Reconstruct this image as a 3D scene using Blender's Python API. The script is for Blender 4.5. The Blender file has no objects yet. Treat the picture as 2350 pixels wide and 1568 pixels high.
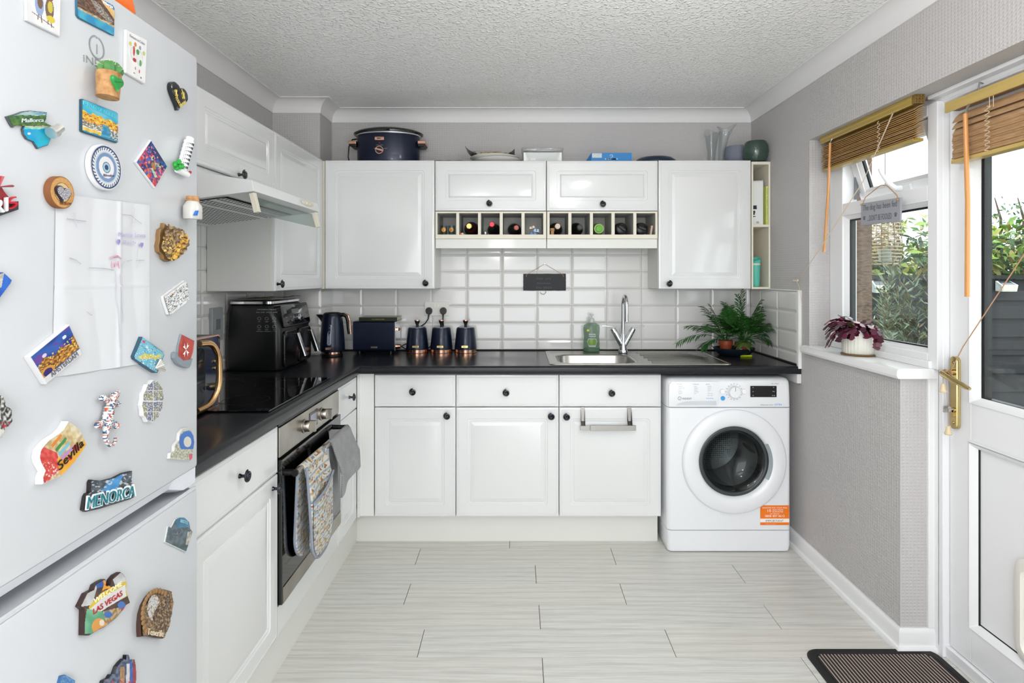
import bpy, math, random
from mathutils import Vector, Matrix, Euler, noise
SC = bpy.context.scene
COL = SC.collection
R = math.radians
# ------------------------------------------------------------------ camera
F, CX, CY, EYE = 1300.0, 1187.0, 633.0, 1.32
cam_data = bpy.data.cameras.new('camera'); cam = bpy.data.objects.new('camera', cam_data); COL.objects.link(cam)
cam.location = (0, 0, EYE); cam.rotation_euler = (R(90), 0, 0)
cam_data.sensor_width = 36.0; cam_data.lens = F/2350*36.0
cam_data.shift_x = -(CX-1175)/2350.0; cam_data.shift_y = -(784-CY)/2350.0
cam_data.clip_start = 0.05; cam_data.clip_end = 200
SC.camera = cam
# ------------------------------------------------------------------ sky, lamps, exposure
SC.view_settings.view_transform = 'Standard'; SC.view_settings.look = 'None'
SC.view_settings.gamma = 1.0; SC.view_settings.use_curve_mapping = False
SC.view_settings.exposure = -0.12
SC.cycles.use_denoising = True
SC.cycles.max_bounces = 10; SC.cycles.diffuse_bounces = 5; SC.cycles.glossy_bounces = 4
SC.cycles.transmission_bounces = 8; SC.cycles.transparent_max_bounces = 12
SC.cycles.sample_clamp_indirect = 6.0; SC.cycles.caustics_reflective = False; SC.cycles.caustics_refractive = False
world = bpy.data.worlds.new('overcast sky'); SC.world = world; world.use_nodes = True
wn = world.node_tree.nodes; wl = world.node_tree.links
bg = wn['Background']; bg.inputs['Color'].default_value = (0.93, 0.965, 1.0, 1); bg.inputs['Strength'].default_value = 4.6
def area(name, loc, rot, sx, sy, power, color=(1, 1, 1), spread=180):
    d = bpy.data.lights.new(name, 'AREA'); d.shape = 'RECTANGLE'; d.size = sx; d.size_y = sy; d.energy = power; d.color = color
    d.spread = R(spread)
    o = bpy.data.objects.new(name, d); COL.objects.link(o); o.location = loc; o.rotation_euler = [R(a) for a in rot]
    return o
# daylight reaches the room only through real openings; each gets a sky portal (sampling aid, gives no light of its own)
def portal(name, loc, rot, sx, sy):
    o = area(name, loc, rot, sx, sy, 1.0); o.data.cycles.is_portal = True; return o
portal('rear_opening_portal', (0.1, -1.66, 1.10), (-90, 0, 180), 2.4, 2.1)
portal('window_portal', (1.66, 2.32, 1.47), (0, 90, 0), 1.0, 0.75)
portal('door_portal', (1.66, 1.50, 1.30), (0, 90, 0), 1.1, 0.75)
# ceiling lamp just above the frame, then an added unseen fill behind the camera
def lamp_or_fill(loc, power, size):
    d = bpy.data.lights.new('lamp_or_fill', 'POINT'); d.shadow_soft_size = size; d.energy = power; d.color = (1.0, 0.985, 0.965)
    o = bpy.data.objects.new('lamp_or_fill', d); COL.objects.link(o); o.location = loc; return o
lamp_or_fill((0.42, 1.22, 2.02), 11, 0.09)
lamp_or_fill((-0.20, -0.90, 1.72), 36, 0.16)
# added upward fill behind the camera that brightens the ceiling, with no fixture there
up = area('added_ceiling_fill', (0.25, -0.35, 1.86), (180, 0, 0), 0.5, 0.5, 33, (1.0, 0.99, 0.97))

# ------------------------------------------------------------------ helpers
def lin(c):
    return tuple((x/12.92 if x <= 0.04045 else ((x+0.055)/1.055)**2.4) for x in c)
def hx(h):
    h = h.lstrip('#'); return tuple(int(h[i:i+2], 16)/255 for i in (0, 2, 4))
def PY(px, py, Y): return Vector(((px-CX)*Y/F, Y, EYE-(py-CY)*Y/F))
def PX(px, py, X):
    Y = F*X/(px-CX); return Vector((X, Y, EYE-(py-CY)*Y/F))
def ZY(py, Y): return EYE-(py-CY)*Y/F
def XY(px, Y): return (px-CX)*Y/F
def YX(px, X): return F*X/(px-CX)
MATS = {}
def pm(name, color, rough=0.5, metal=0.0, coat=0.0, trans=0.0, ior=1.45, bump=None, var=None, spec=0.5, alpha=1.0, emis=None, sheen=0.0):
    """procedural principled material. bump=(scale, strength[, stretch xyz]); var=(scale, second colour, amount)"""
    if name in MATS: return MATS[name]
    m = bpy.data.materials.new(name); m.use_nodes = True; MATS[name] = m
    n, l = m.node_tree.nodes, m.node_tree.links
    b = n['Principled BSDF']
    c = lin(hx(color)) if isinstance(color, str) else color
    b.inputs['Base Color'].default_value = (*c, 1); b.inputs['Roughness'].default_value = rough
    b.inputs['Metallic'].default_value = metal; b.inputs['Coat Weight'].default_value = coat
    b.inputs['Coat Roughness'].default_value = 0.06
    b.inputs['Transmission Weight'].default_value = trans; b.inputs['IOR'].default_value = ior
    b.inputs['Specular IOR Level'].default_value = spec; b.inputs['Alpha'].default_value = alpha
    b.inputs['Sheen Weight'].default_value = sheen
    if emis: b.inputs['Emission Color'].default_value = (*lin(hx(emis[0])), 1); b.inputs['Emission Strength'].default_value = emis[1]
    if bump or var:
        tc = n.new('ShaderNodeTexCoord')
    if bump:
        nz = n.new('ShaderNodeTexNoise'); nz.inputs['Scale'].default_value = bump[0]; nz.inputs['Detail'].default_value = 3
        mp = n.new('ShaderNodeMapping'); l.new(tc.outputs['Object'], mp.inputs[0]); l.new(mp.outputs[0], nz.inputs['Vector'])
        if len(bump) > 2: mp.inputs['Scale'].default_value = bump[2]
        bp = n.new('ShaderNodeBump'); bp.inputs['Strength'].default_value = bump[1]; bp.inputs['Distance'].default_value = 0.002
        l.new(nz.outputs['Fac'], bp.inputs['Height']); l.new(bp.outputs[0], b.inputs['Normal'])
    if var:
        nz = n.new('ShaderNodeTexNoise'); nz.inputs['Scale'].default_value = var[0]; nz.inputs['Detail'].default_value = 4
        mp = n.new('ShaderNodeMapping'); l.new(tc.outputs['Object'], mp.inputs[0]); l.new(mp.outputs[0], nz.inputs['Vector'])
        if len(var) > 3: mp.inputs['Scale'].default_value = var[3]
        cr = n.new('ShaderNodeValToRGB'); cr.color_ramp.elements[0].position = 0.5-var[2]/2; cr.color_ramp.elements[1].position = 0.5+var[2]/2
        cr.color_ramp.elements[0].color = (*c, 1); cr.color_ramp.elements[1].color = (*lin(hx(var[1])), 1)
        l.new(nz.outputs['Fac'], cr.inputs[0]); l.new(cr.outputs[0], b.inputs['Base Color'])
    return m
def painted(name='printed picture', rough=0.35, coat=0.3):
    """material that shows the mesh's colour attribute (prints, patterns)"""
    if name in MATS: return MATS[name]
    m = pm(name, '#ffffff', rough, coat=coat); n, l = m.node_tree.nodes, m.node_tree.links
    a = n.new('ShaderNodeVertexColor'); a.layer_name = 'Col'; l.new(a.outputs[0], n['Principled BSDF'].inputs['Base Color'])
    return m
WM_ = {}
def wmat(o): return WM_.get(o.name, Matrix.Identity(4))
def tag(o, label=None, cat=None, group=None, kind=None):
    if label: o['label'] = label
    if cat: o['category'] = cat
    if group: o['group'] = group
    if kind: o['kind'] = kind
    return o
def thing(name, label, cat, loc=(0, 0, 0), rot=(0, 0, 0), group=None):
    o = bpy.data.objects.new(name, None); COL.objects.link(o); o.empty_display_size = 0.05
    o.location = loc; o.rotation_euler = rot
    WM_[o.name] = Matrix.Translation(loc) @ Euler(rot).to_matrix().to_4x4()
    return tag(o, label, cat, group)
class MB:
    def __init__(s): s.v = []; s.f = []; s.mi = []; s.fc = []; s.M = Matrix.Identity(4); s.m = 0; s.c = (1, 1, 1)
    def V(s, p): s.v.append(tuple(s.M @ Vector(p))); return len(s.v)-1
    def Fc(s, ids, c=None): s.f.append(tuple(ids)); s.mi.append(s.m); s.fc.append(c if c is not None else s.c)
    def box(s, x0, x1, y0, y1, z0, z1):
        i = [s.V(p) for p in ((x0, y0, z0), (x1, y0, z0), (x1, y1, z0), (x0, y1, z0), (x0, y0, z1), (x1, y0, z1), (x1, y1, z1), (x0, y1, z1))]
        for q in ((0, 3, 2, 1), (4, 5, 6, 7), (0, 1, 5, 4), (1, 2, 6, 5), (2, 3, 7, 6), (3, 0, 4, 7)): s.Fc([i[k] for k in q])
        return s
    def rings(s, rings, closed=True, caps=(True, True)):
        """connect equal-length loops of points"""
        ids = [[s.V(p) for p in r] for r in rings]; n = len(ids[0])
        for a, b in zip(ids, ids[1:]):
            for k in range(n if closed else n-1): s.Fc((a[k], a[(k+1) % n], b[(k+1) % n], b[k]))
        if caps[0]: s.Fc(ids[0][::-1])
        if caps[1]: s.Fc(ids[-1])
        return s
    def lathe(s, prof, c=(0, 0, 0), seg=32, caps=(True, True), sx=1.0, sy=1.0, se=2.0):
        rr = []
        for r, z in prof:
            ring = []
            for k in range(seg):
                a = 2*math.pi*k/seg; ca, sa = math.cos(a), math.sin(a)
                if se != 2.0:
                    ca = math.copysign(abs(ca)**(2/se), ca); sa = math.copysign(abs(sa)**(2/se), sa)
                ring.append((c[0]+r*ca*sx, c[1]+r*sa*sy, c[2]+z))
            rr.append(ring)
        return s.rings(rr, True, caps)
    def tube(s, pts, r, seg=8, caps=True, flat=1.0):
        pts = [Vector(p) for p in pts]; rs = r if isinstance(r, (list, tuple)) else [r]*len(pts)
        rr = []; up = None
        for i, p in enumerate(pts):
            t = (pts[min(i+1, len(pts)-1)]-pts[max(i-1, 0)]).normalized()
            if up is None:
                up = Vector((0, 0, 1)) if abs(t.z) < 0.9 else Vector((0, 1, 0))
            a = t.cross(up).normalized(); b = a.cross(t).normalized(); up = b
            rr.append([tuple(p + a*math.cos(2*math.pi*k/seg)*rs[i] + b*math.sin(2*math.pi*k/seg)*rs[i]*flat) for k in range(seg)])
        return s.rings(rr, True, (caps, caps))
    def cyl(s, p0, p1, r0, r1=None, seg=20): return s.tube([p0, p1], [r0, r0 if r1 is None else r1], seg)
    def prism(s, poly, z0, z1):
        return s.rings([[(x, y, z0) for x, y in poly], [(x, y, z1) for x, y in poly]])
    def sphere(s, c, r, seg=16, rg=10, sx=1, sy=1, sz=1):
        return s.lathe([(max(1e-5, r*math.sin(math.pi*k/rg)), -r*sz*math.cos(math.pi*k/rg)) for k in range(rg+1)], c, seg, (False, False), sx, sy)
    def grid(s, fn, nu, nv, cf=None, mask=None):
        ids = [[s.V(fn(i/nu, j/nv)) for i in range(nu+1)] for j in range(nv+1)]
        for j in range(nv):
            for i in range(nu):
                u, v = (i+.5)/nu, (j+.5)/nv
                if mask and not mask(u, v): continue
                s.Fc((ids[j][i], ids[j][i+1], ids[j+1][i+1], ids[j+1][i]), cf(u, v) if cf else None)
        return s
    def text(s, body, M, size=1.0, depth=0.0004, align='CENTER', fit=None, bold=0.0, spacing=1.0, shear=0.0):
        """lettering; M maps text plane (x right, y up, z out); fit=(width,height)"""
        cu = bpy.data.curves.new('t', 'FONT'); cu.body = body; cu.size = size; cu.align_x = align; cu.extrude = depth/2
        cu.offset = bold; cu.resolution_u = 3; cu.space_character = spacing; cu.shear = shear
        ob = bpy.data.objects.new('t', cu); COL.objects.link(ob)
        dg = bpy.context.evaluated_depsgraph_get(); dg.update()
        me = bpy.data.meshes.new_from_object(ob.evaluated_get(dg))
        vs = [v.co.copy() for v in me.vertices]
        if vs:
            if fit:
                x0, x1 = min(v.x for v in vs), max(v.x for v in vs); y0, y1 = min(v.y for v in vs), max(v.y for v in vs)
                fx = fit[0]/max(1e-6, x1-x0); fy = fit[1]/max(1e-6, y1-y0) if fit[1] else fx
                ox = {'CENTER': (x0+x1)/2, 'LEFT': x0, 'RIGHT': x1}[align]
                vs = [Vector(((v.x-ox)*fx, (v.y-y0)*fy, v.z)) for v in vs]
            ids = [s.V(M @ v) for v in vs]
            for p in me.polygons: s.Fc([ids[k] for k in p.vertices])
        bpy.data.objects.remove(ob); bpy.data.curves.remove(cu); bpy.data.meshes.remove(me)
        return s
    def build(s, name, mats, parent=None, world=False, smooth=35, bevel=0.0, seg=2, loc=None, rot=None, sub=0, weld=0.0):
        me = bpy.data.meshes.new(name); vs = s.v
        if world and parent is not None:
            inv = wmat(parent).inverted(); vs = [tuple(inv @ Vector(v)) for v in vs]
        if world and loc is not None:
            vs = [tuple(Vector(v)-Vector(loc)) for v in vs]
        me.from_pydata(vs, [], s.f); me.update()
        mats = mats if isinstance(mats, (list, tuple)) else [mats]
        for m in mats: me.materials.append(m)
        me.polygons.foreach_set('material_index', s.mi)
        if any(c != (1, 1, 1) for c in s.fc):
            ca = me.color_attributes.new('Col', 'BYTE_COLOR', 'CORNER'); buf = []
            for p, c in zip(me.polygons, s.fc):
                q = [x*.76 for x in lin([min(1, max(0, x)) for x in c])]; buf += [*q, 1.0]*p.loop_total
            ca.data.foreach_set('color', buf)
        if smooth:
            me.polygons.foreach_set('use_smooth', [True]*len(me.polygons)); me.set_sharp_from_angle(angle=R(smooth))
        o = bpy.data.objects.new(name, me); COL.objects.link(o)
        if parent is not None: o.parent = parent; WM_[o.name] = wmat(parent)
        else: WM_[o.name] = Matrix.Identity(4)
        if loc is not None: o.location = loc; WM_[o.name] = wmat(parent) @ Matrix.Translation(loc) if parent is not None else Matrix.Translation(loc)
        if rot is not None: o.rotation_euler = rot
        if weld:
            w = o.modifiers.new('weld', 'WELD'); w.merge_threshold = weld
        if bevel:
            b = o.modifiers.new('bevel', 'BEVEL'); b.width = bevel; b.segments = seg; b.limit_method = 'ANGLE'; b.angle_limit = R(40)
            b.harden_normals = False
        if sub:
            b = o.modifiers.new('subdivision', 'SUBSURF'); b.levels = sub; b.render_levels = sub
        return o
def copy_tree(o, parent=None):
    c = o.copy(); COL.objects.link(c)
    if parent is not None: c.parent = parent
    for ch in [x for x in bpy.data.objects if x.parent == o]: copy_tree(ch, c)
    return c
def relabel(c, loc, label, rz=None):
    c.location = loc; c['label'] = label
    if rz is not None: c.rotation_euler = (0, 0, rz)
    return c
def struct(name, mb, mat, **k):
    o = mb.build(name, mat, **k); o['kind'] = 'structure'; return o
def face_plus_x(x, y, z):
    """local door frame (x = width, -y = out of the door, z = up) placed to face world +X; local x runs along +Y"""
    return Matrix.Translation((x, y, z)) @ Matrix.Rotation(R(90), 4, 'Z')
def spath(pts, k=4):
    """Catmull-Rom smoothing of a list of tuples of any length"""
    out = []; n = len(pts)
    for i in range(n-1):
        P = [pts[max(0, min(n-1, i+j))] for j in (-1, 0, 1, 2)]
        for j in range(k):
            q = j/k; out.append(tuple(.5*(2*b+(c-a)*q+(2*a-5*b+4*c-d)*q*q+(3*b-a-3*c+d)*q**3) for a, b, c, d in zip(*P)))
    return out+[tuple(pts[-1])]
def rrect(w, h, d, r, k=3, cx=0.0, cy=0.0):
    """rounded rectangle loop inset by d from a w x h rectangle whose corner is at 0,0"""
    r = max(r, 1e-5); pts = []
    for (qx, qy, a0) in ((w-d-r, h-d-r, 0), (d+r, h-d-r, 90), (d+r, d+r, 180), (w-d-r, d+r, 270)):
        for i in range(k+1):
            a = R(a0+90*i/k); pts.append((qx+r*math.cos(a), qy+r*math.sin(a)))
    return pts
def inpoly(x, y, P):
    ins = False; n = len(P); j = n-1
    for i in range(n):
        if (P[i][1] > y) != (P[j][1] > y) and x < (P[j][0]-P[i][0])*(y-P[i][1])/(P[j][1]-P[i][1])+P[i][0]: ins = not ins
        j = i
    return ins
def nz(x, y, s=1.0, z=0.0): return noise.noise(Vector((x*s, y*s, z)))*0.5+0.5
def mix(a, b, t):
    t = min(1, max(0, t)); return tuple(p+(q-p)*t for p, q in zip(a, b))
# ------------------------------------------------------------------ shared materials
WHITE_GLOSS = pm('white vinyl wrapped cabinet', '#e3e4e4', 0.16, coat=0.35, bump=(60, 0.03))
WHITE_SATIN = pm('white painted wood', '#eeeeee', 0.35, bump=(80, 0.05))
CREAM = pm('cream cabinet edging', '#e6e0cf', 0.45)
CARCASS = pm('white melamine cabinet side', '#e2e2df', 0.38, bump=(90, 0.04))
UPVC = pm('white window plastic', '#eff0f2', 0.25, coat=0.2)
BLACKPL = pm('black plastic', '#0b0b0c', 0.35)
BLACKGL = pm('gloss black', '#060607', 0.08, coat=0.6)
NAVY = pm('dark navy satin metal', '#0f1930', 0.32, metal=0.25, coat=0.15)
ROSE = pm('rose gold metal', '#deab92', 0.18, metal=1.0)
GOLD = pm('polished brass', '#d3bd88', 0.2, metal=1.0, var=(14, '#ab9560', 0.6))
STEEL = pm('brushed steel', '#b9b9b7', 0.28, metal=1.0, bump=(40, 0.05, (1, 30, 1)))
CHROME = pm('chrome', '#d8dadd', 0.06, metal=1.0)
def thin_glass(name, tint='#ffffff', ior=1.45, rough=0.0, cloud=0.0):
    """thin sheet of glass or clear plastic: passes light straight through and mirrors by its angle"""
    if name in MATS: return MATS[name]
    m = bpy.data.materials.new(name); m.use_nodes = True; MATS[name] = m; n, l = m.node_tree.nodes, m.node_tree.links
    n.remove(n['Principled BSDF']); o = n['Material Output']; t = n.new('ShaderNodeBsdfTransparent'); g = n.new('ShaderNodeBsdfGlossy'); lw = n.new('ShaderNodeLayerWeight'); lw.inputs['Blend'].default_value = .5; pw = n.new('ShaderNodeMath'); pw.operation = 'POWER'; pw.inputs[1].default_value = 5; f = n.new('ShaderNodeMath'); f.operation = 'MULTIPLY_ADD'; f0 = ((ior-1)/(ior+1))**2; f.inputs[1].default_value = 1-f0; f.inputs[2].default_value = f0
    l.new(lw.outputs['Facing'], pw.inputs[0]); l.new(pw.outputs[0], f.inputs[0]); mx = n.new('ShaderNodeMixShader')
    t.inputs[0].default_value = (*lin(hx(tint)), 1); g.inputs['Roughness'].default_value = rough
    l.new(f.outputs[0], mx.inputs[0]); l.new(t.outputs[0], mx.inputs[1]); l.new(g.outputs[0], mx.inputs[2]); out = mx.outputs[0]
    if cloud:
        d = n.new('ShaderNodeBsdfTranslucent'); d.inputs[0].default_value = (*lin(hx(tint)), 1); d2 = n.new('ShaderNodeBsdfDiffuse'); d2.inputs[0].default_value = (*lin(hx(tint)), 1)
        a = n.new('ShaderNodeMixShader'); l.new(d.outputs[0], a.inputs[1]); l.new(d2.outputs[0], a.inputs[2]); b = n.new('ShaderNodeMixShader'); b.inputs[0].default_value = cloud; l.new(out, b.inputs[1]); l.new(a.outputs[0], b.inputs[2]); out = b.outputs[0]
    l.new(out, o.inputs['Surface']); return m
GLASS = thin_glass('clear glass', '#f7faf9', 1.35)
PRINT = painted()
CLOTH = painted('printed cloth', 0.9, 0.0)
TWINE = pm('jute twine', '#b08d62', 0.9)
CORD = pm('cream blind cord', '#d8c7ae', 0.85)
INK = pm('dark grey ink', '#45474c', 0.5)
# ================================================================== ROOM SHELL
YB, XR, XL, CEIL = 3.283, 1.356, -1.335, 2.276     # back wall, right wall, left wall, ceiling
YREAR = -1.70
def wallpaper(name='grey embossed wallpaper', color='#bebbba'):
    m = pm(name, color, 0.62); n, l = m.node_tree.nodes, m.node_tree.links
    tc = n.new('ShaderNodeTexCoord'); geo = n.new('ShaderNodeNewGeometry')
    sep = n.new('ShaderNodeSeparateXYZ'); l.new(geo.outputs['Position'], sep.inputs[0])
    ad = n.new('ShaderNodeMath'); ad.operation = 'ADD'; l.new(sep.outputs['X'], ad.inputs[0]); l.new(sep.outputs['Y'], ad.inputs[1])
    cb = n.new('ShaderNodeCombineXYZ'); l.new(ad.outputs[0], cb.inputs[0]); l.new(sep.outputs['Z'], cb.inputs[1])
    outs = []
    for src, per in ((ad.outputs[0], 0.0135), (sep.outputs['Z'], 0.0115)):
        mu = n.new('ShaderNodeMath'); mu.operation = 'MULTIPLY'; mu.inputs[1].default_value = 2*math.pi/per; l.new(src, mu.inputs[0])
        si = n.new('ShaderNodeMath'); si.operation = 'SINE'; l.new(mu.outputs[0], si.inputs[0]); outs.append(si.outputs[0])
    mi = n.new('ShaderNodeMath'); mi.operation = 'MAXIMUM'; l.new(outs[0], mi.inputs[0]); l.new(outs[1], mi.inputs[1])
    bp = n.new('ShaderNodeBump'); bp.inputs['Strength'].default_value = 0.35; bp.inputs['Distance'].default_value = 0.002
    l.new(mi.outputs[0], bp.inputs['Height']); l.new(bp.outputs[0], n['Principled BSDF'].inputs['Normal'])
    return m
WALLP = wallpaper()
PLAIN = pm('white emulsion paint', '#e6e6e6', 0.6, bump=(120, 0.04))
COVM = pm('white coving plaster', '#e4e3e3', 0.55, bump=(50, 0.05))
# artex ceiling: small raised dabs
ART = pm('textured plaster ceiling', '#f3f3f2', 0.36)
_n, _l = ART.node_tree.nodes, ART.node_tree.links
_g = _n.new('ShaderNodeNewGeometry'); _v = _n.new('ShaderNodeTexVoronoi'); _v.inputs['Scale'].default_value = 84; _v.feature = 'SMOOTH_F1'
_z = _n.new('ShaderNodeTexNoise'); _z.inputs['Scale'].default_value = 40; _m = _n.new('ShaderNodeMixRGB'); _m.inputs[0].default_value = 0.03
_l.new(_g.outputs['Position'], _m.inputs[1]); _l.new(_g.outputs['Position'], _z.inputs['Vector']); _l.new(_z.outputs['Color'], _m.inputs[2])
_l.new(_m.outputs[0], _v.inputs['Vector'])
_r = _n.new('ShaderNodeMapRange'); _r.inputs[1].default_value = 0.0; _r.inputs[2].default_value = 0.45; _r.inputs[3].default_value = 1; _r.inputs[4].default_value = 0
_l.new(_v.outputs['Distance'], _r.inputs[0])
_b = _n.new('ShaderNodeBump'); _b.inputs['Strength'].default_value = 0.8; _b.inputs['Distance'].default_value = 0.006
_l.new(_r.outputs[0], _b.inputs['Height']); _l.new(_b.outputs[0], _n['Principled BSDF'].inputs['Normal'])

# ---- floor: laminate planks laid across the room
WOOD = pm('pale grey oak laminate', '#d6d2c9', 0.42, coat=0.12)
_n, _l = WOOD.node_tree.nodes, WOOD.node_tree.links
_a = _n.new('ShaderNodeVertexColor'); _a.layer_name = 'Col'; _g = _n.new('ShaderNodeNewGeometry')
_mu = _n.new('ShaderNodeVectorMath'); _mu.operation = 'MULTIPLY_ADD'; _mu.inputs[1].default_value = (1.0, 7.0, 1)
_sc = _n.new('ShaderNodeVectorMath'); _sc.operation = 'SCALE'; _sc.inputs['Scale'].default_value = 40
_l.new(_a.outputs[0], _sc.inputs[0]); _l.new(_g.outputs['Position'], _mu.inputs[0]); _l.new(_sc.outputs[0], _mu.inputs[2])
_w = _n.new('ShaderNodeTexWave'); _w.bands_direction = 'Y'; _w.inputs['Scale'].default_value = 1.1; _w.inputs['Distortion'].default_value = 9
_w.inputs['Detail'].default_value = 3; _w.inputs['Detail Scale'].default_value = 0.9; _l.new(_mu.outputs[0], _w.inputs['Vector'])
_z = _n.new('ShaderNodeTexNoise'); _z.inputs['Scale'].default_value = 6; _z.inputs['Detail'].default_value = 8; _z.inputs['Roughness'].default_value = 0.65
_mm = _n.new('ShaderNodeVectorMath'); _mm.operation = 'MULTIPLY'; _mm.inputs[1].default_value = (1, 5, 1); _l.new(_mu.outputs[0], _mm.inputs[0]); _l.new(_mm.outputs[0], _z.inputs['Vector'])
_c1 = _n.new('ShaderNodeValToRGB'); _c1.color_ramp.elements[0].color = (*lin(hx('#d2d1cb')), 1); _c1.color_ramp.elements[1].color = (*lin(hx('#dddcd8')), 1)
_c1.color_ramp.elements[0].position = .0; _c1.color_ramp.elements[1].position = .55; _l.new(_w.outputs['Fac'], _c1.inputs[0])
_c2 = _n.new('ShaderNodeValToRGB'); _c2.color_ramp.elements[0].color = (*lin(hx('#e2e2df')), 1); _c2.color_ramp.elements[1].color = (1, 1, 1, 1)
_c2.color_ramp.elements[0].position = .3; _c2.color_ramp.elements[1].position = .6; _l.new(_z.outputs['Fac'], _c2.inputs[0])
_x = _n.new('ShaderNodeMixRGB'); _x.blend_type = 'MULTIPLY'; _x.inputs[0].default_value = 1; _l.new(_c1.outputs[0], _x.inputs[1]); _l.new(_c2.outputs[0], _x.inputs[2])
_h = _n.new('ShaderNodeMixRGB'); _h.blend_type = 'MIX'; _h.inputs[0].default_value = 0.10
_l.new(_x.outputs[0], _h.inputs[1]); _h.inputs[2].default_value = (*lin(hx('#d9cfc0')), 1)
_sx = _n.new('ShaderNodeSeparateXYZ'); _l.new(_a.outputs[0], _sx.inputs[0])
_q = _n.new('ShaderNodeMath'); _q.operation = 'MULTIPLY'; _q.inputs[1].default_value = 0.35; _l.new(_sx.outputs['X'], _q.inputs[0]); _l.new(_q.outputs[0], _h.inputs[0])
_l.new(_h.outputs[0], _n['Principled BSDF'].inputs['Base Color'])
GAP = pm('dark plank joint', '#4c463e', 0.8)
mb = MB(); rng = random.Random(4)
mb.m = 1; mb.box(-1.6, 1.62, YREAR, 3.4, -0.03, -0.0032)
mb.m = 0
JO = {8: [-.62, .28, 1.2], 7: [-.0377, .88], 6: [-.467, .452], 5: [.0816, .98], 4: [-.456, .439], 3: [.087, .987], 2: [-.346, .55], 1: [.086, .98]}
y0 = 1.958-.157*1
for k in range(-22, 9):
    ya, yb = 1.958+.157*(k-1), 1.958+.157*k
    js = JO.get(k+1) or [(-.55+rng.random()*.45), (.35+rng.random()*.4)]
    xs = [-1.6]+[j for j in js if j < 1.6]+[1.62]
    for a, b in zip(xs, xs[1:]):
        mb.c = (rng.random()*.9+.05, rng.random(), rng.random())
        mb.box(a+.0012, b-.0012, ya+.0006, min(yb-.0006, 3.39), -.012, 0)
struct('floor', mb, [WOOD, GAP], smooth=0)

# ---- walls
mb = MB(); mb.box(XL-.15, 1.75, YB, YB+.15, -.03, CEIL+.1); struct('wall_back', mb, WALLP, smooth=0)
mb = MB(); mb.box(XL-.15, XL, YREAR, YB, -.03, CEIL+.1); struct('wall_left', mb, WALLP, smooth=0)
mb = MB(); mb.box(XL, -1.075, 3.09, YB, 0, CEIL); struct('wall_corner', mb, WALLP, smooth=0)
# right wall: solid up to the window reveal, low wall under the window, lintel across window and door
YREV, YOUT, XF, ZL = 2.631, 2.005, 1.60, 1.951
mb = MB(); mb.box(XR, XF-.055, YREV, YB, -.03, CEIL+.1); mb.box(XR, XF-.055, YOUT, YREV, -.03, .962)
mb.box(XR, XF-.055, YREAR, YREV, ZL, CEIL+.1); mb.box(XR, XF+.06, YREAR, .98, -.03, ZL)
struct('wall_right', mb, WALLP, smooth=0)
mb = MB(); mb.box(XL-.15, -1.1, YREAR-.15, YREAR, -.03, CEIL+.1); mb.box(1.3, 1.7, YREAR-.15, YREAR, -.03, CEIL+.1); mb.box(-1.1, 1.3, YREAR-.15, YREAR, 2.15, CEIL+.1)
struct('wall_rear', mb, PLAIN, smooth=0)
mb = MB(); mb.box(-1.6, 1.75, YREAR-.15, YB+.15, CEIL, CEIL+.08); struct('ceiling', mb, ART, smooth=0)

# ---- coving: concave quarter profile swept along the wall lines with mitred corners
def coving(name, path, inner):
    """path: list of (x, y) wall line points, inner: inward offset direction per point (mitre vector)"""
    C = .063; prof = [(0, -C-.006), (.004, -C-.006), (.004, -C)]
    for k in range(9):
        a = R(90*k/8); prof.append((C-(C-.004)*math.cos(a), -C+(C-.004)*math.sin(a)))
    prof += [(C, -.004), (C+.008, -.004), (C+.008, 0), (0, 0)]
    m = MB()
    m.rings([[(x+ix*p, y+iy*p, CEIL+q) for p, q in prof] for (x, y), (ix, iy) in zip(path, inner)])
    return struct(name, m, COVM, smooth=30)
coving('trim_1', [(XR, YREAR), (XR, YB)], [(-1, 0), (-1, -1)])
coving('trim_2', [(XR, YB), (-1.075, YB)], [(-1, -1), (1, -1)])
coving('trim_3', [(-1.075, YB), (-1.075, 3.09)], [(1, -1), (1, -1)])
coving('trim_4', [(-1.075, 3.09), (XL, 3.09)], [(1, -1), (1, -1)])
coving('trim_5', [(XL, 3.09), (XL, YREAR)], [(1, -1), (1, 0)])

# ---- bevelled wall tiles
TILE = pm('white glazed tile', '#e4e3e1', 0.12, coat=0.5, bump=(9, 0.10))
GROUT = pm('pale grout', '#c3c0ba', 0.8)
def tiles(mb, u0, u1, z0, z1, us, P):
    """fill a rectangle with tiles cut at lines us (vertical joints) and rows; P maps (u, z, out) to a point"""
    rows = [.947+.099*k for k in range(-1, 9)]; rows[0] = z0-1
    uu = sorted([u0-1]+list(us)+[u1+1]); zz = rows+[rows[-1]+.099]
    g = .0014
    for za, zb in zip(zz, zz[1:]):
        a_, b_ = max(za, z0), min(zb, z1)
        if b_-a_ < .008: continue
        for ua, ub in zip(uu, uu[1:]):
            c_, d_ = max(ua, u0), min(ub, u1)
            if d_-c_ < .008: continue
            ch = .011; mb.m = 0
            # chamfer only on the tile's own edges, not where it is cut
            cl = ch if ua >= u0 else .001; cr = ch if ub <= u1 else .001; cb = ch if za >= z0 else .001; ct = ch if zb <= z1 else .001
            mb.rings([[P(x, z, o) for x, z in ((c_+g+i*cl, a_+g+i*cb), (d_-g-i*cr, a_+g+i*cb), (d_-g-i*cr, b_-g-i*ct), (c_+g+i*cl, b_-g-i*ct))] for i, o in ((0, .004), (1, .0075))], True, (False, True))
    mb.m = 1; mb.Fc([mb.V(P(x, z, .0042)) for x, z in ((u0, z0), (u1, z0), (u1, z1), (u0, z1))])
ZW = .888
mb = MB()
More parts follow.
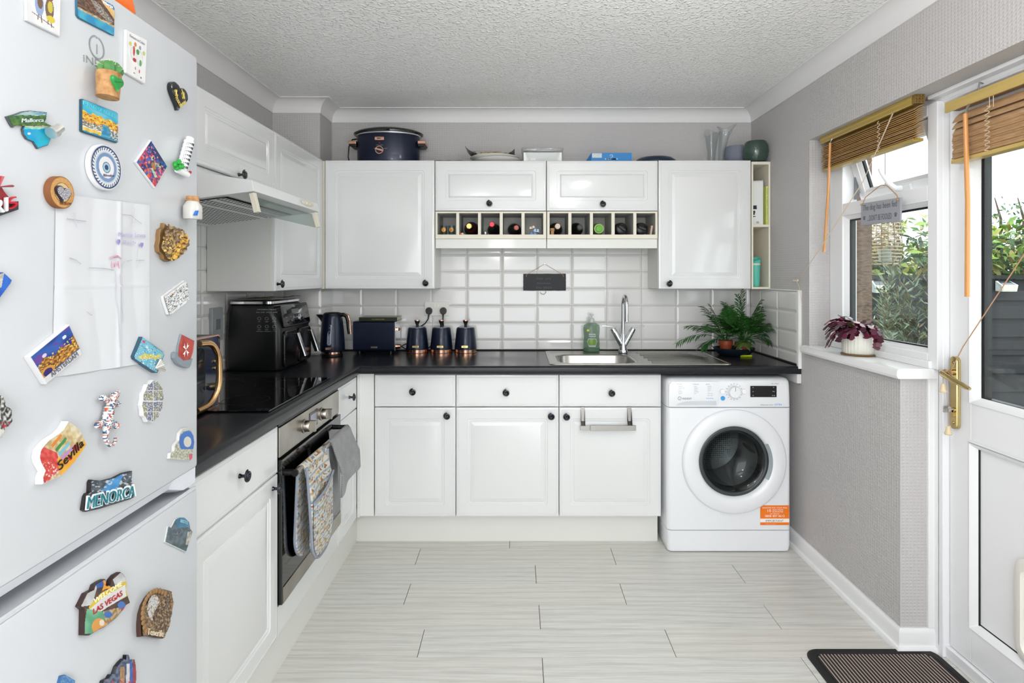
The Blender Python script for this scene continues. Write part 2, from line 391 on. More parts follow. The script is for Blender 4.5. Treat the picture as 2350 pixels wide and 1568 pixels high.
tiles(mb, -1.075, XR-.008, ZW+.006, 1.56, [-.2904+.202*k for k in range(-4, 9)], lambda u, z, o: (u, YB-o, z))
tiles(mb, XL, -1.075+.008, ZW+.006, 1.343, [-1.27, -1.068], lambda u, z, o: (u, 3.09-o, z))
tiles(mb, 3.09-.008, YB-.008, ZW+.006, 1.343, [], lambda u, z, o: (-1.075+o, u, z))
o = struct('wall_tiles_back', mb, [TILE, GROUT], smooth=0); o.name = 'trim_6'
mb = MB(); tiles(mb, 1.15, 3.09, ZW+.006, 1.62, [3.09-.1-.202*k for k in range(10)], lambda u, z, o: (XL+o, u, z))
o = struct('trim_7', mb, [TILE, GROUT], smooth=0)
mb = MB(); tiles(mb, 2.715, YB-.008, ZW+.006, 1.247, [3.136, 2.934, 2.732], lambda u, z, o: (XR-o, u, z))
mb.m = 2; mb.box(XR-.016, XR-.0005, 2.700, 2.716, ZW-.012, 1.250); mb.box(XR-.013, XR-.0005, 2.716, YB, 1.246, 1.2515)
struct('trim_8', mb, [TILE, GROUT, pm('white tile bead', '#ececea', .5, bump=(70, .3))], smooth=0)

# ---- skirting with quarter round at the floor
SK = pm('white gloss skirting', '#eceded', 0.3, coat=0.2, bump=(45, .12))
def skirt(name, path, inner, h=.076):
    prof = [(0, 0), (.027, 0), (.0265, .008), (.023, .0145), (.014, .0165), (.014, h-.014), (.011, h-.005), (.006, h), (0, h)]
    m = MB(); m.rings([[(x+ix*p, y+iy*p, q) for p, q in prof] for (x, y), (ix, iy) in zip(path, inner)])
    return struct(name, m, SK, smooth=30)
skirt('baseboard_right', [(XR, YB), (XR, YOUT), (1.50, YOUT)], [(-1, -1), (-1, -1), (0, -1)])
skirt('baseboard_left', [(XL, .3), (XL, YREAR)], [(1, 0), (1, 0)])

# ---- window sill board
mb = MB(); x0, z0, z1 = 1.328, .958, .994
prof = [(1.452, z0), (x0+.006, z0), (x0, z0+.010), (x0, z1-.011), (x0+.004, z1-.003), (x0+.012, z1), (1.452, z1)]
mb.rings([[(x, YREV+.028, z) for x, z in prof], [(x, YOUT-.024, z) for x, z in prof]], True, (True, True))
mb.box(1.452, 1.50, YOUT-.024, YREV, z0, z1)
o = struct('trim_9', mb, pm('white gloss sill', '#f2f2f2', .22, coat=.3, bump=(30, .12)), smooth=30, bevel=.0015)
# white cover strip beside the door, boxing above the frames
mb = MB(); mb.box(1.449, 1.512, YOUT-.010, YOUT+.02, .076, .958); struct('trim_10', mb, SK, smooth=0, bevel=.003)
mb = MB(); mb.box(1.47, 1.545, .98, YREV, 1.925, ZL); mb.box(1.44, 1.545, .98, 1.99, 1.938, ZL); struct('trim_11', mb, UPVC, smooth=0, bevel=.003)

# ---- WINDOW (frame plane x = XW, glass outside it)
XW = 1.452
WY0, WY1, WZ0, WZ1 = 1.958, 2.631, .994, 1.925
def glaze_bar(mb, ya, yb, za, zb, x0=XW, x1=XW+.065, bead=.012):
    mb.box(x0, x1, ya, yb, za, zb)
mb = MB()
JL, JR = 2.530, 2.005      # inner edges of left jamb (far) and right mullion (near)
glaze_bar(mb, JL, WY1, WZ0, WZ1); glaze_bar(mb, WY0, JR, WZ0, WZ1)
glaze_bar(mb, JR, JL, WZ0, 1.045); glaze_bar(mb, JR, JL, 1.585, 1.640); glaze_bar(mb, JR, JL, 1.885, WZ1)
# sloping beads around the fixed lower pane
def bead(mb, ya, yb, za, zb, x, w=.016, d=.018):
    """picture-frame bead sloping into a rectangular opening (y from ya to yb, z za to zb)"""
    o = [(x, ya, za), (x, yb, za), (x, yb, zb), (x, ya, zb)]
    m_ = [(x+.003, ya+.004, za+.004), (x+.003, yb-.004, za+.004), (x+.003, yb-.004, zb-.004), (x+.003, ya+.004, zb-.004)]
    i = [(x+d, ya+w, za+w), (x+d, yb-w, za+w), (x+d, yb-w, zb-w), (x+d, ya+w, zb-w)]
    mb.rings([o, m_, i], True, (False, False))
bead(mb, JR, JL, 1.045, 1.585, XW+.006)
# stepped sill nosing of the frame
mb.box(XW-.010, XW+.02, 1.985, WY1, WZ0, WZ0+.026)
win = struct('window_1', mb, UPVC, smooth=30, bevel=.0025)
tag(win, 'white plastic window frame above the sill with a fixed lower pane', None)
SEAL = pm('black rubber seal', '#101012', .5)
def pane(name, ya, yb, za, zb, x, parent=None):
    m = MB(); m.box(x, x+.004, ya, yb, za, zb); m.box(x+.018, x+.022, ya, yb, za, zb)
    return m.build(name, GLASS, parent, smooth=0)
p_ = pane('pane', JR+.012, JL-.012, 1.057, 1.573, XW+.026, win)
m = MB(); w = .006
for (a, b, c, d) in ((JR+.014, JL-.014, 1.057, 1.066), (JR+.014, JL-.014, 1.564, 1.573), (JR+.010, JR+.018, 1.057, 1.573), (JL-.022, JL-.012, 1.057, 1.573)): m.box(XW+.0245, XW+.047, a, b, c, d)
m.build('seal', SEAL, win, smooth=0)
# opening top light, hung at the head and pushed outwards at the bottom
hin = (XW+.03, 0, 1.885); ang = R(-17)
SM = Matrix.Translation(hin) @ Matrix.Rotation(ang, 4, 'Y') @ Matrix.Translation((-hin[0], 0, -hin[2]))
m = MB(); m.M = SM; sx0, sx1 = XW+.012, XW+.062; b = .043
m.box(sx0, sx1, JL-b-.004, JL-.004, 1.640, 1.885); m.box(sx0, sx1, JR+.004, JR+.004+b, 1.640, 1.885)
m.box(sx0, sx1, JR+.004+b, JL-b-.004, 1.640, 1.640+b); m.box(sx0, sx1, JR+.004+b, JL-b-.004, 1.885-b, 1.885)
bead(m, JR+.004+b, JL-b-.004, 1.640+b, 1.885-b, sx0+.004, .012, .014)
sash = m.build('sash', UPVC, win, smooth=30, bevel=.002); sash['label'] = 'opening top light pushed outwards'
m = MB(); m.M = SM; m.box(sx0+.022, sx0+.026, JR+b+.012, JL-b-.012, 1.640+b+.008, 1.885-b-.008); m.build('pane', GLASS, sash, smooth=0)
m = MB(); m.M = SM
for (a, bb, c, d) in ((JL-b-.024, JL-b-.016, 1.69, 1.836), (JL-b-.022, JL-b-.014, 1.69, 1.836)): m.box(sx0+.020, sx0+.030, a, bb, c, d)
m.build('seal', SEAL, sash, smooth=0)
# handle on the sash bottom rail
m = MB(); m.M = SM; hy = 2.235
m.box(sx0-.012, sx0, hy-.045, hy+.045, 1.652, 1.676); m.tube([(sx0-.012, hy, 1.664), (sx0-.034, hy+.004, 1.672), (sx0-.046, hy+.018, 1.70), (sx0-.05, hy+.034, 1.745), (sx0-.05, hy+.038, 1.765)], [.011, .010, .009, .007, .006], 10)
m.build('handle', UPVC, sash, smooth=50, bevel=.002)
m = MB(); m.box(XW+.05, XW+.062, JL-.016, JL-.004, 1.66, 1.80); m.tube([(XW+.056, JL-.01, 1.67), (XW+.085, JL-.012, 1.72), (XW+.06, JL-.012, 1.80)], .004, 6)
m.build('friction_stay', pm('dull steel', '#8b8f93', .4, metal=1), win, smooth=40)

# ---- DOOR
XD = 1.492; DY1, DY0, DZ0, DZ1 = 1.954, 1.10, .045, 1.915
m = MB()
m.box(XD-.022, XD+.05, DY1+.003, 2.000, .0, 1.925)           # frame jamb
m.box(XD-.022, XD-.012, DY1+.018, DY1+.026, .03, 1.925)
m.box(XD-.022, XD+.05, 1.0, 1.06, 0, 1.925); m.box(XD-.012, XD+.05, 1.06, DY1+.003, 0, .042); m.box(XD-.022, XD+.05, 1.06, DY1+.003, 1.918, 1.926)
fr = struct('door_1', m, UPVC, smooth=0, bevel=.003)
gl = (1.862, 1.20, .905, 1.80)      # glass opening: y far, y near, z low, z high
pn = (1.862, 1.20, .165, .765)
m = MB(); x0, x1 = XD, XD+.055
m.box(x0, x1, gl[0], DY1, DZ0, DZ1); m.box(x0, x1, DY0, gl[1], DZ0, DZ1)
m.box(x0, x1, gl[1], gl[0], DZ0, pn[2]); m.box(x0, x1, gl[1], gl[0], pn[3], gl[2]); m.box(x0, x1, gl[1], gl[0], gl[3], DZ1)
bead(m, gl[1]-.004, gl[0]+.004, gl[2]-.004, gl[3]+.004, x0-.004, .020, .024)
bead(m, pn[1]-.004, pn[0]+.004, pn[2]-.004, pn[3]+.004, x0-.004, .018, .020)
for a, b in (((gl[1]-.02, gl[0]+.02), 0), ((0, 0), 0)): pass
m.box(x0-.004, x0, gl[1]-.012, gl[0]+.012, pn[3]+.006, pn[3]+.014)
leaf = m.build('door_leaf', UPVC, fr, smooth=30, bevel=.002)
m = MB(); m.box(x0+.018, x0+.030, pn[1], pn[0], pn[2], pn[3]); pl_ = m.build('door_panel', UPVC, fr, smooth=0)
m = MB(); m.box(x0+.014, x0+.019, pn[0]-.016, pn[0]-.010, pn[2]+.006, pn[3]-.006); m.box(x0+.0175, x0+.019, pn[1], pn[0]-.012, pn[2]+.014, pn[2]+.018)
m.build('seal', SEAL, fr, smooth=0)
m = MB(); m.box(x0+.024, x0+.028, gl[1]+.01, gl[0]-.01, gl[2]+.01, gl[3]-.01); m.box(x0+.042, x0+.046, gl[1]+.01, gl[0]-.01, gl[2]+.01, gl[3]-.01)
m.build('pane', GLASS, leaf, smooth=0)
m = MB()
for (a, b, c, d) in ((gl[0]-.026, gl[0]-.014, gl[2]+.012, gl[3]), (gl[1]+.014, gl[1]+.022, gl[2], gl[3]), (gl[1], gl[0]-.014, gl[2]+.010, gl[2]+.017)): m.box(x0+.0225, x0+.047, a, b, c, d)
m.build('seal', SEAL, leaf, smooth=0)
# pet flap low in the door panel
m = MB(); m.M = Matrix.Translation((x0+.018, 1.705, .175)) @ Matrix.Rotation(R(-90), 4, 'Z') @ Matrix.Rotation(R(90), 4, 'X')
lo = []
W_, H_ = .26, .31
for d, h, r in ((0, 0, .045), (0, .014, .045), (.008, .020, .04), (.026, .020, .03), (.030, .012, .028)): lo.append([(x, y, h) for x, y in rrect(W_, H_, d, r, 5)])
m.rings(lo, True, (True, True)); m.build('pet_flap', pm('off white plastic', '#e9e6df', .35), fr, smooth=40)
# brass handle
m = MB(); hy, hz0, hz1 = 1.9225, .800, 1.046
pts = [(y, z) for y, z in rrect(.034, hz1-hz0, 0, .016, 5)]
m.rings([[(XD-h, hy-.017+d+(y-.0)*(1-2*d/.034), hz0+z) for y, z in pts] for d, h in ((0, 0), (0, .008), (.003, .0125))], True, (False, True))
for z in (.822, 1.026): m.lathe([(.0055, 0), (.0055, .002), (.0001, .002)], (0, 0, 0), 12) if False else m.cyl((XD-.0125, hy, z), (XD-.015, hy, z), .005, .004, 12)
m.cyl((XD-.012, hy-.003, .865), (XD-.017, hy-.003, .865), .0085, .008, 14); m.box(XD-.017, XD-.012, hy-.006, hy, .845, .865)
hp = m.build('handle_plate', GOLD, fr, smooth=40)
m = MB(); m.tube([(XD-.010, hy, .992), (XD-.040, hy+.001, .991), (XD-.053, hy-.006, .989), (XD-.057, hy-.022, .985), (XD-.056, hy-.06, .975), (XD-.052, hy-.105, .963), (XD-.050, hy-.118, .959)], [.010, .010, .0105, .0095, .009, .008, .005], 14)
m.build('lever', GOLD, hp, smooth=60)
m = MB(); m.cyl((XD-.016, hy-.003, .867), (XD-.036, hy-.003, .868), .004); m.box(XD-.048, XD-.034, hy-.005, hy-.001, .857, .879)
m.build('key', STEEL, hp, smooth=40, bevel=.001)
# ================================================================== KITCHEN UNITS
YD, YC, YW, XLW, XLD, XLC = 2.754, 3.023, 2.700, -.748, -.775, -1.035
DT = .018
def door_mb(w, h, M, panel=True, t=DT):
    """vinyl door: local x 0..w, z 0..h, front face at y=0 (facing -y)"""
    mb = MB(); mb.M = M
    L = [(0, t, .001), (0, .0035, .001), (.0012, .0010, .0015), (.0035, 0, .002), (.0105, 0, .002), (.0118, .0011, .002), (.0131, 0, .002)]
    if panel:
        q = min(.054, w*.23, h*.23); e = .034 if h > .3 else .026
        L += [(q, 0, .013), (q+.0018, .0028, .012), (q+.010, .0028, .010), (q+.0115, .0048, .009), (q+.0165, .0048, .004), (q+.0175, .0036, .001), (q+e-.001, .0006, .0005), (q+e, .0004, .0004)]
    mb.rings([[(x, y, z) for x, z in rrect(w, h, d, r, 3)] for d, y, r in L], True, (True, True))
    return mb
KN = pm('black glazed knob', '#0c0d10', 0.12, coat=0.6); KNS = pm('dark chrome knob', '#3c3f45', 0.16, metal=0.9)
def knob(door, M, mat=KN, turn=1):
    """swirl-shaped cupboard knob standing off the door; M: local -y is outward"""
    mb = MB(); mb.M = M
    mb.tube([(0, .001, 0), (0, -.004, 0), (0, -.008, 0), (0, -.020, 0)], [.0075, .006, .0045, .0048], 14)
    pts, rs = [], []
    for k in range(46):
        t = k/45; a = R(90)+turn*t*R(700); rr = .0158*(1-t)**.75+.0008
        pts.append((rr*math.cos(a), -.023-.003*t, rr*math.sin(a))); rs.append(.0027+.0024*t)
    mb.tube(pts, rs, 8); mb.sphere((0, -.026, 0), .0058, 14, 8)
    return mb.build('knob', mat, door, world=True, smooth=50)
def unit(name, label, cat='cabinet', loc=(0, 0, 0), group=None): return thing(name, label, cat, loc, group=group)
def DB(x, y, z): return Matrix.Translation((x, y, z))
# ---------------- back run base units (px edges of the doors)
gap = .0018
def back_base(px0, px1, label, knob_door, knob_px):
    x0, x1 = XY(px0, YD), XY(px1, YD)
    u = unit('base_cabinet', label, 'cabinet', ((x0+x1)/2, YB-.3, 0), 'white base units under the back worktop')
    mb = MB(); y0 = YD+DT+.002
    mb.box(x0+.001, x0+.017, y0, YB-.01, .148, .848); mb.box(x1-.017, x1-.001, y0, YB-.01, .148, .848)
    mb.box(x0+.017, x1-.017, y0, YB-.01, .148, .164); mb.box(x0+.017, x1-.017, YB-.02, YB-.01, .164, .848); mb.box(x0+.017, x1-.017, y0, y0+.06, .832, .848)
    mb.build('body', CARCASS, u, world=True, smooth=0)
    w = x1-x0-2*gap
    dr = door_mb(w, .155, DB(x0+gap, YD, .683), False).build('drawer', WHITE_GLOSS, u, world=True, smooth=30)
    knob(dr, DB(XY(knob_px[0], YD), YD, ZY(knob_px[1], YD)))
    dd = door_mb(w, .5295, DB(x0+gap, YD, .149)).build('door', WHITE_GLOSS, u, world=True, smooth=30)
    knob(dd, DB(XY(knob_door[0], YD), YD, ZY(knob_door[1], YD)), KN if px0 < 1000 else KNS)
    return u
back_base(859, 1046, 'narrow white drawer base unit in the inner corner of the worktop', (1027, 953), (949, 898))
back_base(1046, 1283, 'white drawer base unit between the narrow unit and the towel rail one', (1265, 954), (1162, 900))
back_base(1283, 1518, 'white drawer base unit beside the washing machine, hung with a steel towel rail', (1300, 955), (1403, 901))
mb = MB(); mb.box(XLD+.002, XY(858, YD)-.001, YD+.004, YD+.02, .148, .846); mb.box(XLD-.0005, XLD+.012, YD-.016, YD+.004, .150, .846); mb.cyl((XLD+.012, YD+.006, .15), (XLD+.012, YD+.006, .846), .008)
o = mb.build('corner_post', pm('white fluted post', '#e8e8e6', .35), None, smooth=30, bevel=.002); o.location = (0, 0, 0)
tag(o, 'white corner post between the left and back runs of base units', 'panel')
PL = pm('off white plinth board', '#e2e2dd', .35, coat=.15)
mb = MB(); mb.box(-.815, XY(1509, 2.815), 2.815, 2.833, 0, .146); tag(mb.build('plinth', PL, smooth=0, bevel=.001), 'long white plinth board under the back base units', 'plinth')
mb = MB(); mb.box(-.816, -.798, 1.20, 2.812, 0, .146); tag(mb.build('plinth', PL, smooth=0, bevel=.001), 'white plinth board under the oven and left base units', 'plinth')
# ---------------- left run (fronts face +X)
def left_base(y0, y1, label, kd, kdr, hidden=0):
    u = unit('base_cabinet', label, 'cabinet', (XL+.3, (y0+y1)/2, 0), 'white base units under the left worktop')
    mb = MB(); xf = XLD-DT-.002
    mb.box(XL+.01, xf, y0+.001, y0+.017, .148, .848); mb.box(XL+.01, xf, y1-.017, y1-.001, .148, .848); mb.box(XL+.01, xf, y0+.017, y1-.017, .148, .164)
    mb.box(XL+.01, XL+.02, y0+.017, y1-.017, .164, .848); mb.box(xf-.06, xf, y0+.017, y1-.017, .832, .848)
    mb.build('body', CARCASS, u, world=True, smooth=0)
    w = y1-y0-2*gap; M = face_plus_x(XLD, y0+gap, 0)
    dr = door_mb(w, .150, M @ DB(0, 0, .683) , False).build('drawer', WHITE_GLOSS, u, world=True, smooth=30)
    if kdr: p = PX(kdr[0], kdr[1], XLD+.02); knob(dr, face_plus_x(XLD, p.y, p.z), KNS)
    dd = door_mb(w, .5295, M @ DB(0, 0, .149)).build('door', WHITE_GLOSS, u, world=True, smooth=30)
    if kd: p = PX(kd[0], kd[1], XLD+.02); knob(dd, face_plus_x(XLD, p.y, p.z), KNS)
    return u
YO0, YO1 = 1.838, 2.448
left_base(1.335, YO0-.002, 'white drawer base unit between the fridge and the built-in oven', (640, 1122), (566, 1093))
left_base(YO1+.002, 2.736, 'slim white drawer base unit between the oven and the inner corner', None, (811, 912))

# ---------------- worktop (L shaped, rounded front edge)
WTOP = pm('black speckled laminate worktop', '#0e0f12', 0.24, spec=.35, bump=(300, 0.10), var=(420, '#26282d', .5))
mb = MB(); zt, zb = ZW, .851
def edge_prof():     # (outward distance from the front line, z)
    p = [(-.05, zb), (-.004, zb)]
    p += [(-.006+.006*math.sin(R(a)), zb+.006-.006*math.cos(R(a))) for a in (20, 50, 90)]
    p += [(-.012+.012*math.cos(R(a)), zt-.012+.012*math.sin(R(a))) for a in (0, 25, 50, 70, 90)]
    return p+[(-.05, zt)]
P_ = edge_prof()
# sweep: left front edge (running +Y) then inner corner then back front edge (running +X)
mb.rings([[(XLW+o, 1.245, z) for o, z in P_], [(XLW+o, YW-o, z) for o, z in P_], [(XR-.003, YW-o, z) for o, z in P_]], True, (True, True))
# sink cut-out is left open in the slab
SKX0, SKX1, SKY0, SKY1 = .165, 1.085, 2.755, 3.215
mb.box(XL+.009, XLW-.05, 1.245, YW+.05, zb, zt); mb.box(XLW-.05, SKX0+.05, YW+.05, YB-.009, zb, zt); mb.box(XL+.009, XLW-.05, YW+.05, 3.081, zb, zt)
mb.box(-1.066, XLW-.05, 3.081, YB-.009, zb, zt)
mb.box(SKX1-.05, XR-.003, YW+.05, YB-.009, zb, zt); mb.box(SKX0+.05, SKX1-.05, YW+.05, SKY0+.04, zb, zt); mb.box(SKX0+.05, SKX1-.05, SKY1-.04, YB-.009, zb, zt)
wt = mb.build('worktop', WTOP, smooth=30); tag(wt, 'black L-shaped laminate worktop running round the corner', 'worktop')
mb = MB(); mb.m = 0; mb.box(XR-.022, XR-.001, 2.70, 3.1, .806, .850)
mb.build('support_batten', pm('white rough batten', '#dadada', .6, bump=(60, .3)), wt, smooth=0, bevel=.002)
mb = MB(); mb.tube([(-1.06, 3.268, ZW+.003), (XR-.01, 3.270, ZW+.003)], .0035, 6); mb.tube([(XR-.012, 3.26, ZW+.003), (XR-.012, 2.71, ZW+.003)], .0035, 6)
mb.build('sealant', pm('blackened sealant', '#1d1c1c', .5), wt, smooth=50)

# ---------------- wall cabinets, back wall
ZC0, ZC1 = 1.250, 1.936
def back_wall_unit(px0, px1, z0, z1, label, kpx, name='wall_cabinet', dy=0.0, group='white wall cabinets on the back wall', turn=1):
    y = YC+dy; x0, x1 = XY(px0, YC), XY(px1, YC)
    u = unit(name, label, 'cabinet', ((x0+x1)/2, YB, z0), group)
    mb = MB(); mb.box(x0+.001, x1-.001, y+DT+.002, YB-.010 if z0 < 1.54 else YB-.001, z0, z1-.002)
    mb.build('body', CARCASS, u, world=True, smooth=0, bevel=.001)
    for a in (x0+.001, x1-.006): mb = MB(); mb.box(a, a+.005, y+DT, y+DT+.003, z0, z1-.002); mb.build('edging', CREAM, u, world=True, smooth=0)
    d = door_mb(x1-x0-2*gap, z1-z0, DB(x0+gap, y, z0)).build('door', WHITE_GLOSS, u, world=True, smooth=30)
    knob(d, DB(XY(kpx[0], YC), y, ZY(kpx[1], YC)), KN, turn)
    return u
back_wall_unit(745, 997.5, ZC0, ZC1, 'large white wall cabinet under the navy slow cooker', (978.5, 650))
back_wall_unit(998, 1254, 1.667, ZC1-.002, 'white lift-up wall cabinet under the dinner plates', (1124, 468))
back_wall_unit(1254, 1510, 1.667, ZC1-.002, 'white lift-up wall cabinet under the blue box', (1383, 469.5))
back_wall_unit(1511, 1724, ZC0, ZC1, 'white wall cabinet under the glass vases, right of the lift-up ones', (1533.5, 651), turn=-1)
# ---------------- pigeon-hole wine racks
def rack(px0, px1, cells, label):
    y0 = YC+.008; X = lambda p: XY(p, y0)
    z0, z1 = 1.518, 1.664; zo0, zo1 = ZY(538.6, y0), ZY(489.4, y0)
    u = thing('wine_rack', label, 'rack', ((X(px0)+X(px1))/2, YB, z0), group='pigeon-hole bottle racks on the back wall')
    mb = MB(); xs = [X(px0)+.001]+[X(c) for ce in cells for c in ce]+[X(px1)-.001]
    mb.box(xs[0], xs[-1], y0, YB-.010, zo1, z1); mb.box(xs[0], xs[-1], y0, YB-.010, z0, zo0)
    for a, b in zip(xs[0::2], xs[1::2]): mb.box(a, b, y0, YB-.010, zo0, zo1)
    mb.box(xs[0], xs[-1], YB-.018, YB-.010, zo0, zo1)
    mb.build('divider_box', pm('melamine greyed for shade', '#b9b8b2', .5), u, world=True, smooth=0)  # inner faces greyed: the shade inside the cells is put into the melamine colour
    mb = MB(); ye = y0+.0015
    mb.box(xs[0], xs[-1], y0-.0012, ye, zo1, z1); mb.box(xs[0], xs[-1], y0-.0012, ye, z0, zo0)
    for a, b in zip(xs[0::2], xs[1::2]): mb.box(a, b, y0-.0012, ye, zo0, zo1)
    mb.build('front_edging', CREAM, u, world=True, smooth=0)
    mb = MB(); mb.box(xs[0], xs[-1], y0+.004, y0+.020, 1.467, z0-.0008); mb.build('pelmet', PL, u, world=True, smooth=0, bevel=.001)
    return u, xs, zo0, y0
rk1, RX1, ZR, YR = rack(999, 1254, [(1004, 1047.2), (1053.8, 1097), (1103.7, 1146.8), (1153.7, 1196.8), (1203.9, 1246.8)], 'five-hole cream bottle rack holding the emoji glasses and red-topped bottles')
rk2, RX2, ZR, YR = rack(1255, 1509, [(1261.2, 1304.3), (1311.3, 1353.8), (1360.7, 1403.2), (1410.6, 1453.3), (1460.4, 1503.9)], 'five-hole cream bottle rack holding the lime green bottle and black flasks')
# ---------------- narrow open shelf unit at the right wall
y0 = YC+.006; X = lambda p: XY(p, y0)
u = thing('shelf_unit', 'narrow open cream shelf unit against the right wall holding cookbooks', 'shelf', (X(1747), YB, ZC0))
mb = MB(); xa, xb = X(1725), XR-.002; z0, z1 = ZC0-.001, ZY(371, y0)
mb.box(xa, X(1728.8), y0, YB-.010, z0, z1); mb.box(X(1764), xb, y0, YB-.010, z0, z1); mb.box(X(1728.8), X(1764), YB-.016, YB-.010, z0, z1)
mb.box(X(1728.8), X(1764), y0, YB-.016, z0, ZY(659, y0)); mb.box(X(1728.8), X(1764), y0, YB-.016, ZY(377.5, y0), z1); mb.box(X(1728.8), X(1764), y0, YB-.016, ZY(521, y0), ZY(515.5, y0))
mb.build('shelf_frame', CREAM, u, world=True, smooth=0, bevel=.0008)
SHX0, SHX1, SHZ1, SHZ0 = X(1728.8), X(1764), ZY(515.5, y0), ZY(659, y0)
# ---------------- wall cabinets, left wall
def left_wall_unit(y0, y1, z0, label, kpx, xk=.02):
    u = unit('wall_cabinet', label, 'cabinet', (XL, (y0+y1)/2, z0), 'white wall cabinets on the left wall')
    mb = MB(); mb.box(XL+.009, XLC-DT-.002, y0+.001, y1-.001, z0, ZC1-.002); mb.build('body', CARCASS, u, world=True, smooth=0, bevel=.001)
    mb = MB(); mb.box(XLC-DT-.002, XLC-DT+.001, y0+.001, y0+.006, z0, ZC1-.002); mb.build('edging', CREAM, u, world=True, smooth=0)
    d = door_mb(y1-y0-2*gap, ZC1-z0, face_plus_x(XLC, y0+gap, z0)).build('door', WHITE_GLOSS, u, world=True, smooth=30)
    p = PX(kpx[0], kpx[1], XLC+xk); knob(d, face_plus_x(XLC, p.y, p.z), KN)
    return u
left_wall_unit(1.815, 2.418, 1.686, 'wide white wall cabinet above the cooker hood', (560, 401))
left_wall_unit(2.419, 3.017, ZC0+.004, 'tall white wall cabinet in the corner beyond the cooker hood', (647, 652))
mb = MB(); mb.box(-1.045, XY(745, YC)-.001, YC+.004, YC+.02, ZC0, ZC1-.003); tag(mb.build('corner_filler', CREAM, smooth=0), 'thin cream filler strip where the two runs of wall cabinets meet', 'panel')

# ================================================================== COOKER HOOD
HW = pm('white enamelled metal', '#e6e8e8', .35, coat=.1)
hd = thing('cooker_hood', 'white cooker hood with a glass visor below the wide wall cabinet', 'cooker hood', (XL, 2.117, 1.55))
hy0, hy1, hfx = 1.817, 2.417, -.845
mb = MB()
prof = [(XL+.009, 1.530), (hfx-.012, 1.590), (hfx, 1.592), (hfx-.006, 1.626), (XLC+.02, 1.652), (XLC-.022, 1.684), (XL+.009, 1.684)]
mb.rings([[(x, hy0, z) for x, z in prof], [(x, hy1, z) for x, z in prof]])
mb.build('body', HW, hd, world=True, smooth=0, bevel=.0015)
# grille: metal sheet with real round holes, dark filter behind
def hbot(x): return 1.530+(x-(XL+.009))/((hfx-.012)-(XL+.009))*.060
g0, g1 = XL+.05, hfx-.10
DARK = pm('dark filter mesh', '#161616', .8); mb = MB()
mb.m = 0; a_, b_ = -.0012, -.0035
pitch = .0165
def gq(xa, xb, ya, yb, dz): 
    mb.Fc([mb.V((x, y, hbot(x)+dz)) for x, y in ((xa, ya), (xb, ya), (xb, yb), (xa, yb))])
mb.m = 1; gq(g0, g1, hy0+.03, hy1-.03, a_)
mb.m = 0
nxg = int((g1-g0)/pitch); nyg = int((hy1-hy0-.06)/.021)
for i in range(nxg):
    for j in range(nyg):
        if i in (nxg-7, nxg-3): 
            gq(g0+i*pitch, g0+(i+1)*pitch, hy0+.03+j*.021, hy0+.03+(j+1)*.021, b_); continue
        cx_, cy_ = g0+(i+.5)*pitch, hy0+.03+(j+.5)*.021
        O = [(cx_+pitch/2*a, cy_+.0105*b) for a, b in ((1, 0), (1, 1), (0, 1), (-1, 1), (-1, 0), (-1, -1), (0, -1), (1, -1))]
        rx, ry = pitch*.33, .0075
        I = [(cx_+rx*math.cos(R(45*k)), cy_+ry*math.sin(R(45*k))) for k in range(8)]
        oi = [mb.V((x, y, hbot(x)+b_)) for x, y in O]; ii = [mb.V((x, y, hbot(x)+b_)) for x, y in I]
        for k in range(8): mb.Fc((oi[k], oi[(k+1) % 8], ii[(k+1) % 8], ii[k]))
mb.build('grille', [HW, DARK], hd, world=True, smooth=0)
mb = MB(); mb.rings([[(hfx-.020, hy0+.03, 1.580), (hfx-.004, hy0+.03, 1.524), (hfx-.008, hy0+.03, 1.523), (hfx-.024, hy0+.03, 1.580)], [(hfx-.020, hy1-.03, 1.580), (hfx-.004, hy1-.03, 1.524), (hfx-.008, hy1-.03, 1.523), (hfx-.024, hy1-.03, 1.580)]])
mb.build('visor', thin_glass('grey tinted glass', '#d5dedb', 1.5), hd, world=True, smooth=0)
for k, yy in enumerate((hy0+.008, hy1-.030)):
    mb = MB(); mb.M = Matrix.Translation((hfx-.012, yy, 1.587)) @ Matrix.Rotation(R(-14), 4, 'Y'); mb.box(-.008, .008, 0, .020, -.064, 0); mb.build('bracket', CREAM, hd, world=True, smooth=0, bevel=.001)
mb = MB(); mb.M = Matrix.Translation((hfx-.001, 2.285, 1.611)) @ Matrix.Rotation(R(90), 4, 'Z') @ Matrix.Rotation(R(98), 4, 'X')
mb.lathe([(.010, 0), (.010, .003), (.0085, .004)], (0, 0, 0), 24, (False, True), sx=6.5, sy=1)
for q in (-.02, .012): mb.box(q, q+.016, -.004, .004, .004, .007)
mb.build('switch_panel', pm('ivory plastic', '#e2dcc8', .4), hd, world=True, smooth=30)

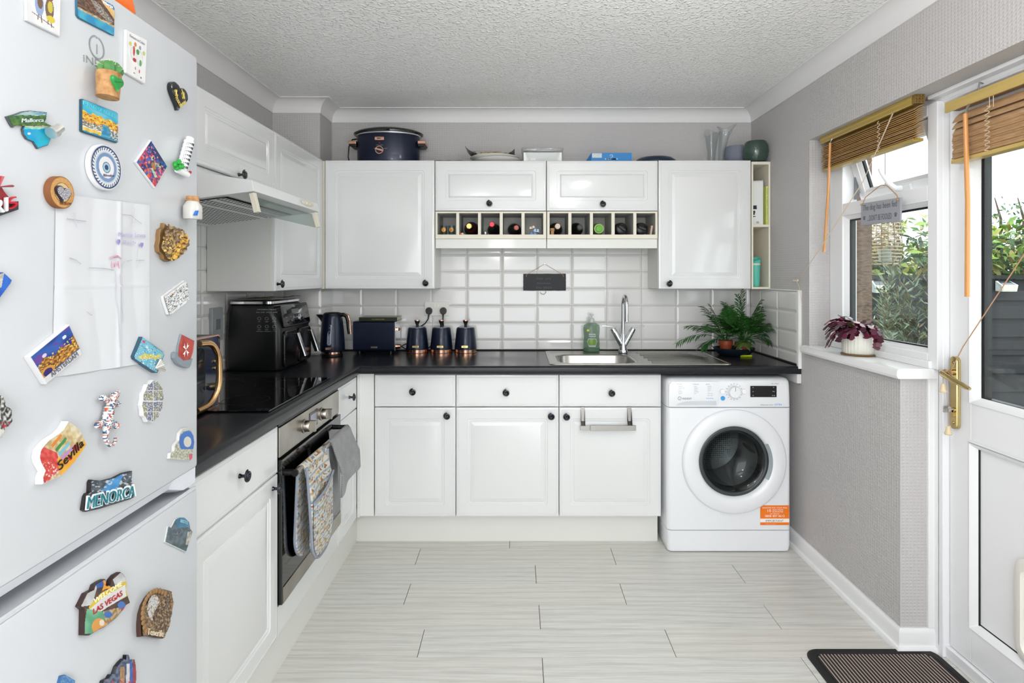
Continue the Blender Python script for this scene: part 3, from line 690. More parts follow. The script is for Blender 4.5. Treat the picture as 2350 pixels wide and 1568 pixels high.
# ================================================================== BUILT-IN OVEN
ST = pm('smeared stainless steel', '#bdb9b0', .30, metal=1.0, var=(7, '#8f8b82', .5), bump=(60, .05, (1, 1, 25)))
BG = pm('black oven glass', '#050505', .05, coat=.5)
ov = thing('oven', 'built-in steel and black glass oven under the hob', 'oven', (XL+.3, (YO0+YO1)/2, .148))
M = face_plus_x(XLD, YO0, 0); W = YO1-YO0
mb = MB(); mb.M = M; mb.box(.012, W-.012, .004, .52, .246, .846); mb.build('body', pm('black steel', '#121212', .4, metal=.5), ov, world=True, smooth=0)
mb = MB(); mb.M = M; mb.box(0, W, -.004, .006, .729, .826); cp = mb.build('control_panel', ST, ov, world=True, smooth=0, bevel=.0012)
mb = MB(); mb.M = M; mb.box(0, W, -.012, .004, .250, .722); od = mb.build('door', BG, ov, world=True, smooth=0, bevel=.0015)
mb = MB(); mb.M = M; mb.box(.006, W-.003, -.0145, -.0115, .252, .305); mb.build('door_trim', ST, od, world=True, smooth=0, bevel=.0006)
for yy in (.212, .392):
    mb = MB(); mb.M = M @ Matrix.Translation((yy, -.004, .776)) @ Matrix.Rotation(R(90), 4, 'X')
    mb.lathe([(.0245, 0), (.0245, .003), (.0205, .005), (.020, .022), (.0185, .024)], (0, 0, 0), 32); mb.box(-.006, .006, -.0195, .0195, .020, .042)
    mb.build('knob', pm('satin nickel', '#a9a39b', .3, metal=1), cp, world=True, smooth=40)
mb = MB(); mb.M = M; mb.box(.262, .345, -.0055, -.0035, .748, .808); mb.m = 1; mb.box(.272, .335, -.0062, -.0052, .757, .799)
mb.build('display', [pm('dark display rim', '#4a4d52', .3), pm('grey lcd', '#9aa0aa', .2)], cp, world=True, smooth=0)
mb = MB(); mb.M = M; zz = .672
mb.cyl((.025, -.046, zz), (W-.020, -.046, zz), .0105, seg=20)
hb_ = mb.build('handle_bar', pm('satin steel handle', '#b7ada4', .25, metal=1), od, world=True, smooth=50)
mb = MB(); mb.M = M
for yy in (.028, W-.024): mb.tube([(yy, -.010, zz), (yy, -.028, zz), (yy, -.046, zz)], [.0095, .0095, .0105], 14)
mb.cyl((.018, -.046, zz), (.026, -.046, zz), .0112, seg=20); mb.build('handle_mount', BLACKPL, od, world=True, smooth=50)
mb = MB(); mb.box(XLD-.020, XLD-.002, YO0+.001, YO1-.001, .149, .243); tag(mb.build('infill_panel', WHITE_GLOSS, smooth=0, bevel=.001), 'white infill panel between the oven and the plinth', 'panel')
mb = MB(); mb.box(XLD-.0035, XLD-.0005, YO0+.001, YO1-.001, .8275, .8495); tag(mb.build('vent_strip', BLACKPL, smooth=0), 'thin black ventilation strip between the oven and the worktop', 'vent')
# ---------------- hob
HOB = pm('black ceramic hob glass', '#030303', .03, coat=.5)
mb = MB(); mb.box(-1.285, -.782, 1.787, 2.372, ZW+.0005, ZW+.006)
hb = mb.build('hob', HOB, smooth=0, bevel=.0015); tag(hb, 'flat black ceramic hob set in the left worktop', 'hob')
mb = MB(); mb.m = 0
for (x, y, r) in ((-.93, 1.94, .075), (-1.15, 1.94, .09), (-.93, 2.22, .09), (-1.15, 2.22, .075)):
    ring = [[(x+rr*math.cos(R(a)), y+rr*math.sin(R(a)), ZW+.0063) for a in range(0, 360, 10)] for rr in (r, r+.0015)]
    mb.rings(ring, True, (False, False))
mb.build('cooking_zone', pm('grey zone print', '#2a2a2c', .3), hb, smooth=0)

# ================================================================== WASHING MACHINE
WMW = pm('white appliance enamel', '#eceef1', .2, coat=.3)
YM = 2.70; wx0, wx1 = XY(1531.5, YM), XY(1816, YM); W = wx1-wx0; HM = .832
wm = thing('washing_machine', 'white front-loading washing machine under the right end of the worktop', 'washing machine', ((wx0+wx1)/2, YM+.25, 0))
M = DB(wx0, YM, 0)
RD = .247; dcx, dcz = XY(1683.5, YM)-wx0, ZY(1058.5, YM)
mb = MB(); mb.M = M
# body: front face with rounded vertical edges, swept up; door opening cut as a ring
def fsec(x0, x1, y0, y1, r=.022, k=5):
    pts = []
    for (qx, qy, a0) in ((x1-r, y0+r, -90), (x1-.004, y1-.004, 0), (x0+.004, y1-.004, 90), (x0+r, y0+r, 180)):
        rr = r if qy < y0+.1 else .004
        for i in range(k+1):
            a = R(a0+90*i/k); pts.append((qx+rr*math.cos(a), qy+rr*math.sin(a)))
    return pts
mb.rings([[(x, y, z) for x, y in fsec(d, W-d, e, .50)] for z, d, e in ((.002, .012, .010), (.006, .004, .003), (.030, .001, .0), (.104, 0, 0), (.1045, .0015, .003))])
mb.build('plinth_panel', WMW, wm, world=True, smooth=30)
mb = MB(); mb.M = M
s_ = fsec(0, W, 0, .50)
mb.rings([[(x, y, z) for x, y in fsec(d, W-d, d, .50)] for z, d in ((.108, .0015), (.1085, 0), (.6895, 0), (.690, .0015))])
bd = mb.build('body', WMW, wm, world=True, smooth=30)
mb = MB(); mb.M = M
mb.rings([[(x, y, z) for x, y in fsec(d, W-d, e, .50, .022)] for z, d, e in ((.6935, .0015, .0015), (.694, 0, 0), (.735, 0, .001), (.795, .0, .006), (.812, .001, .010), (.822, .004, .018), (.829, .012, .035), (.832, .03, .06))])
mb.build('control_fascia', WMW, wm, world=True, smooth=40)
# drawer with scooped handle
fM = M @ Matrix.Rotation(R(90), 4, 'X')       # local x right, y up, z out of the machine
mb = MB(); mb.M = fM
poly = [(.006, .6975), (.04, .6945), (.215, .6950), (.236, .700), (.243, .712), (.243, .815), (.02, .815), (.008, .800)]
mb.rings([[(x, y, 0) for x, y in poly], [(x, y, .0035) for x, y in poly], [(x+(.125-x)*.012, y+(.756-y)*.03, .0042) for x, y in poly]])
dw = mb.build('detergent_drawer', WMW, wm, world=True, smooth=30)
mb = MB(); mb.M = fM
n = 24; top = [(.042+.19*k/n, .706+(.0145)*(1-(1-min(1, k/n*3.2))**2)+.004*k/n) for k in range(n+1)]; bot = [(.046+.186*k/n, .7035) for k in range(n+1)]
mb.rings([[(x, y, .0047) for x, y in top], [(x, y-.003, .0044) for x, y in top], [(x, y, .0046) for x, y in bot]], False, (False, False))
mb.build('finger_grip', pm('shaded drawer grip', '#cdd1d6', .3), dw, world=True, smooth=60)
# dial, buttons, screen, printed legends
mb = MB(); mb.M = fM; dX, dZ = XY(1684, YM)-wx0, ZY(899, YM)
mb.lathe([(.031, 0), (.031, .004), (.0285, .006), (.027, .020), (.0245, .023)], (dX, dZ, .0), 40); dl = mb.build('programme_dial', WMW, wm, world=True, smooth=35)
mb = MB(); mb.M = fM; mb.box(dX-.0008, dX+.0008, dZ+.005, dZ+.024, .0232, .0238); mb.build('pointer', INK, dl, world=True, smooth=0)
mb = MB(); mb.M = fM
for k in range(16):
    a = R(90-22.5*k); q = .0385
    if k == 4 and 0: continue
    mb.lathe([(.0016, 0), (.0016, .0006)], (dX+q*math.cos(a), dZ+q*math.sin(a), .0035), 8)
bX, bZ = XY(1707.5, YM)-wx0, ZY(898.5, YM)
def ltext(s, px, py, h, w=None, align='CENTER', z=.0048):
    mb.text(s, fM @ Matrix.Translation((XY(px, YM)-wx0, ZY(py, YM), z)), h, .0003, align, (w, h) if w else None)
mb.build('dial_marks', INK, wm, world=True, smooth=0)
mb = MB(); mb.M = Matrix.Identity(4)
for q_ in (XY(1657.5, YM)-wx0, bX): mb = MB(); mb.M = fM; mb.lathe([(.0115, 0), (.0115, .0035), (.0105, .0045)], (q_, bZ, .0015), 24); mb.build('button', pm('white button', '#f4f4f6', .3), wm, world=True, smooth=35)
mb = MB(); mb.M = fM; mb.lathe([(.0100, 0), (.0100, .004), (.009, .005)], (XY(1658.5, YM)-wx0, ZY(914, YM), .0015), 24); mb.build('button', pm('sky blue button', '#3a9be0', .3), wm, world=True, smooth=35)['label'] = 'sky blue round button'
mb = MB(); mb.M = fM; xa, xb, za, zb_ = XY(1722, YM)-wx0, XY(1782, YM)-wx0, ZY(911.5, YM), ZY(886, YM)
mb.box(xa, xb, za, zb_, 0, .0012); sc_ = mb.build('screen', BLACKGL, wm, world=True, smooth=0)
mb = MB(); M0 = fM
for (px, py, s) in ((1728, 889, 'o'), (1728, 898.5, 'o'), (1728, 907.5, 'o'), (1775, 889, 'o'), (1775, 898.5, '=o'), (1775, 907.5, 'o o')):
    mb.text(s, fM @ Matrix.Translation((XY(px, YM)-wx0, ZY(py, YM)-.003, .0014)), .010, .0002, 'CENTER', None)
mb.build('icon', pm('pale screen icons', '#c9ced6', .4), sc_, world=True, smooth=0)
# written legends
mb = MB()
rowsA = ['cotton 60', 'cotton eco 40', 'mixed', 'synthetics', 'rapid 30']; rowsB = ['cotton', 'synthetic', 'delicate', 'anti-allergy', 'wool']; rowsC = ['rapid 30', 'rapid 45', 'refresh', 'eco', 'rinse + spin', 'spin + drain']
def T(s, px, py, h, align='LEFT', z=.0048, w=None): mb.text(s, fM @ Matrix.Translation((XY(px, YM)-wx0, ZY(py, YM), z)), h*1.35, .0003, align, (w, h) if w else None)
T('20\' Zone', 1553.5, 882.5, .0045); T('Traditionals', 1589, 882.5, .0045); T('Specials', 1619, 882.5, .0045)
for r, yy in zip(rowsA, (886.5, 890.5, 894.7, 898.8, 903)): T('• '+r, 1555, yy+.8, .0036)
for r, yy in zip(rowsB, (886.5, 890.5, 894.7, 898.8, 903)): T('• '+r, 1591, yy+.8, .0036)
for r, yy in zip(rowsC, (886.5, 890.5, 894.7, 898.8, 903, 907.5)): T('• '+r, 1622, yy+.8, .0036)
T('9kg  1400rpm', 1770, 881.5, .0048, 'LEFT', .0015); T('(O)inverter motor', 1745, 930.5, .006, 'LEFT', .0012)
mb.build('legend', pm('grey legend print', '#8f949b', .5), wm, world=True, smooth=0)
mb = MB(); T('iNDESIT', 1565.5, 916.8, .0088, 'LEFT', .0048, .044)
rg = [[((XY(1559, YM)-wx0)+q*math.cos(R(a)), ZY(914, YM)+q*math.sin(R(a)), .0048) for a in range(0, 361, 20)] for q in (.0070, .0085)]
mb.M = fM; mb.rings(rg, False, (False, False)); mb.M = Matrix.Identity(4); T('i', 1558.3, 916.5, .008, 'LEFT')
mb.build('logo', INK, wm, world=True, smooth=0)
mb = MB(); T('Push & Go', 1620, 915.3, .0058, 'LEFT'); T('//XTRA', 1777, 930.5, .0085, 'LEFT', .0012); mb.build('blue_print', pm('sky blue print', '#4aa3dd', .5), wm, world=True, smooth=0)
# porthole door
mb = MB(); mb.M = fM @ Matrix.Translation((dcx, dcz, 0))
gr = XY(1760, YM)-XY(1684, YM)          # glass radius
gr = .166
Lr = [(RD, .001), (RD, .012), (RD-.003, .017), (RD-.010, .0205), (RD-.030, .024), (gr+.035, .0255), (gr+.012, .022), (gr+.003, .013), (gr, .004)]
mb.rings([[(r*math.cos(2*math.pi*k/96), r*math.sin(2*math.pi*k/96), z) for k in range(96)] for r, z in Lr], True, (False, False))
dr_ = mb.build('door', WMW, wm, world=True, smooth=50)
# handle recess: right hand segment of the ring, scooped
mb = MB(); mb.M = fM @ Matrix.Translation((dcx, dcz, 0))
n = 20; aa = [R(-28+58*k/n) for k in range(n+1)]
mb.rings([[(r*math.cos(a), r*math.sin(a), z) for a in aa] for r, z in ((gr-.004, .0155), (gr+.004, .0175), (gr+.012, .0225))], False, (False, False))
mb.build('handle', pm('grey door grip', '#8d969a', .3), dr_, world=True, smooth=50)
mb = MB(); mb.M = fM @ Matrix.Translation((dcx, dcz, 0))
mb.rings([[(r*math.cos(2*math.pi*k/64), r*math.sin(2*math.pi*k/64), z) for k in range(64)] for r, z in ((gr, .004), (gr-.004, .007), (gr-.016, .006), (gr-.022, -.002), (gr-.03, -.05))], True, (False, False))
mb.build('gasket', pm('grey rubber gasket', '#3b4043', .35), dr_, world=True, smooth=50)
mb = MB(); mb.M = fM @ Matrix.Translation((dcx, dcz, 0))
gl_ = [(gr-.010, .004), (gr-.020, .006), (gr-.036, -.012), (gr-.052, -.040), (.078, -.060), (.04, -.066), (.0005, -.067)]
mb.rings([[(r*math.cos(2*math.pi*k/64), r*math.sin(2*math.pi*k/64), z) for k in range(64)] for r, z in gl_]+[[(r*math.cos(2*math.pi*k/64), r*math.sin(2*math.pi*k/64), z-.004) for k in range(64)] for r, z in gl_[::-1]], True, (False, False))
mb.build('porthole', thin_glass('smoked porthole glass', '#c4c8c8', 1.4), dr_, world=True, smooth=60)
# opening behind the door is the drum: the body front is closed, so the drum is a bowl standing just in front of it
DRM = pm('perforated steel drum', '#8a8b8d', .3, metal=1.0)
_n, _l = DRM.node_tree.nodes, DRM.node_tree.links
_t = _n.new('ShaderNodeTexCoord'); _v = _n.new('ShaderNodeTexVoronoi'); _v.inputs['Scale'].default_value = 95; _v.inputs['Randomness'].default_value = .15; _l.new(_t.outputs['Object'], _v.inputs['Vector'])
_r = _n.new('ShaderNodeValToRGB'); _r.color_ramp.elements[0].position = .28; _r.color_ramp.elements[1].position = .36; _r.color_ramp.elements[0].color = (.01, .01, .01, 1); _r.color_ramp.elements[1].color = (.28, .28, .29, 1)
_l.new(_v.outputs['Distance'], _r.inputs[0]); _l.new(_r.outputs[0], _n['Principled BSDF'].inputs['Base Color'])
mb = MB(); mb.M = fM @ Matrix.Translation((dcx, dcz, 0))
prof = [(gr-.012, -.02), (gr+.01, -.05), (gr+.045, -.09), (gr+.05, -.32), (gr+.02, -.36), (.02, -.37)]
mb.rings([[(r*math.cos(2*math.pi*k/48), r*math.sin(2*math.pi*k/48), z) for k in range(48)] for r, z in prof], True, (False, True))
mb.build('drum', DRM, wm, world=True, smooth=50)
for a0 in (118, 238, 358):
    mb = MB(); mb.M = fM @ Matrix.Translation((dcx, dcz, 0)) @ Matrix.Rotation(R(a0), 4, 'Z')
    mb.rings([[(gr+.05-h*math.cos(t*1.2)*1, w*math.sin(t), z) for t in [R(-90+180*k/12) for k in range(13)]] for z, h, w in ((-.10, .045, .030), (-.2, .062, .036), (-.34, .05, .03))], False, (False, False))
    mb.build('paddle', pm('drum paddle steel', '#a9aaac', .25, metal=1), wm, world=True, smooth=60)
# cut a round opening in the body and fascia with a boolean-free ring: replace by boolean on the body only
cut = MB(); cut.M = fM @ Matrix.Translation((dcx, dcz, 0)); cut.lathe([(gr-.002, -.45), (gr-.002, .05)], (0, 0, 0), 64)
cm = cut.build('cutter', WMW, None, smooth=0)
inv = wmat(wm).inverted()
bo = bd.modifiers.new('opening', 'BOOLEAN'); bo.operation = 'DIFFERENCE'; bo.object = cm; bo.solver = 'EXACT'
bpy.context.view_layer.update(); dg = bpy.context.evaluated_depsgraph_get()
nm = bpy.data.meshes.new_from_object(bd.evaluated_get(dg)); bd.modifiers.clear(); bd.data = nm; bpy.data.objects.remove(cm)
# hollow the body behind the opening is not needed: the cut runs 45 cm deep, wider drum parts stay inside it
# orange sticker
mb = MB(); sx0_, sx1_, sz0_, sz1_ = XY(1744.5, YM)-wx0, XY(1811, YM)-wx0, ZY(1205.5, YM), ZY(1160, YM)
mb.M = fM; mb.m = 0; mb.box(sx0_, sx1_, sz0_, sz1_, 0, .0006); mb.m = 1; mb.box(sx0_, sx1_, ZY(1199, YM), ZY(1190.5, YM), .0006, .0009)
mb.M = Matrix.Identity(4); mb.m = 1
def TS(s, py, w, h, dx=0): mb.text(s, fM @ Matrix.Translation(((sx0_+sx1_)/2+dx, ZY(py, YM), .0009)), h, .0003, 'CENTER', (w, h))
TS('REGISTER FOR YOUR FREE', 1167, .118, .0055); TS('10', 1175.5, .017, .013, -.026); TS('YEAR PARTS', 1171.8, .052, .0055, .014); TS('GUARANTEE', 1176, .052, .0055, .014)
TS('CALL FREE NOW', 1180.3, .045, .004); TS('0800 497 0613', 1187, .092, .0105); TS('indesit.co.uk/register', 1203.8, .05, .003, -.02)
mb.m = 2; TS('IMPORTANT', 1198, .085, .0100)
mb.build('sticker', [pm('orange sticker', '#f07a1a', .4), pm('white sticker print', '#fff6ee', .4), INK], wm, world=True, smooth=0)['label'] = 'orange guarantee sticker'
# ================================================================== FRIDGE FREEZER
FT = R(1.41); FM = Matrix.Translation((-.675, 1.197, 0)) @ Matrix.Rotation(FT, 4, 'Z')      # local x out of the doors, y along them, z up
FIN = FM.inverted()
def FP(px, py, off=0.0):
    """where the sight line through a photo pixel meets the door plane (local y, z)"""
    n = Vector((math.cos(FT), math.sin(FT))); k = (px-CX)/F
    t = (Vector((-.675, 1.197)).dot(n)+off)/(k*n.x+n.y)
    q = FIN @ Vector((k*t, t, EYE-(py-CY)/F*t)); return (q.y, q.z)
FRW = pm('white fridge enamel', '#c5c8cc', .28, coat=.25, bump=(500, .03))
fr_ = thing('fridge_freezer', 'tall white fridge freezer covered in souvenir magnets', 'fridge', tuple(FM @ Vector((-.32, -.30, 0))), (0, 0, FT))
def fb(mb, name, mat, parent=fr_, **k): return mb.build(name, mat, parent, world=True, **k)
mb = MB(); mb.M = FM; mb.box(-.62, -.066, -.598, -.002, .02, 1.775); fb(mb, 'body', FRW, smooth=0, bevel=.004)
def slab(z0, z1, r=.004):
    mb = MB(); mb.M = FM
    def sec(d): return [(-.062, -.600+d), (-.006-d*0, -.600+d), (-.0015, -.5985+d), (0, -.594+d), (0, -.006-d), (-.0015, -.0015-d), (-.006, 0-d), (-.062, 0-d)]
    mb.rings([[(x-(dx if x > -.03 else 0), y, z) for x, y in sec(dd)] for z, dd, dx in ((z0, .002, .004), (z0+.003, 0, .0008), (z0+.006, 0, 0), (z1-.006, 0, 0), (z1-.003, 0, .0008), (z1, .002, .004))]); return mb
dU = fb(slab(.917, 1.781), 'door', FRW, smooth=30); dU['label'] = 'upper fridge door'
dL = fb(slab(.06, .872), 'door', FRW, smooth=30); dL['label'] = 'lower freezer door'
GRIP = pm('pale grey grip moulding', '#d3d5dd', .3, coat=.2)
mb = MB(); mb.M = FM
# scooped grip under the upper door and lip on top of the lower door
mb.rings([[(x, y, z) for x, z in ((-.004, .9168), (-.012, .900), (-.030, .893), (-.050, .893), (-.050, .9168))] for y in (-.600, -.085)], True, (True, True))
mb.rings([[(x, y, z) for x, z in ((-.004, .9168), (-.0045, .884+.0), (-.02, .880), (-.05, .880), (-.05, .9168))] for y in (-.045, -.002)], True, (True, True))
mb.rings([[(-.004, -.085, .9168), (-.012, -.085, .900), (-.030, -.085, .893), (-.05, -.085, .893), (-.05, -.085, .9168)], [(-.004, -.045, .9168), (-.0045, -.045, .884), (-.02, -.045, .880), (-.05, -.045, .880), (-.05, -.045, .9168)]], True, (True, True))
fb(mb, 'grip_strip', GRIP, dU, smooth=35)
mb = MB(); mb.M = FM
mb.rings([[(x, y, z) for x, z in ((-.001, .8722), (-.0015, .876), (-.005, .8775), (-.008, .876), (-.010, .8722))] for y in (-.598, -.062, -.03, -.003)], True, (True, True)); fb(mb, 'top_lip', FRW, dL, smooth=35)
mb = MB(); mb.M = FM; mb.lathe([(.022, 0), (.022, .010), (.018, .016), (.002, .018)], (-.034, -.045, 1.7755), 20, sy=1.3, sx=.9); fb(mb, 'hinge_cap', pm('white hinge cap', '#f3f3f3', .3), smooth=50)
def fvec(px, py, off):
    y, z = FP(px, py, off); return Vector((off, y, z))
def ftext(mb, s, p0, p1, p2, off, depth=.0006, bold=0.0, fit=True):
    a, b, c = fvec(*p0, off), fvec(*p1, off), fvec(*p2, off); M = Matrix.Identity(4)
    for i in range(3): M[i][0], M[i][1], M[i][2], M[i][3] = (b-a)[i], (c-a)[i], (1, 0, 0)[i], a[i]
    old = mb.M; mb.M = FM; mb.text(s, M, 1.0, depth, 'LEFT', (1, 1), bold); mb.M = old
# logo on the door
mb = MB(); mb.M = FM; c = fvec(222, 109, .0004)
ring = []
for q in (.0150, .0172): ring.append([(.0008, c.y+q*math.cos(R(a)), c.z+q*1.06*math.sin(R(a))) for a in range(100, 441, 12)])
mb.rings(ring, False, (False, False)); mb.box(0, .0008, c.y-.0012, c.y+.0012, c.z-.010, c.z+.005); mb.box(0, .0008, c.y-.0013, c.y+.0013, c.z+.0145, c.z+.0172)
mb.M = Matrix.Identity(4); ftext(mb, 'iNDESIT', (191, 141), (276, 172), (191, 124), .0004)
fb(mb, 'logo', pm('silver door logo', '#b5b7ba', .3, metal=.7), dU, smooth=0)

# ---------------------------------------------------------------- magnet painters
def painter(spec):
    def f(u, v):
        c = (1, 1, 1)
        for it in spec:
            k = it[0]
            if k == 'n': 
                s = it[3]; st = it[4] if len(it) > 4 else 1; c = mix(hx(it[1]), hx(it[2]), (nz(u*st, v, s, it[5] if len(it) > 5 else 0)-.35)*3.2)
            elif k == 'b':
                w = (nz(u, 0, 7, it[1])-.5)*(it[6] if len(it) > 6 else .05)
                if it[1]+w <= v <= it[2]+w*(1 if it[2] < 1 else 0): c = mix(hx(it[3]), hx(it[4]), (nz(u, v, it[5])-.35)*3.2)
            elif k == 'p':
                if inpoly(u, v, it[1]): c = mix(hx(it[2]), hx(it[3]), (nz(u, v, it[4])-.35)*3.2) if len(it) > 3 else hx(it[2])
            elif k == 'c':
                d = math.hypot(u-it[1], v-it[2])
                if (it[5] if len(it) > 5 else -1) <= d <= it[3]: c = hx(it[4])
            elif k == 'e':
                if ((u-it[1])/it[3])**2+((v-it[2])/it[4])**2 <= 1: c = hx(it[5])
            elif k == 's':      # scattered specks: colour, density threshold, scale, v range
                if it[4] <= v <= it[5] and nz(u, v, it[3], 9.3) > it[2]: c = hx(it[1])
        return c
    return f
def plaque(name, label, out, thick, edge, paint=None, quad=None, n=70, cat='fridge magnet', relief=0.0, base=0.0, mat=None, face='', backs=None, rs=9, facemat=None):
    """magnet whose front outline follows the pixels; printed front face is a part of its own"""
    thick *= .62; off_ = thick+base
    P = [FP(px, py, off_) for px, py in out]
    cy_, cz_ = sum(p[0] for p in P)/len(P), sum(p[1] for p in P)/len(P)
    t = thing(name, label, cat, tuple(FM @ Vector((.0003, cy_, cz_))), (0, 0, FT), 'souvenir magnets on the fridge' )
    mb = MB(); mb.M = FM
    area2 = sum(P[i][0]*P[(i+1) % len(P)][1]-P[(i+1) % len(P)][0]*P[i][1] for i in range(len(P)))
    PP = P if area2 > 0 else P[::-1]
    mb.rings([[(.0003, y, z) for y, z in PP], [(.0003+base+thick*.85, y, z) for y, z in PP], [(.0003+base+thick, cy_+(y-cy_)*.975, cz_+(z-cz_)*.975) for y, z in PP]])
    bk = mb.build('backing', mat or pm('magnet edge '+edge, lin([x*.88 for x in hx(edge)]), .45), t, world=True, smooth=30)
    LOFF[t.name] = off_+.0009+relief*.6
    if paint:
        if quad: Q = [FP(px, py, thick+base) for px, py in quad]      # tl, tr, br, bl
        else:
            xa, xb, ya, yb = min(p[0] for p in out), max(p[0] for p in out), min(p[1] for p in out), max(p[1] for p in out)
            Q = [FP(px, py, off_) for px, py in ((xa, ya), (xb, ya), (xb, yb), (xa, yb))]
        def pt(u, v):
            a = [Q[3][i]+(Q[2][i]-Q[3][i])*u for i in (0, 1)]; b = [Q[0][i]+(Q[1][i]-Q[0][i])*u for i in (0, 1)]
            return [a[i]+(b[i]-a[i])*v for i in (0, 1)]
        S = [(cy_+(y-cy_)*.965, cz_+(z-cz_)*.965) for y, z in P]
        def mk(u, v): y, z = pt(u, v); return inpoly(y, z, S)
        mb = MB(); mb.M = FM
        def fn(u, v):
            y, z = pt(u, v); h = relief*(nz(u, v, rs, 3.1)*.7+nz(u, v, rs*2.3, 5)*.3) if relief else 0
            return (.0004+base+thick+h+.0002, y, z)
        mb.grid(fn, n, n, paint if callable(paint) else painter(paint), mk)
        mb.build('picture', facemat or PRINT, t, world=True, smooth=60 if relief else 0)
    return t
def addpart(t, name, mb, mat, **k): return mb.build(name, mat, t, world=True, **k)
def letters(t, s, p0, p1, p2, off_, color, depth=.0008, bold=0.0, name='lettering'):
    off = LOFF.get(t.name, off_); mb = MB(); ftext(mb, s, p0, p1, p2, off+(.0028 if name == 'letter_outline' else .0048 if depth == .002 else .0004), depth, bold); return addpart(t, name, mb, pm('print '+color, color, .4), smooth=0)
GRP = 'souvenir magnets on the fridge'
LOFF = {}
bird = lambda x, a, b: [('e', x, .52, .13, .26, a), ('e', x, .80, .10, .09, '#8a5a3c'), ('e', x+.02, .58, .08, .14, b), ('p', [(x-.05, .28), (x-.02, .28), (x-.04, .14), (x-.06, .14)], '#6b5a55'), ('p', [(x+.04, .28), (x+.07, .28), (x+.08, .12), (x+.05, .12)], '#6b5a55')]
plaque('card_magnet', 'white card magnet with two cartoon birds, at the top edge above the fridge logo', [(60, -46), (139, -14), (137, 84), (61, 47)], .006, '#f1f1f3',
    [('n', '#fbfbfb', '#f4f4f6', 4)]+bird(.36, '#9db1da', '#7c5b48')+bird(.66, '#7a5f55', '#d9c94a')+[('e', .70, .30, .13, .08, '#e2cf3e'), ('p', [(.15, .26), (.8, .13), (.8, .15), (.15, .28)], '#8a6258')], [(60, -46), (139, -14), (137, 84), (61, 47)])
t = plaque('photo_magnet', 'rectangular magnet with an orange cliff above a blue sea, at the top of the fridge', [(175, -34), (259, 12), (263, 19), (262, 82), (256, 80), (181, 42), (176, 34)], .004, '#2c6a8c',
    [('b', .55, 1.2, '#e9b46a', '#f5d79a', 3), ('p', [(0, 1), (.55, 1), (1, .52), (1, .2), (0, .3)], '#8d5a3c', '#3e3a33', 16), ('p', [(.3, .85), (.6, .75), (.95, .45), (.9, .30), (.5, .5)], '#b9b4ae', '#6a5c52', 26), ('b', -1, .28, '#2592c4', '#47b3cf', 4), ('p', [(.6, 1.01), (1.01, 1.01), (1.01, .8)], '#2b86c0'), ('b', .26, .33, '#d6c19b', '#a48f6b', 15)], [(175, -34), (263, 12), (262, 82), (177, 38)])
letters(t, 'Nerja', (238, 10), (259, 21), (238, 2), .0046, '#f4f4f4')
t = plaque('card_magnet', 'white card magnet with two dancing cartoon birds and small writing', [(290, 68), (337, 92), (333, 193), (289, 167)], .008, '#f6f6f7',
    [('n', '#fdfdfd', '#f6f6f6', 4), ('c', .36, .53, .17, '#d9d9dc'), ('c', .36, .53, .145, '#f5f3f0'), ('c', .65, .50, .17, '#d6d8da'), ('c', .65, .50, .145, '#f5f3f0'), ('e', .36, .60, .05, .12, '#c2453d'), ('e', .55, .62, .08, .06, '#4f9c50'), ('e', .40, .40, .09, .05, '#b33a35'), ('e', .70, .40, .06, .07, '#63a96a'), ('e', .18, .72, .07, .05, '#d9d96a'), ('e', .86, .66, .07, .05, '#c9d77a'), ('e', .42, .76, .06, .05, '#d9824a'), ('e', .66, .74, .06, .05, '#a2a9b5'), ('e', .45, .22, .03, .04, '#b98a55'), ('e', .66, .20, .03, .04, '#c2453d'), ('e', .4, .10, .05, .02, '#b58c5c'), ('e', .75, .08, .04, .02, '#8a6652')], [(290, 68), (337, 92), (333, 193), (289, 167)])
letters(t, 'Partners in Crime', (298, 84), (332, 104), (298, 78), .0088, '#8f959c', .0004)
# cactus in a cork pot with a green heart
t = thing('cactus_magnet', 'small green cactus in a cork pot with a green heart, stuck below the logo', 'fridge magnet', tuple(FM @ Vector((0, FP(246, 196)[0], FP(246, 226)[1]))), (0, 0, FT), GRP)
c0, c1 = fvec(247, 224, .022), fvec(250, 168, .022)
mb = MB(); mb.M = FM; mb.cyl(c0, c1, .0155, .0172, 28); cork = addpart(t, 'cork_pot', mb, pm('cork', '#c79c6b', .85, bump=(120, .5), var=(90, '#8a5c34', .5)), smooth=40)
mb = MB(); mb.M = FM; c = fvec(253, 160, .022)
rr = []
for k in range(9):
    ph = R(-60+150*k/8); rr.append([(c.x+.0160*math.cos(ph)*(1+.13*math.cos(9*R(a)))*math.cos(R(a)), c.y+.0160*math.cos(ph)*(1+.13*math.cos(9*R(a)))*math.sin(R(a)), c.z+.014*math.sin(ph)) for a in range(0, 360, 8)])
mb.rings(rr); ca = addpart(t, 'cactus', mb, pm('cactus green', '#2f6a3c', .5, var=(60, '#5b8f4c', .5)), smooth=60)
mb = MB(); mb.M = FM; rng = random.Random(2)
for k in range(46):
    a, ph = rng.random()*6.28, R(rng.uniform(5, 85)); d = Vector((math.cos(ph)*math.cos(a), math.cos(ph)*math.sin(a), math.sin(ph)*.8)); p = c+d*.0160; mb.tube([p, p+d*.0055], [.0005, .0001], 4)
o = mb.build('spines', pm('pale spines', '#cfcfae', .6), ca, world=True, smooth=0); o['kind'] = 'stuff'
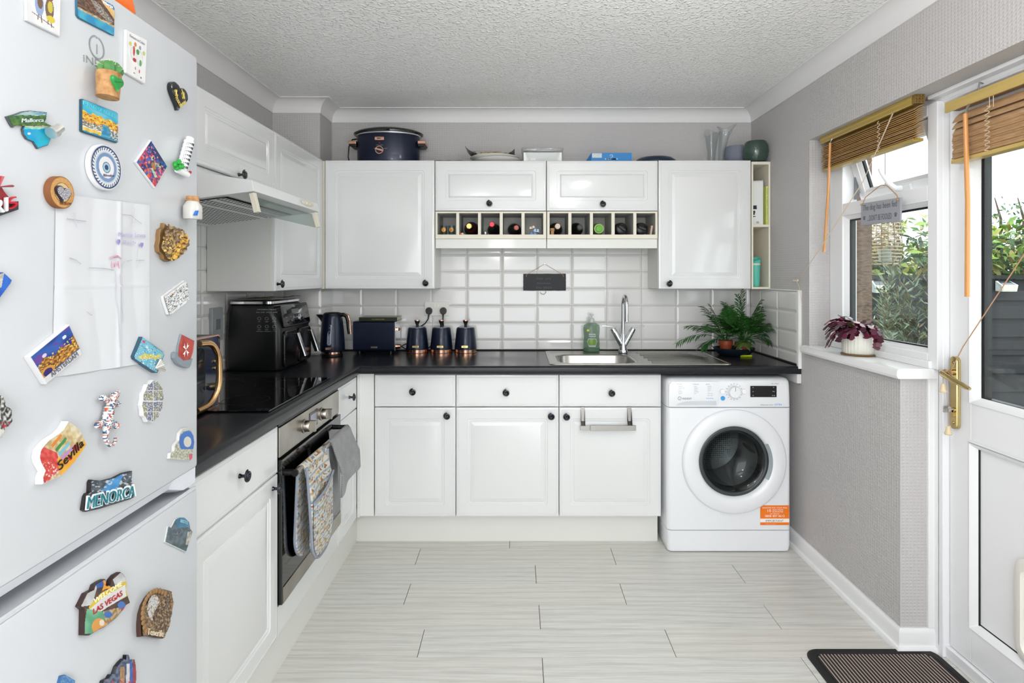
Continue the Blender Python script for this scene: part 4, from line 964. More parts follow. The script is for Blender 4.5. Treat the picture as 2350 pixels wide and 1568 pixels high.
def heart(px, py, off, w, h, th, mat, name, t, ang=0.0, shear=1.0):
    y, z = FP(px, py, off); mb = MB(); mb.M = FM; pts = []
    for k in range(40):
        a = 2*math.pi*k/40; X = 16*math.sin(a)**3/17; Y = (13*math.cos(a)-5*math.cos(2*a)-2*math.cos(3*a)-math.cos(4*a))/17
        X, Y = X*math.cos(ang)-Y*math.sin(ang), X*math.sin(ang)+Y*math.cos(ang); pts.append((y+X*w/2, z+Y*h/2))
    mb.rings([[(off-th, a, b) for a, b in pts], [(off-th*.2, a, b) for a, b in pts], [(off, y+(a-y)*.9, z+(b-z)*.9) for a, b in pts]])
    return mb.build(name, mat, t, world=True, smooth=40)
heart(272, 190, .042, .029, .027, .004, pm('emerald green paint', '#1f8a3c', .3, coat=.4), 'heart', t)
mb = MB(); ftext(mb, 'Fuerteventura', (263, 189), (283, 190), (263, 186), .0426, .0003); addpart(t, 'lettering', mb, pm('print #2d6b39', '#2d6b39', .5), smooth=0)
# black heart with golden geckos
t = thing('heart_magnet', 'black glossy heart magnet with golden geckos and curved lettering', 'fridge magnet', tuple(FM @ Vector((0, *FP(414, 221)))), (0, 0, FT), GRP)
heart(414, 220, .010, .062, .060, .0095, pm('black lacquer', '#0d0d0e', .2, coat=.5), 'heart_base', t, R(-6))
GLD = pm('gold paint', '#d8c26a', .35, metal=.6)
mb = MB(); mb.M = FM
def gecko(px, py, sc, rot):
    y, z = FP(px, py, .011); 
    def q(a, b): ca, sa = math.cos(rot), math.sin(rot); return Vector((.0108, y+sc*(a*ca-b*sa), z+sc*(a*sa+b*ca)))
    mb.tube([q(0, 1), q(.05, .5), q(-.05, 0), q(.05, -.5), q(.3, -1), q(.1, -1.3)], [.15*sc, .2*sc, .22*sc, .14*sc, .07*sc, .03*sc], 6)
    for s in (-1, 1):
        mb.tube([q(0, .4), q(.5*s, .55), q(.55*s, .95)], .06*sc, 5); mb.tube([q(0, -.3), q(.45*s, -.45), q(.6*s, -.1)], .06*sc, 5)
gecko(405, 216, .0085, R(20)); gecko(421, 217, .0085, R(-160)); addpart(t, 'geckos', mb, GLD, smooth=50)['kind'] = 'stuff'
letters(t, 'FUERTE', (402, 225), (414, 246), (406, 222), .0104, '#d8c26a'); letters(t, 'VENTURA', (413, 247), (427, 236), (412, 241), .0104, '#d8c26a')
# island shaped magnet with a message bottle
t = plaque('island_magnet', 'island-shaped magnet with green headland, turquoise sea and a tiny silver bottle',
    [(15, 268), (36, 262), (52, 256), (70, 254), (90, 256), (108, 258), (106, 272), (102, 280), (112, 286), (122, 290), (118, 316), (110, 334), (98, 337), (87, 342), (77, 326), (62, 320), (54, 308), (52, 297), (56, 290), (48, 288), (34, 287), (30, 293), (25, 287)], .005, '#4e555a',
    [('b', -1, .58, '#0fa5d6', '#2cc3dd', 3), ('b', .52, .60, '#5fd0cf', '#bfe0c4', 8), ('b', .58, .88, '#35623a', '#64893f', 13), ('b', .88, 2, '#6fa2b8', '#b2ccd0', 6), ('c', .45, .40, .03, '#e9f5f5'), ('b', .57, .60, '#d8cfc0', '#b1a891', 30)])
letters(t, 'Mallorca', (50, 281), (100, 280), (51, 272), .0058, '#cfd6da')
mb = MB(); mb.M = FM; mb.tube([fvec(117, 306, .014), fvec(127, 301, .014), fvec(129, 300, .014), fvec(138, 293, .014)], [.008, .008, .0062, .0062], 16); addpart(t, 'bottle', mb, pm('silver foil', '#cfcdc8', .25, metal=.8), smooth=40)
# enamel tile with a harbour
t = plaque('tile_magnet', 'square enamel magnet of a harbour with yellow buildings and boats', [(187, 228), (190, 227), (268, 258), (271, 262), (271, 326), (268, 328), (190, 303), (187, 300)], .006, '#214a5c',
    [('b', .60, 2, '#2fb0d6', '#6fcbe0', 3), ('b', .34, .66, '#eaa824', '#f6d560', 11, .18), ('s', '#a8622b', .60, 20, .36, .62), ('b', .18, .36, '#c9b58e', '#5b5f6b', 26), ('s', '#e8ecec', .62, 24, .14, .36), ('b', -1, .16, '#e7b53a', '#f2dc7e', 10), ('p', [(.55, .45), (.72, .42), (.8, .0), (.5, .0)], '#2c86b4', '#5ab0cc', 9), ('p', [(.8, .28), (1, .25), (1, 0), (.72, 0)], '#d9dfd2', '#48626e', 22), ('b', -1, .05, '#2f89b5', '#2f89b5', 2)], [(187, 227), (271, 260), (271, 328), (187, 301)])
letters(t, 'MARSEILLE', (191, 240), (262, 271), (191, 231), .0068, '#57c6dd')
# round white eye magnet
t = thing('round_magnet', 'thick round white magnet with a blue eye inside a wave border', 'fridge magnet', tuple(FM @ Vector((0, *FP(243, 384)))), (0, 0, FT), GRP)
yc, zc = FP(243.5, 384.5, .008); rd = .0365
mb = MB(); mb.M = FM @ Matrix.Translation((.0082, yc, zc)) @ Matrix.Rotation(R(90), 4, 'Y'); mb.lathe([(rd*.98, -.0078), (rd, -.007), (rd, -.001), (rd*.98, 0)], (0, 0, 0), 56); addpart(t, 'disc', mb, pm('white glazed ceramic', '#dddee1', .25, coat=.4), smooth=30)
def eye(u, v):
    x, y = u*2-1, v*2-1; r = math.hypot(x, y); a = math.atan2(y, x); nv, lt = hx('#24406f'), hx('#f2f1f3')
    if r < .12: return hx('#1c3a64')
    if r < .22: return hx('#a9d0de')
    if r < .25: return hx('#294873')
    if r < .50: return hx('#f4f3f5')
    if r < .66: return mix(hx('#5677ad'), hx('#9db4d8'), .5+.5*math.sin(a*70+r*60))
    if r < .72: return hx('#c3d6df')
    if r < .78: return hx('#e6ebf0')
    if r < .94:
        k = math.sin(a*17*2+r*22); return nv if (r > .90 or k > .35) else lt
    return nv if r < .97 else lt
mb = MB(); mb.M = FM; mb.grid(lambda u, v: (.0088, yc+(u*2-1)*rd*.96, zc+(v*2-1)*rd*.96), 110, 110, eye, lambda u, v: math.hypot(u-.5, v-.5) < .5); addpart(t, 'picture', mb, PRINT, smooth=0)
letters(t, 'Rhodes', (237, 405), (262, 406), (238, 399), .0091, '#3c4660', .0003)
# diamond turtle
t = plaque('diamond_magnet', 'diamond-shaped magnet with a swimming turtle among pink coral', [(346, 321), (384, 382), (356, 432), (311, 372)], .007, '#f2f2f4',
    [('n', '#2a2f6b', '#3b66b5', 5), ('s', '#c92f55', .56, 9, 0, .75), ('s', '#e86a3e', .62, 14, 0, .5), ('s', '#e58aa0', .62, 13, .3, .9), ('e', .55, .48, .17, .14, '#4e3b46'), ('e', .56, .49, .12, .09, '#b5774d'), ('p', [(.60, .55), (.85, .72), (.80, .80), (.5, .6)], '#d9c98b', '#6fa6b0', 20), ('p', [(.55, .40), (.88, .35), (.80, .25), (.52, .33)], '#8cc0c4', '#f0e4b0', 20), ('e', .38, .62, .06, .05, '#c7d59a'), ('s', '#20264d', .60, 17, .6, 1)], [(346, 321), (384, 382), (356, 432), (311, 372)], n=90)
# leaning tower
t = thing('tower_magnet', 'white leaning tower magnet with a green bush at its foot', 'fridge magnet', tuple(FM @ Vector((0, *FP(420, 395)))), (0, 0, FT), GRP)
a, b = fvec(417, 388, .012), fvec(436, 318, .012); mb = MB(); mb.M = FM; N = 8; TW = pm('white plaster', '#eceeee', .5)
P0 = [a+(b-a)*(k/N) for k in range(N+1)]
for k in range(N):
    r = .0098 if k < N-1 else .0078
    mb.tube([P0[k], P0[k]+(b-a)*(.85/N), P0[k]+(b-a)*(.85/N), P0[k+1]], [r*.9, r*.9, r, r], 20)
addpart(t, 'tower', mb, TW, smooth=30)
mb = MB(); mb.M = FM
for k in range(N-1):
    for j in range(9):
        an = R(-75+150*j/8); p = P0[k]+(b-a)*(.12/N); d = Vector((math.cos(an), math.sin(an), 0))*.0091
        mb.tube([p+d, p+d+(b-a)*(.5/N)], .0009, 5)
addpart(t, 'arches', mb, pm('dark arch paint', '#3c4149', .6), smooth=0)['kind'] = 'stuff'
mb = MB(); mb.M = FM; rng = random.Random(5)
for k in range(16):
    p = fvec(410+rng.uniform(-9, 9), 378+rng.uniform(-8, 10), .012+rng.uniform(-.004, .006)); mb.sphere(tuple(p), .0042, 7, 5)
addpart(t, 'bush', mb, pm('bright green paint', '#1d9a32', .45), smooth=50)
mb = MB(); mb.M = FM; mb.tube([fvec(408, 389, .010), fvec(430, 401, .010)], [.007, .006], 10); addpart(t, 'base', mb, TW, smooth=50)
mb = MB(); mb.M = FM; mb.tube([fvec(429, 402, .012), fvec(437, 395, .012)], .0028, 8); addpart(t, 'ribbon', mb, pm('red paint', '#b3262c', .45), smooth=50)
# little corked jar of sand
t = thing('jar_magnet', 'tiny corked glass jar of white sand at the fridge edge beside the hood', 'fridge magnet', tuple(FM @ Vector((.014, FP(442, 500, .016)[0], FP(442, 503, .016)[1]))), (0, 0, FT), GRP)
y, z0 = FP(442, 503, .018); mb = MB(); mb.M = FM @ Matrix.Translation((.018, y, z0)); mb.lathe([(.002, 0), (.0165, 0), (.0175, .003), (.0175, .026), (.013, .032), (.0115, .036), (.0125, .038)], (0, 0, 0), 28, (True, True)); addpart(t, 'jar', mb, pm('milky glass', '#e9e6e0', .15, trans=.35), smooth=50)
mb = MB(); mb.M = FM @ Matrix.Translation((.018, y, z0)); mb.lathe([(.0118, .038), (.012, .045), (.0112, .046)], (0, 0, 0), 20); mb.tube([(.0125*math.cos(R(a)), .0125*math.sin(R(a)), .037) for a in range(0, 361, 20)], .0012, 6); addpart(t, 'cork', mb, pm('cork', '#c79c6b', .85), smooth=50)
mb = MB(); mb.M = FM @ Matrix.Translation((.018, y, z0)); mb.lathe([(.0160, .002), (.0160, .017), (.001, .019)], (0, 0, 0), 20); addpart(t, 'sand', mb, pm('white sand', '#ddd0bd', .9, bump=(300, .6)), smooth=50)
mb = MB(); mb.M = FM
for dx in (0, 4): mb.tube([fvec(446+dx, 494, .0365), fvec(450+dx, 484, .0362)], [.003, .002], 8, flat=.4)
addpart(t, 'flip_flops', mb, pm('bright blue paint', '#2f6fc0', .4), smooth=50)
# wooden disc with a heart
t = thing('wooden_magnet', 'round wooden magnet with a grey patterned heart, left of the drawing', 'fridge magnet', tuple(FM @ Vector((0, *FP(143, 442)))), (0, 0, FT), GRP)
yc, zc = FP(143, 442, .009); rd = .0232
mb = MB(); mb.M = FM @ Matrix.Translation((.0005, yc, zc)) @ Matrix.Rotation(R(90), 4, 'Y'); mb.lathe([(rd, 0), (rd, .008), (rd*.97, .0085)], (0, 0, 0), 40); addpart(t, 'disc', mb, pm('laser cut wood edge', '#7a4a28', .6), smooth=30)
def wood(u, v):
    x, y = u*2-1, v*2-1; r = math.hypot(x, y); a = math.atan2(y, x)
    if r < .60: return mix(hx('#ecd6ab'), hx('#e2c692'), nz(u, v, 5))
    c = mix(hx('#dfb477'), hx('#c98e4c'), nz(a*3, r*4, 2)); return mix(c, hx('#8e5a2c'), max(0, (abs(r-.6) < .05)*.9, (r-.93)*10))
mb = MB(); mb.M = FM; mb.grid(lambda u, v: (.0093, yc+(u*2-1)*rd*.96, zc+(v*2-1)*rd*.96), 60, 60, wood, lambda u, v: math.hypot(u-.5, v-.5) < .5); addpart(t, 'picture', mb, CLOTH, smooth=0)
heart(148, 444, .0135, .030, .027, .0045, pm('charcoal paint', '#2b2226', .5), 'heart', t, R(-8))
yh, zh = FP(148, 444, .0138); mb = MB(); mb.M = FM
HP = [(.5+.46*16*math.sin(a)**3/17, .5+.46*(13*math.cos(a)-5*math.cos(2*a)-2*math.cos(3*a)-math.cos(4*a))/17) for a in [2*math.pi*k/40 for k in range(40)]]
mb.grid(lambda u, v: (.0138, yh+(u-.5)*.030, zh+(v-.5)*.027), 50, 50, lambda u, v: mix(hx('#3b3b44'), hx('#d8d5dd'), (nz(u, v, 26)-.38)*7), lambda u, v: inpoly(u, v, HP)); addpart(t, 'pattern', mb, PRINT, smooth=0)
letters(t, 'WICKLOW', (137, 470), (164, 471), (137, 464), .0096, '#6b3d1c', .0003)
# windmill letters at the picture edge
t = thing('windmill_magnet', 'red windmill magnet with big capital letters at the left edge', 'fridge magnet', tuple(FM @ Vector((0, *FP(0, 450)))), (0, 0, FT), GRP)
RED = pm('dark red enamel', '#8e1d26', .35, coat=.3)
mb = MB(); mb.M = FM
mb.rings([[(o, *FP(px, py, .006)) for px, py in ((-22, 484), (22, 470), (20, 452), (10, 440), (4, 430), (-10, 430), (-18, 452))] for o in (.0005, .006)]); addpart(t, 'mill_house', mb, RED, smooth=20)
mb = MB(); mb.M = FM
for a in ((3, 405), (26, 427), (-8, 452), (-30, 432)):
    c = fvec(-2, 429, .009); e = fvec(*a, .009); mb.tube([c, e], [.0012, .0042], 6, flat=.4)
addpart(t, 'sails', mb, RED, smooth=0)
letters(t, 'PARI', (-70, 512), (16, 484), (-70, 478), .0085, '#e8e8ea', .004); letters(t, 'S', (19, 483), (39, 472), (15, 459), .0085, '#b5202c', .004)
mb = MB(); mb.M = FM; mb.rings([[(o, *FP(px, py, .004)) for px, py in ((-75, 520), (40, 481), (40, 462), (-75, 480))] for o in (.0005, .0055)]); addpart(t, 'backing', mb, pm('magnet edge #3c3f45', '#3c3f45', .4), smooth=0)
plaque('blue_magnet', 'blue magnet with a white motif cut by the left edge of view', [(-60, 668), (0, 628), (8, 625), (27, 643), (24, 650), (0, 682), (-40, 712)], .008, '#2a55a8', [('n', '#1f5bc2', '#2f6fd6', 4), ('p', [(.2, 1.1), (.8, 1.1), (.7, .6), (.3, .5)], '#b9b5a8', '#e3e0d8', 12), ('c', .45, .42, .14, '#e8e8e8')])
plaque('relief_magnet', 'grey and white castle-like relief magnet cut by the left edge of view', [(-50, 925), (-20, 900), (2, 910), (7, 918), (6, 930), (14, 934), (23, 941), (21, 950), (23, 965), (20, 976), (6, 982), (2, 1005), (-30, 1015), (-55, 990)], .012, '#d5d3cd', [('n', '#2f2f31', '#d8d6cf', 14), ('s', '#a8323c', .66, 9, 0, .4), ('b', -1, .25, '#e3e0d9', '#c8c4ba', 9)], relief=.005)
# ---- the drawing held by magnets
t = thing('drawing', 'creased white paper with a child\'s pencil lines and purple writing', 'paper', tuple(FM @ Vector((.001, *FP(232, 650)))), (0, 0, FT))
Q = [FP(155, 436), FP(342, 471), FP(341, 832), FP(119, 866)]; Q[0] = FP(126, 444)
def pq(u, v): return [(Q[3][i]*(1-u)+Q[2][i]*u)*(1-v)+(Q[0][i]*(1-u)+Q[1][i]*u)*v for i in (0, 1)]
def sheet(u, v):
    y, z = pq(u, v); h = .0004+.0022*abs(math.sin(u*7+.8*math.sin(v*2.2)))*(1-.3*v)+.0018*math.exp(-((u-.62)/.02)**2)+.0012*math.exp(-((v-.49)/.006)**2)+.0012*nz(u*3, v, 2.2)
    h *= min(1, 6*min(u+.05, 1.05-u)+.25); return (h, y, z+(-.012*(u > .55)*(u-.55)*0))
mb = MB(); mb.M = FM; mb.grid(sheet, 70, 90); addpart(t, 'sheet', mb, pm('white drawing paper', '#cdcfd3', .75), smooth=60)
SHEET_OFF = .0050
def stroke(mb, pts, r=.0005): mb.tube([fvec(px, py, SHEET_OFF) for px, py in pts], r, 4)
mb = MB(); mb.M = FM
for pts in ([(169, 487), (172, 500), (177, 522)], [(153, 502), (175, 505), (198, 508)], [(281, 492), (300, 494), (325, 514)], [(309, 480), (308, 500), (304, 518)], [(160, 592), (175, 597), (186, 606)], [(204, 615), (240, 616), (262, 620)], [(280, 612), (290, 600), (303, 597)], [(312, 598), (331, 597)], [(316, 570), (315, 615)], [(267, 625), (268, 690), (273, 720), (276, 800)], [(276, 630), (281, 690), (284, 740)], [(200, 716), (207, 722), (211, 724)]): stroke(mb, pts)
addpart(t, 'pencil_lines', mb, pm('pencil grey', '#a9a9b0', .8), smooth=0)['kind'] = 'stuff'
mb = MB(); ftext(mb, 'Marnie Loves', (272, 543), (334, 545), (272, 533), SHEET_OFF+.0006, .0003); ftext(mb, 'Daddy', (283, 561), (312, 562), (283, 552), SHEET_OFF+.0006, .0003); addpart(t, 'writing', mb, pm('purple crayon', '#aaa3c6', .8), smooth=0)
heart(273, 555, SHEET_OFF+.0008, .008, .012, .0004, pm('purple crayon heart', '#8d84bd', .8), 'crayon_heart', t); heart(326, 562, SHEET_OFF+.0008, .009, .012, .0004, pm('purple crayon heart', '#8d84bd', .8), 'crayon_heart', t)
mb = MB(); mb.M = FM
for pts in ([(253, 594), (262, 588), (270, 587), (278, 594)], [(258, 600), (260, 615)], [(272, 600), (275, 616)], [(263, 604), (264, 612), (269, 603)], [(256, 590), (270, 589)]): stroke(mb, pts, .0011)
addpart(t, 'house_doodle', mb, pm('pink crayon', '#c79aa9', .8), smooth=0)
# ---- more magnets
t = plaque('postcard_magnet', 'tilted postcard magnet of a canal bridge at night with white lower border', [(159, 745), (190, 812), (106, 882), (67, 820)], .0045, '#e9e9ea',
    [('n', '#e6e6e8', '#f2f2f3', 3), ('b', .20, 2, '#1d3f8e', '#3763b5', 3, 0), ('s', '#6a4aa0', .6, 4, .6, 1), ('p', [(0, .22), (1, .22), (1, .75), (.85, .5), (.6, .62), (.4, .55), (.2, .72), (.0, .5)], '#c98a35', '#6b4423', 17), ('s', '#f0c860', .64, 23, .25, .65), ('e', .15, .22, .12, .16, '#33266b'), ('c', .15, .28, .16, '#d99a45', .11), ('c', .62, .30, .14, '#c98a3a', .10), ('c', .25, .75, .05, '#f4dcf0'), ('c', .78, .80, .05, '#e8f0ff'), ('b', -1, .20, '#ececee', '#e4e4e6', 3, 0)], [(67, 820), (159, 745), (190, 812), (106, 882)], n=90, base=.0052)
letters(t, 'AMSTERDAM', (120, 866), (181, 816), (114, 857), .005, '#5a5f66', .0004)
t = plaque('map_magnet', 'light blue map magnet with yellow islands and a silver shell', [(326, 773), (374, 808), (377, 815), (361, 856), (356, 855), (308, 824), (306, 818)], .004, '#35586e',
    [('n', '#6cc0dc', '#86cde4', 3), ('p', [(.08, .15), (.2, .22), (.3, .45), (.42, .48), (.55, .6), (.72, .62), (.85, .85), (.95, .8), (.8, .5), (.6, .42), (.45, .28), (.25, .10)], '#efe06a', '#e0cf57', 6), ('c', .12, .85, .06, '#d2566a'), ('c', .3, .72, .05, '#e9f3f6'), ('s', '#f3f8fa', .68, 20, 0, .8), ('s', '#3e6f8a', .7, 26, 0, 1)], [(326, 773), (377, 810), (358, 857), (306, 821)], n=70, base=.0052)
mb = MB(); mb.M = FM; c = fvec(364, 836, .009)
for k in range(7): mb.tube([c+Vector((0, -.010, -.006)), c+Vector((.004, -.001+.002*k, .004-.0035*k+.004)), c+Vector((0, .004+.0015*k, .008-.003*k))], [.001, .003, .0018], 6)
addpart(t, 'shell', mb, pm('silver foil', '#cfcdc8', .25, metal=.8), smooth=50)
t = plaque('shield_magnet', 'red shield magnet with a white eight-pointed cross and grey ribbon', [(416, 767), (446, 782), (443, 808), (436, 828), (427, 836), (414, 829), (408, 815), (409, 795)], .006, '#8f99a3',
    [('n', '#b8443c', '#c9554b', 5)], n=60)
mb = MB(); mb.M = FM; c = fvec(427, 803, .0068)
for a in (45, 135, 225, 315):
    d = Vector((0, math.cos(R(a)), math.sin(R(a))*1.25)); e = Vector((0, -math.sin(R(a)), math.cos(R(a))))
    ids = [mb.V(p) for p in (c, c+d*.0125+e*.0045, c+d*.009, c+d*.0125-e*.0045)]; mb.Fc((ids[0], ids[1], ids[2])); mb.Fc((ids[0], ids[2], ids[3]))
addpart(t, 'cross', mb, pm('white enamel', '#f0ece8', .4), smooth=0)
mb = MB(); mb.M = FM; mb.rings([[(o, *FP(px, py, .007)) for px, py in ((400, 822), (401, 810), (405, 808), (408, 818), (420, 828), (433, 826), (441, 823), (437, 838), (433, 845), (420, 842), (408, 835))] for o in (.0005, .008)]); addpart(t, 'ribbon', mb, pm('magnet edge #8f99a3', '#8f99a3', .4), smooth=20)
letters(t, 'MALTA', (410, 833), (433, 839), (411, 825), .0085, '#55606a', .0004)
t = plaque('relief_magnet', 'golden brown carved relief magnet with leafy edges', [(377, 512), (384, 518), (392, 519), (400, 522), (412, 526), (420, 530), (427, 548), (428, 560), (419, 578), (408, 590), (396, 598), (386, 601), (376, 595), (373, 585), (365, 578), (363, 565), (366, 550), (366, 538), (368, 527), (376, 522)], .012, '#8c6a3e',
    [('n', '#6b5032', '#b59a72', 12), ('p', [(.25, .2), (.9, .75), (1, .62), (.45, .05)], '#e0ab3a', '#b07a1f', 14), ('s', '#e8bc55', .60, 16, .0, .7), ('s', '#4d3920', .64, 20, 0, 1)], relief=.012, facemat=pm('gilded resin base', '#ffffff', .4) and painted('gilded resin', .4, .2))
plaque('relief_magnet', 'tilted white relief magnet with tiny grey carved buildings', [(374, 680), (390, 668), (424, 643), (430, 655), (433, 688), (420, 700), (392, 723), (386, 722), (376, 692)], .008, '#efefef',
    [('n', '#f4f4f4', '#e6e6e6', 6), ('s', '#5d6164', .56, 26, .12, .88), ('e', .25, .80, .05, .05, '#3c8a4c'), ('e', .33, .83, .03, .04, '#c23a3a'), ('s', '#ffffff', .62, 12, 0, 1)], [(374, 682), (427, 643), (434, 690), (388, 724)], relief=.003)
t = plaque('city_magnet', 'thick white-edged city magnet with red dress and yellow banner', [(157, 967), (172, 976), (184, 988), (193, 1003), (196, 1015), (199, 1020), (190, 1035), (170, 1062), (148, 1086), (135, 1096), (98, 1112), (97, 1098), (103, 1082), (92, 1062), (89, 1050), (92, 1034), (100, 1022), (112, 1010), (135, 995), (146, 985)], .017, '#f6f6f6',
    [('n', '#e4d4a8', '#c5a875', 13), ('p', [(0, .62), (.35, .5), (.42, .25), (.1, 0), (0, 0)], '#cf2f2a', '#e25b4e', 16), ('s', '#f0d0c8', .64, 26, 0, .35), ('p', [(.35, .40), (.95, .72), (1, .65), (1, .52), (.55, .14), (.42, .08)], '#f2a81d', '#f5b83a', 5), ('p', [(.22, .62), (.42, .80), (.46, .77), (.26, .58)], '#e58a2a'), ('p', [(.30, .55), (.52, .75), (.56, .72), (.35, .51)], '#3e8f3c'), ('p', [(.36, .49), (.60, .68), (.63, .64), (.40, .44)], '#7fc4d8'), ('p', [(.42, .44), (.66, .60), (.70, .56), (.45, .38)], '#c193c9'), ('e', .75, .58, .07, .05, '#d6322c'), ('e', .62, .42, .05, .04, '#d6322c'), ('p', [(.6, .95), (.75, 1), (.9, .8), (.7, .7)], '#f0e6cc', '#d8c48c', 12)], n=100)
letters(t, 'Sevilla', (137, 1081), (193, 1022), (132, 1062), .0178, '#141414', .001)
# mosaic lizard
t = thing('lizard_magnet', 'white mosaic lizard magnet with a curled tail', 'fridge magnet', tuple(FM @ Vector((0, *FP(248, 960)))), (0, 0, FT), GRP)
mb = MB(); mb.M = FM
LP = [(272, 898), (264, 908), (258, 918), (252, 935), (249, 950), (246, 965), (245, 980), (243, 995), (243, 1008), (250, 1020), (258, 1021), (264, 1013), (264, 1004)]; LR = [.003, .0062, .0052, .0075, .0080, .0078, .0062, .0045, .0038, .0034, .0032, .0028, .002]
SP_ = spath([(*p, r) for p, r in zip(LP, LR)], 6); mb.tube([fvec(a, b, .009) for a, b, r in SP_], [r for a, b, r in SP_], 22)
for pts in ([(256, 922), (245, 918), (235, 914)], [(262, 922), (270, 928)], [(247, 965), (236, 970), (224, 976)], [(250, 966), (262, 972), (268, 978)]):
    SP_ = spath([(*p, r) for p, r in zip(pts, (.005, .0042, .0055))], 6); mb.tube([fvec(a, b, .008) for a, b, r in SP_], [r for a, b, r in SP_], 14); mb.sphere(tuple(fvec(*pts[-1], .008)), .0062, 14, 10, .7, 1, .8)
_r = random.Random(3)
mb.fc = [c_ for c_ in mb.fc]
def mosaic(p):
    v = nz(p[1], p[2], 420, 1); w = nz(p[1], p[2], 190, 7)
    return hx('#eef0f0') if v < .53 else (hx('#2f4f73') if w < .47 else hx('#d8562c') if w < .55 else hx('#7fae9e') if w < .6 else hx('#a83a4a'))
mb.fc = [mosaic(tuple(sum(mb.v[i][k] for i in f)/len(f) for k in range(3))) for f in mb.f]
addpart(t, 'body', mb, PRINT, smooth=50)
# scalloped mosaic
yc, zc = FP(351, 921, .012)
out = []
def inv(y, z, off):       # back to a pixel
    p = FM @ Vector((off, y, z)); return (CX+F*p.x/p.y, CY-F*(p.z-EYE)/p.y)
for k in range(48):
    a = 2*math.pi*k/48; r = 1+.045*math.cos(12*a); out.append(inv(yc+.031*r*math.cos(a), zc+.037*r*math.sin(a), .012))
plaque('mosaic_magnet', 'oval white scalloped magnet with fine patterned tiles', out, .012, '#f3f3f3', lambda u, v: hx('#f1f1ef') if (nz(u, v, 30, 2) > .62 or (abs((u*4) % 1-.5) > .46) or (abs((v*4) % 1-.5) > .46)) else mix(mix(hx('#6b6f9e'), hx('#b0a878'), (nz(u, v, 4)-.3)*2.5), hx('#4c5c50'), (nz(u, v, 38)-.5)*4))
plaque('arch_magnet', 'small arched magnet with a blue horseshoe arch over white houses', [(412, 994), (420, 984), (428, 983), (437, 987), (444, 1000), (446, 1015), (443, 1035), (441, 1052), (437, 1058), (428, 1057), (389, 1053), (391, 1040), (399, 1036), (400, 1022), (410, 1010)], .009, '#ecebea',
    [('n', '#dcd9c4', '#8f927e', 17), ('c', .70, .58, .34, '#2a6cc4'), ('c', .70, .58, .16, '#e0ddd0'), ('c', .70, .58, .40, '#d8d5c8', .37), ('b', -1, .35, '#d9d6bf', '#9a9c86', 18, 0), ('c', .85, .12, .10, '#d2546a')])
t = plaque('letter_magnet', 'dark edged magnet with a blue cove above big white outlined letters', [(207, 1107), (210, 1101), (234, 1104), (262, 1097), (283, 1086), (304, 1081), (303, 1108), (310, 1112), (311, 1140), (300, 1146), (230, 1168), (198, 1175), (191, 1171), (196, 1140), (200, 1133), (206, 1131)], .009, '#231c1e',
    [('n', '#5b6672', '#2f3944', 12), ('p', [(.3, .5), (.6, .5), (.75, .95), (.5, .85)], '#2f86cc', '#4aa2e0', 5), ('s', '#c6ccd0', .62, 18, .45, 1)])
letters(t, 'MENORCA', (197, 1172), (311, 1139), (200, 1138), .0105, '#f2f4f4', .003, .03, 'letter_outline'); letters(t, 'MENORCA', (200, 1169), (308, 1139), (203, 1141), .0138, '#1d6f7c', .002, -.012)
t = plaque('arch_magnet', 'arch-topped grey magnet with a bridge and blue sky on the lower door', [(385, 1208), (391, 1212), (395, 1206), (402, 1192), (412, 1187), (424, 1188), (434, 1198), (437, 1215), (442, 1221), (427, 1268), (378, 1245)], .004, '#dde2e2',
    [('n', '#41525c', '#62757e', 8), ('p', [(.35, .98), (.9, .98), (.85, .72), (.4, .68)], '#2f6f92', '#4a90b4', 4), ('p', [(.68, .0), (.82, .0), (.95, .6), (.8, .58)], '#d5d4c9', '#a39f8e', 12), ('p', [(.3, .4), (.6, .6), (.62, .7), (.3, .52)], '#7a8790', '#2b3942', 20), ('b', -1, .22, '#314a4e', '#456a6c', 8)])
letters(t, 'BRISTOL', (414, 1199), (431, 1204), (415, 1192), .0046, '#9fc6d2', .0003)
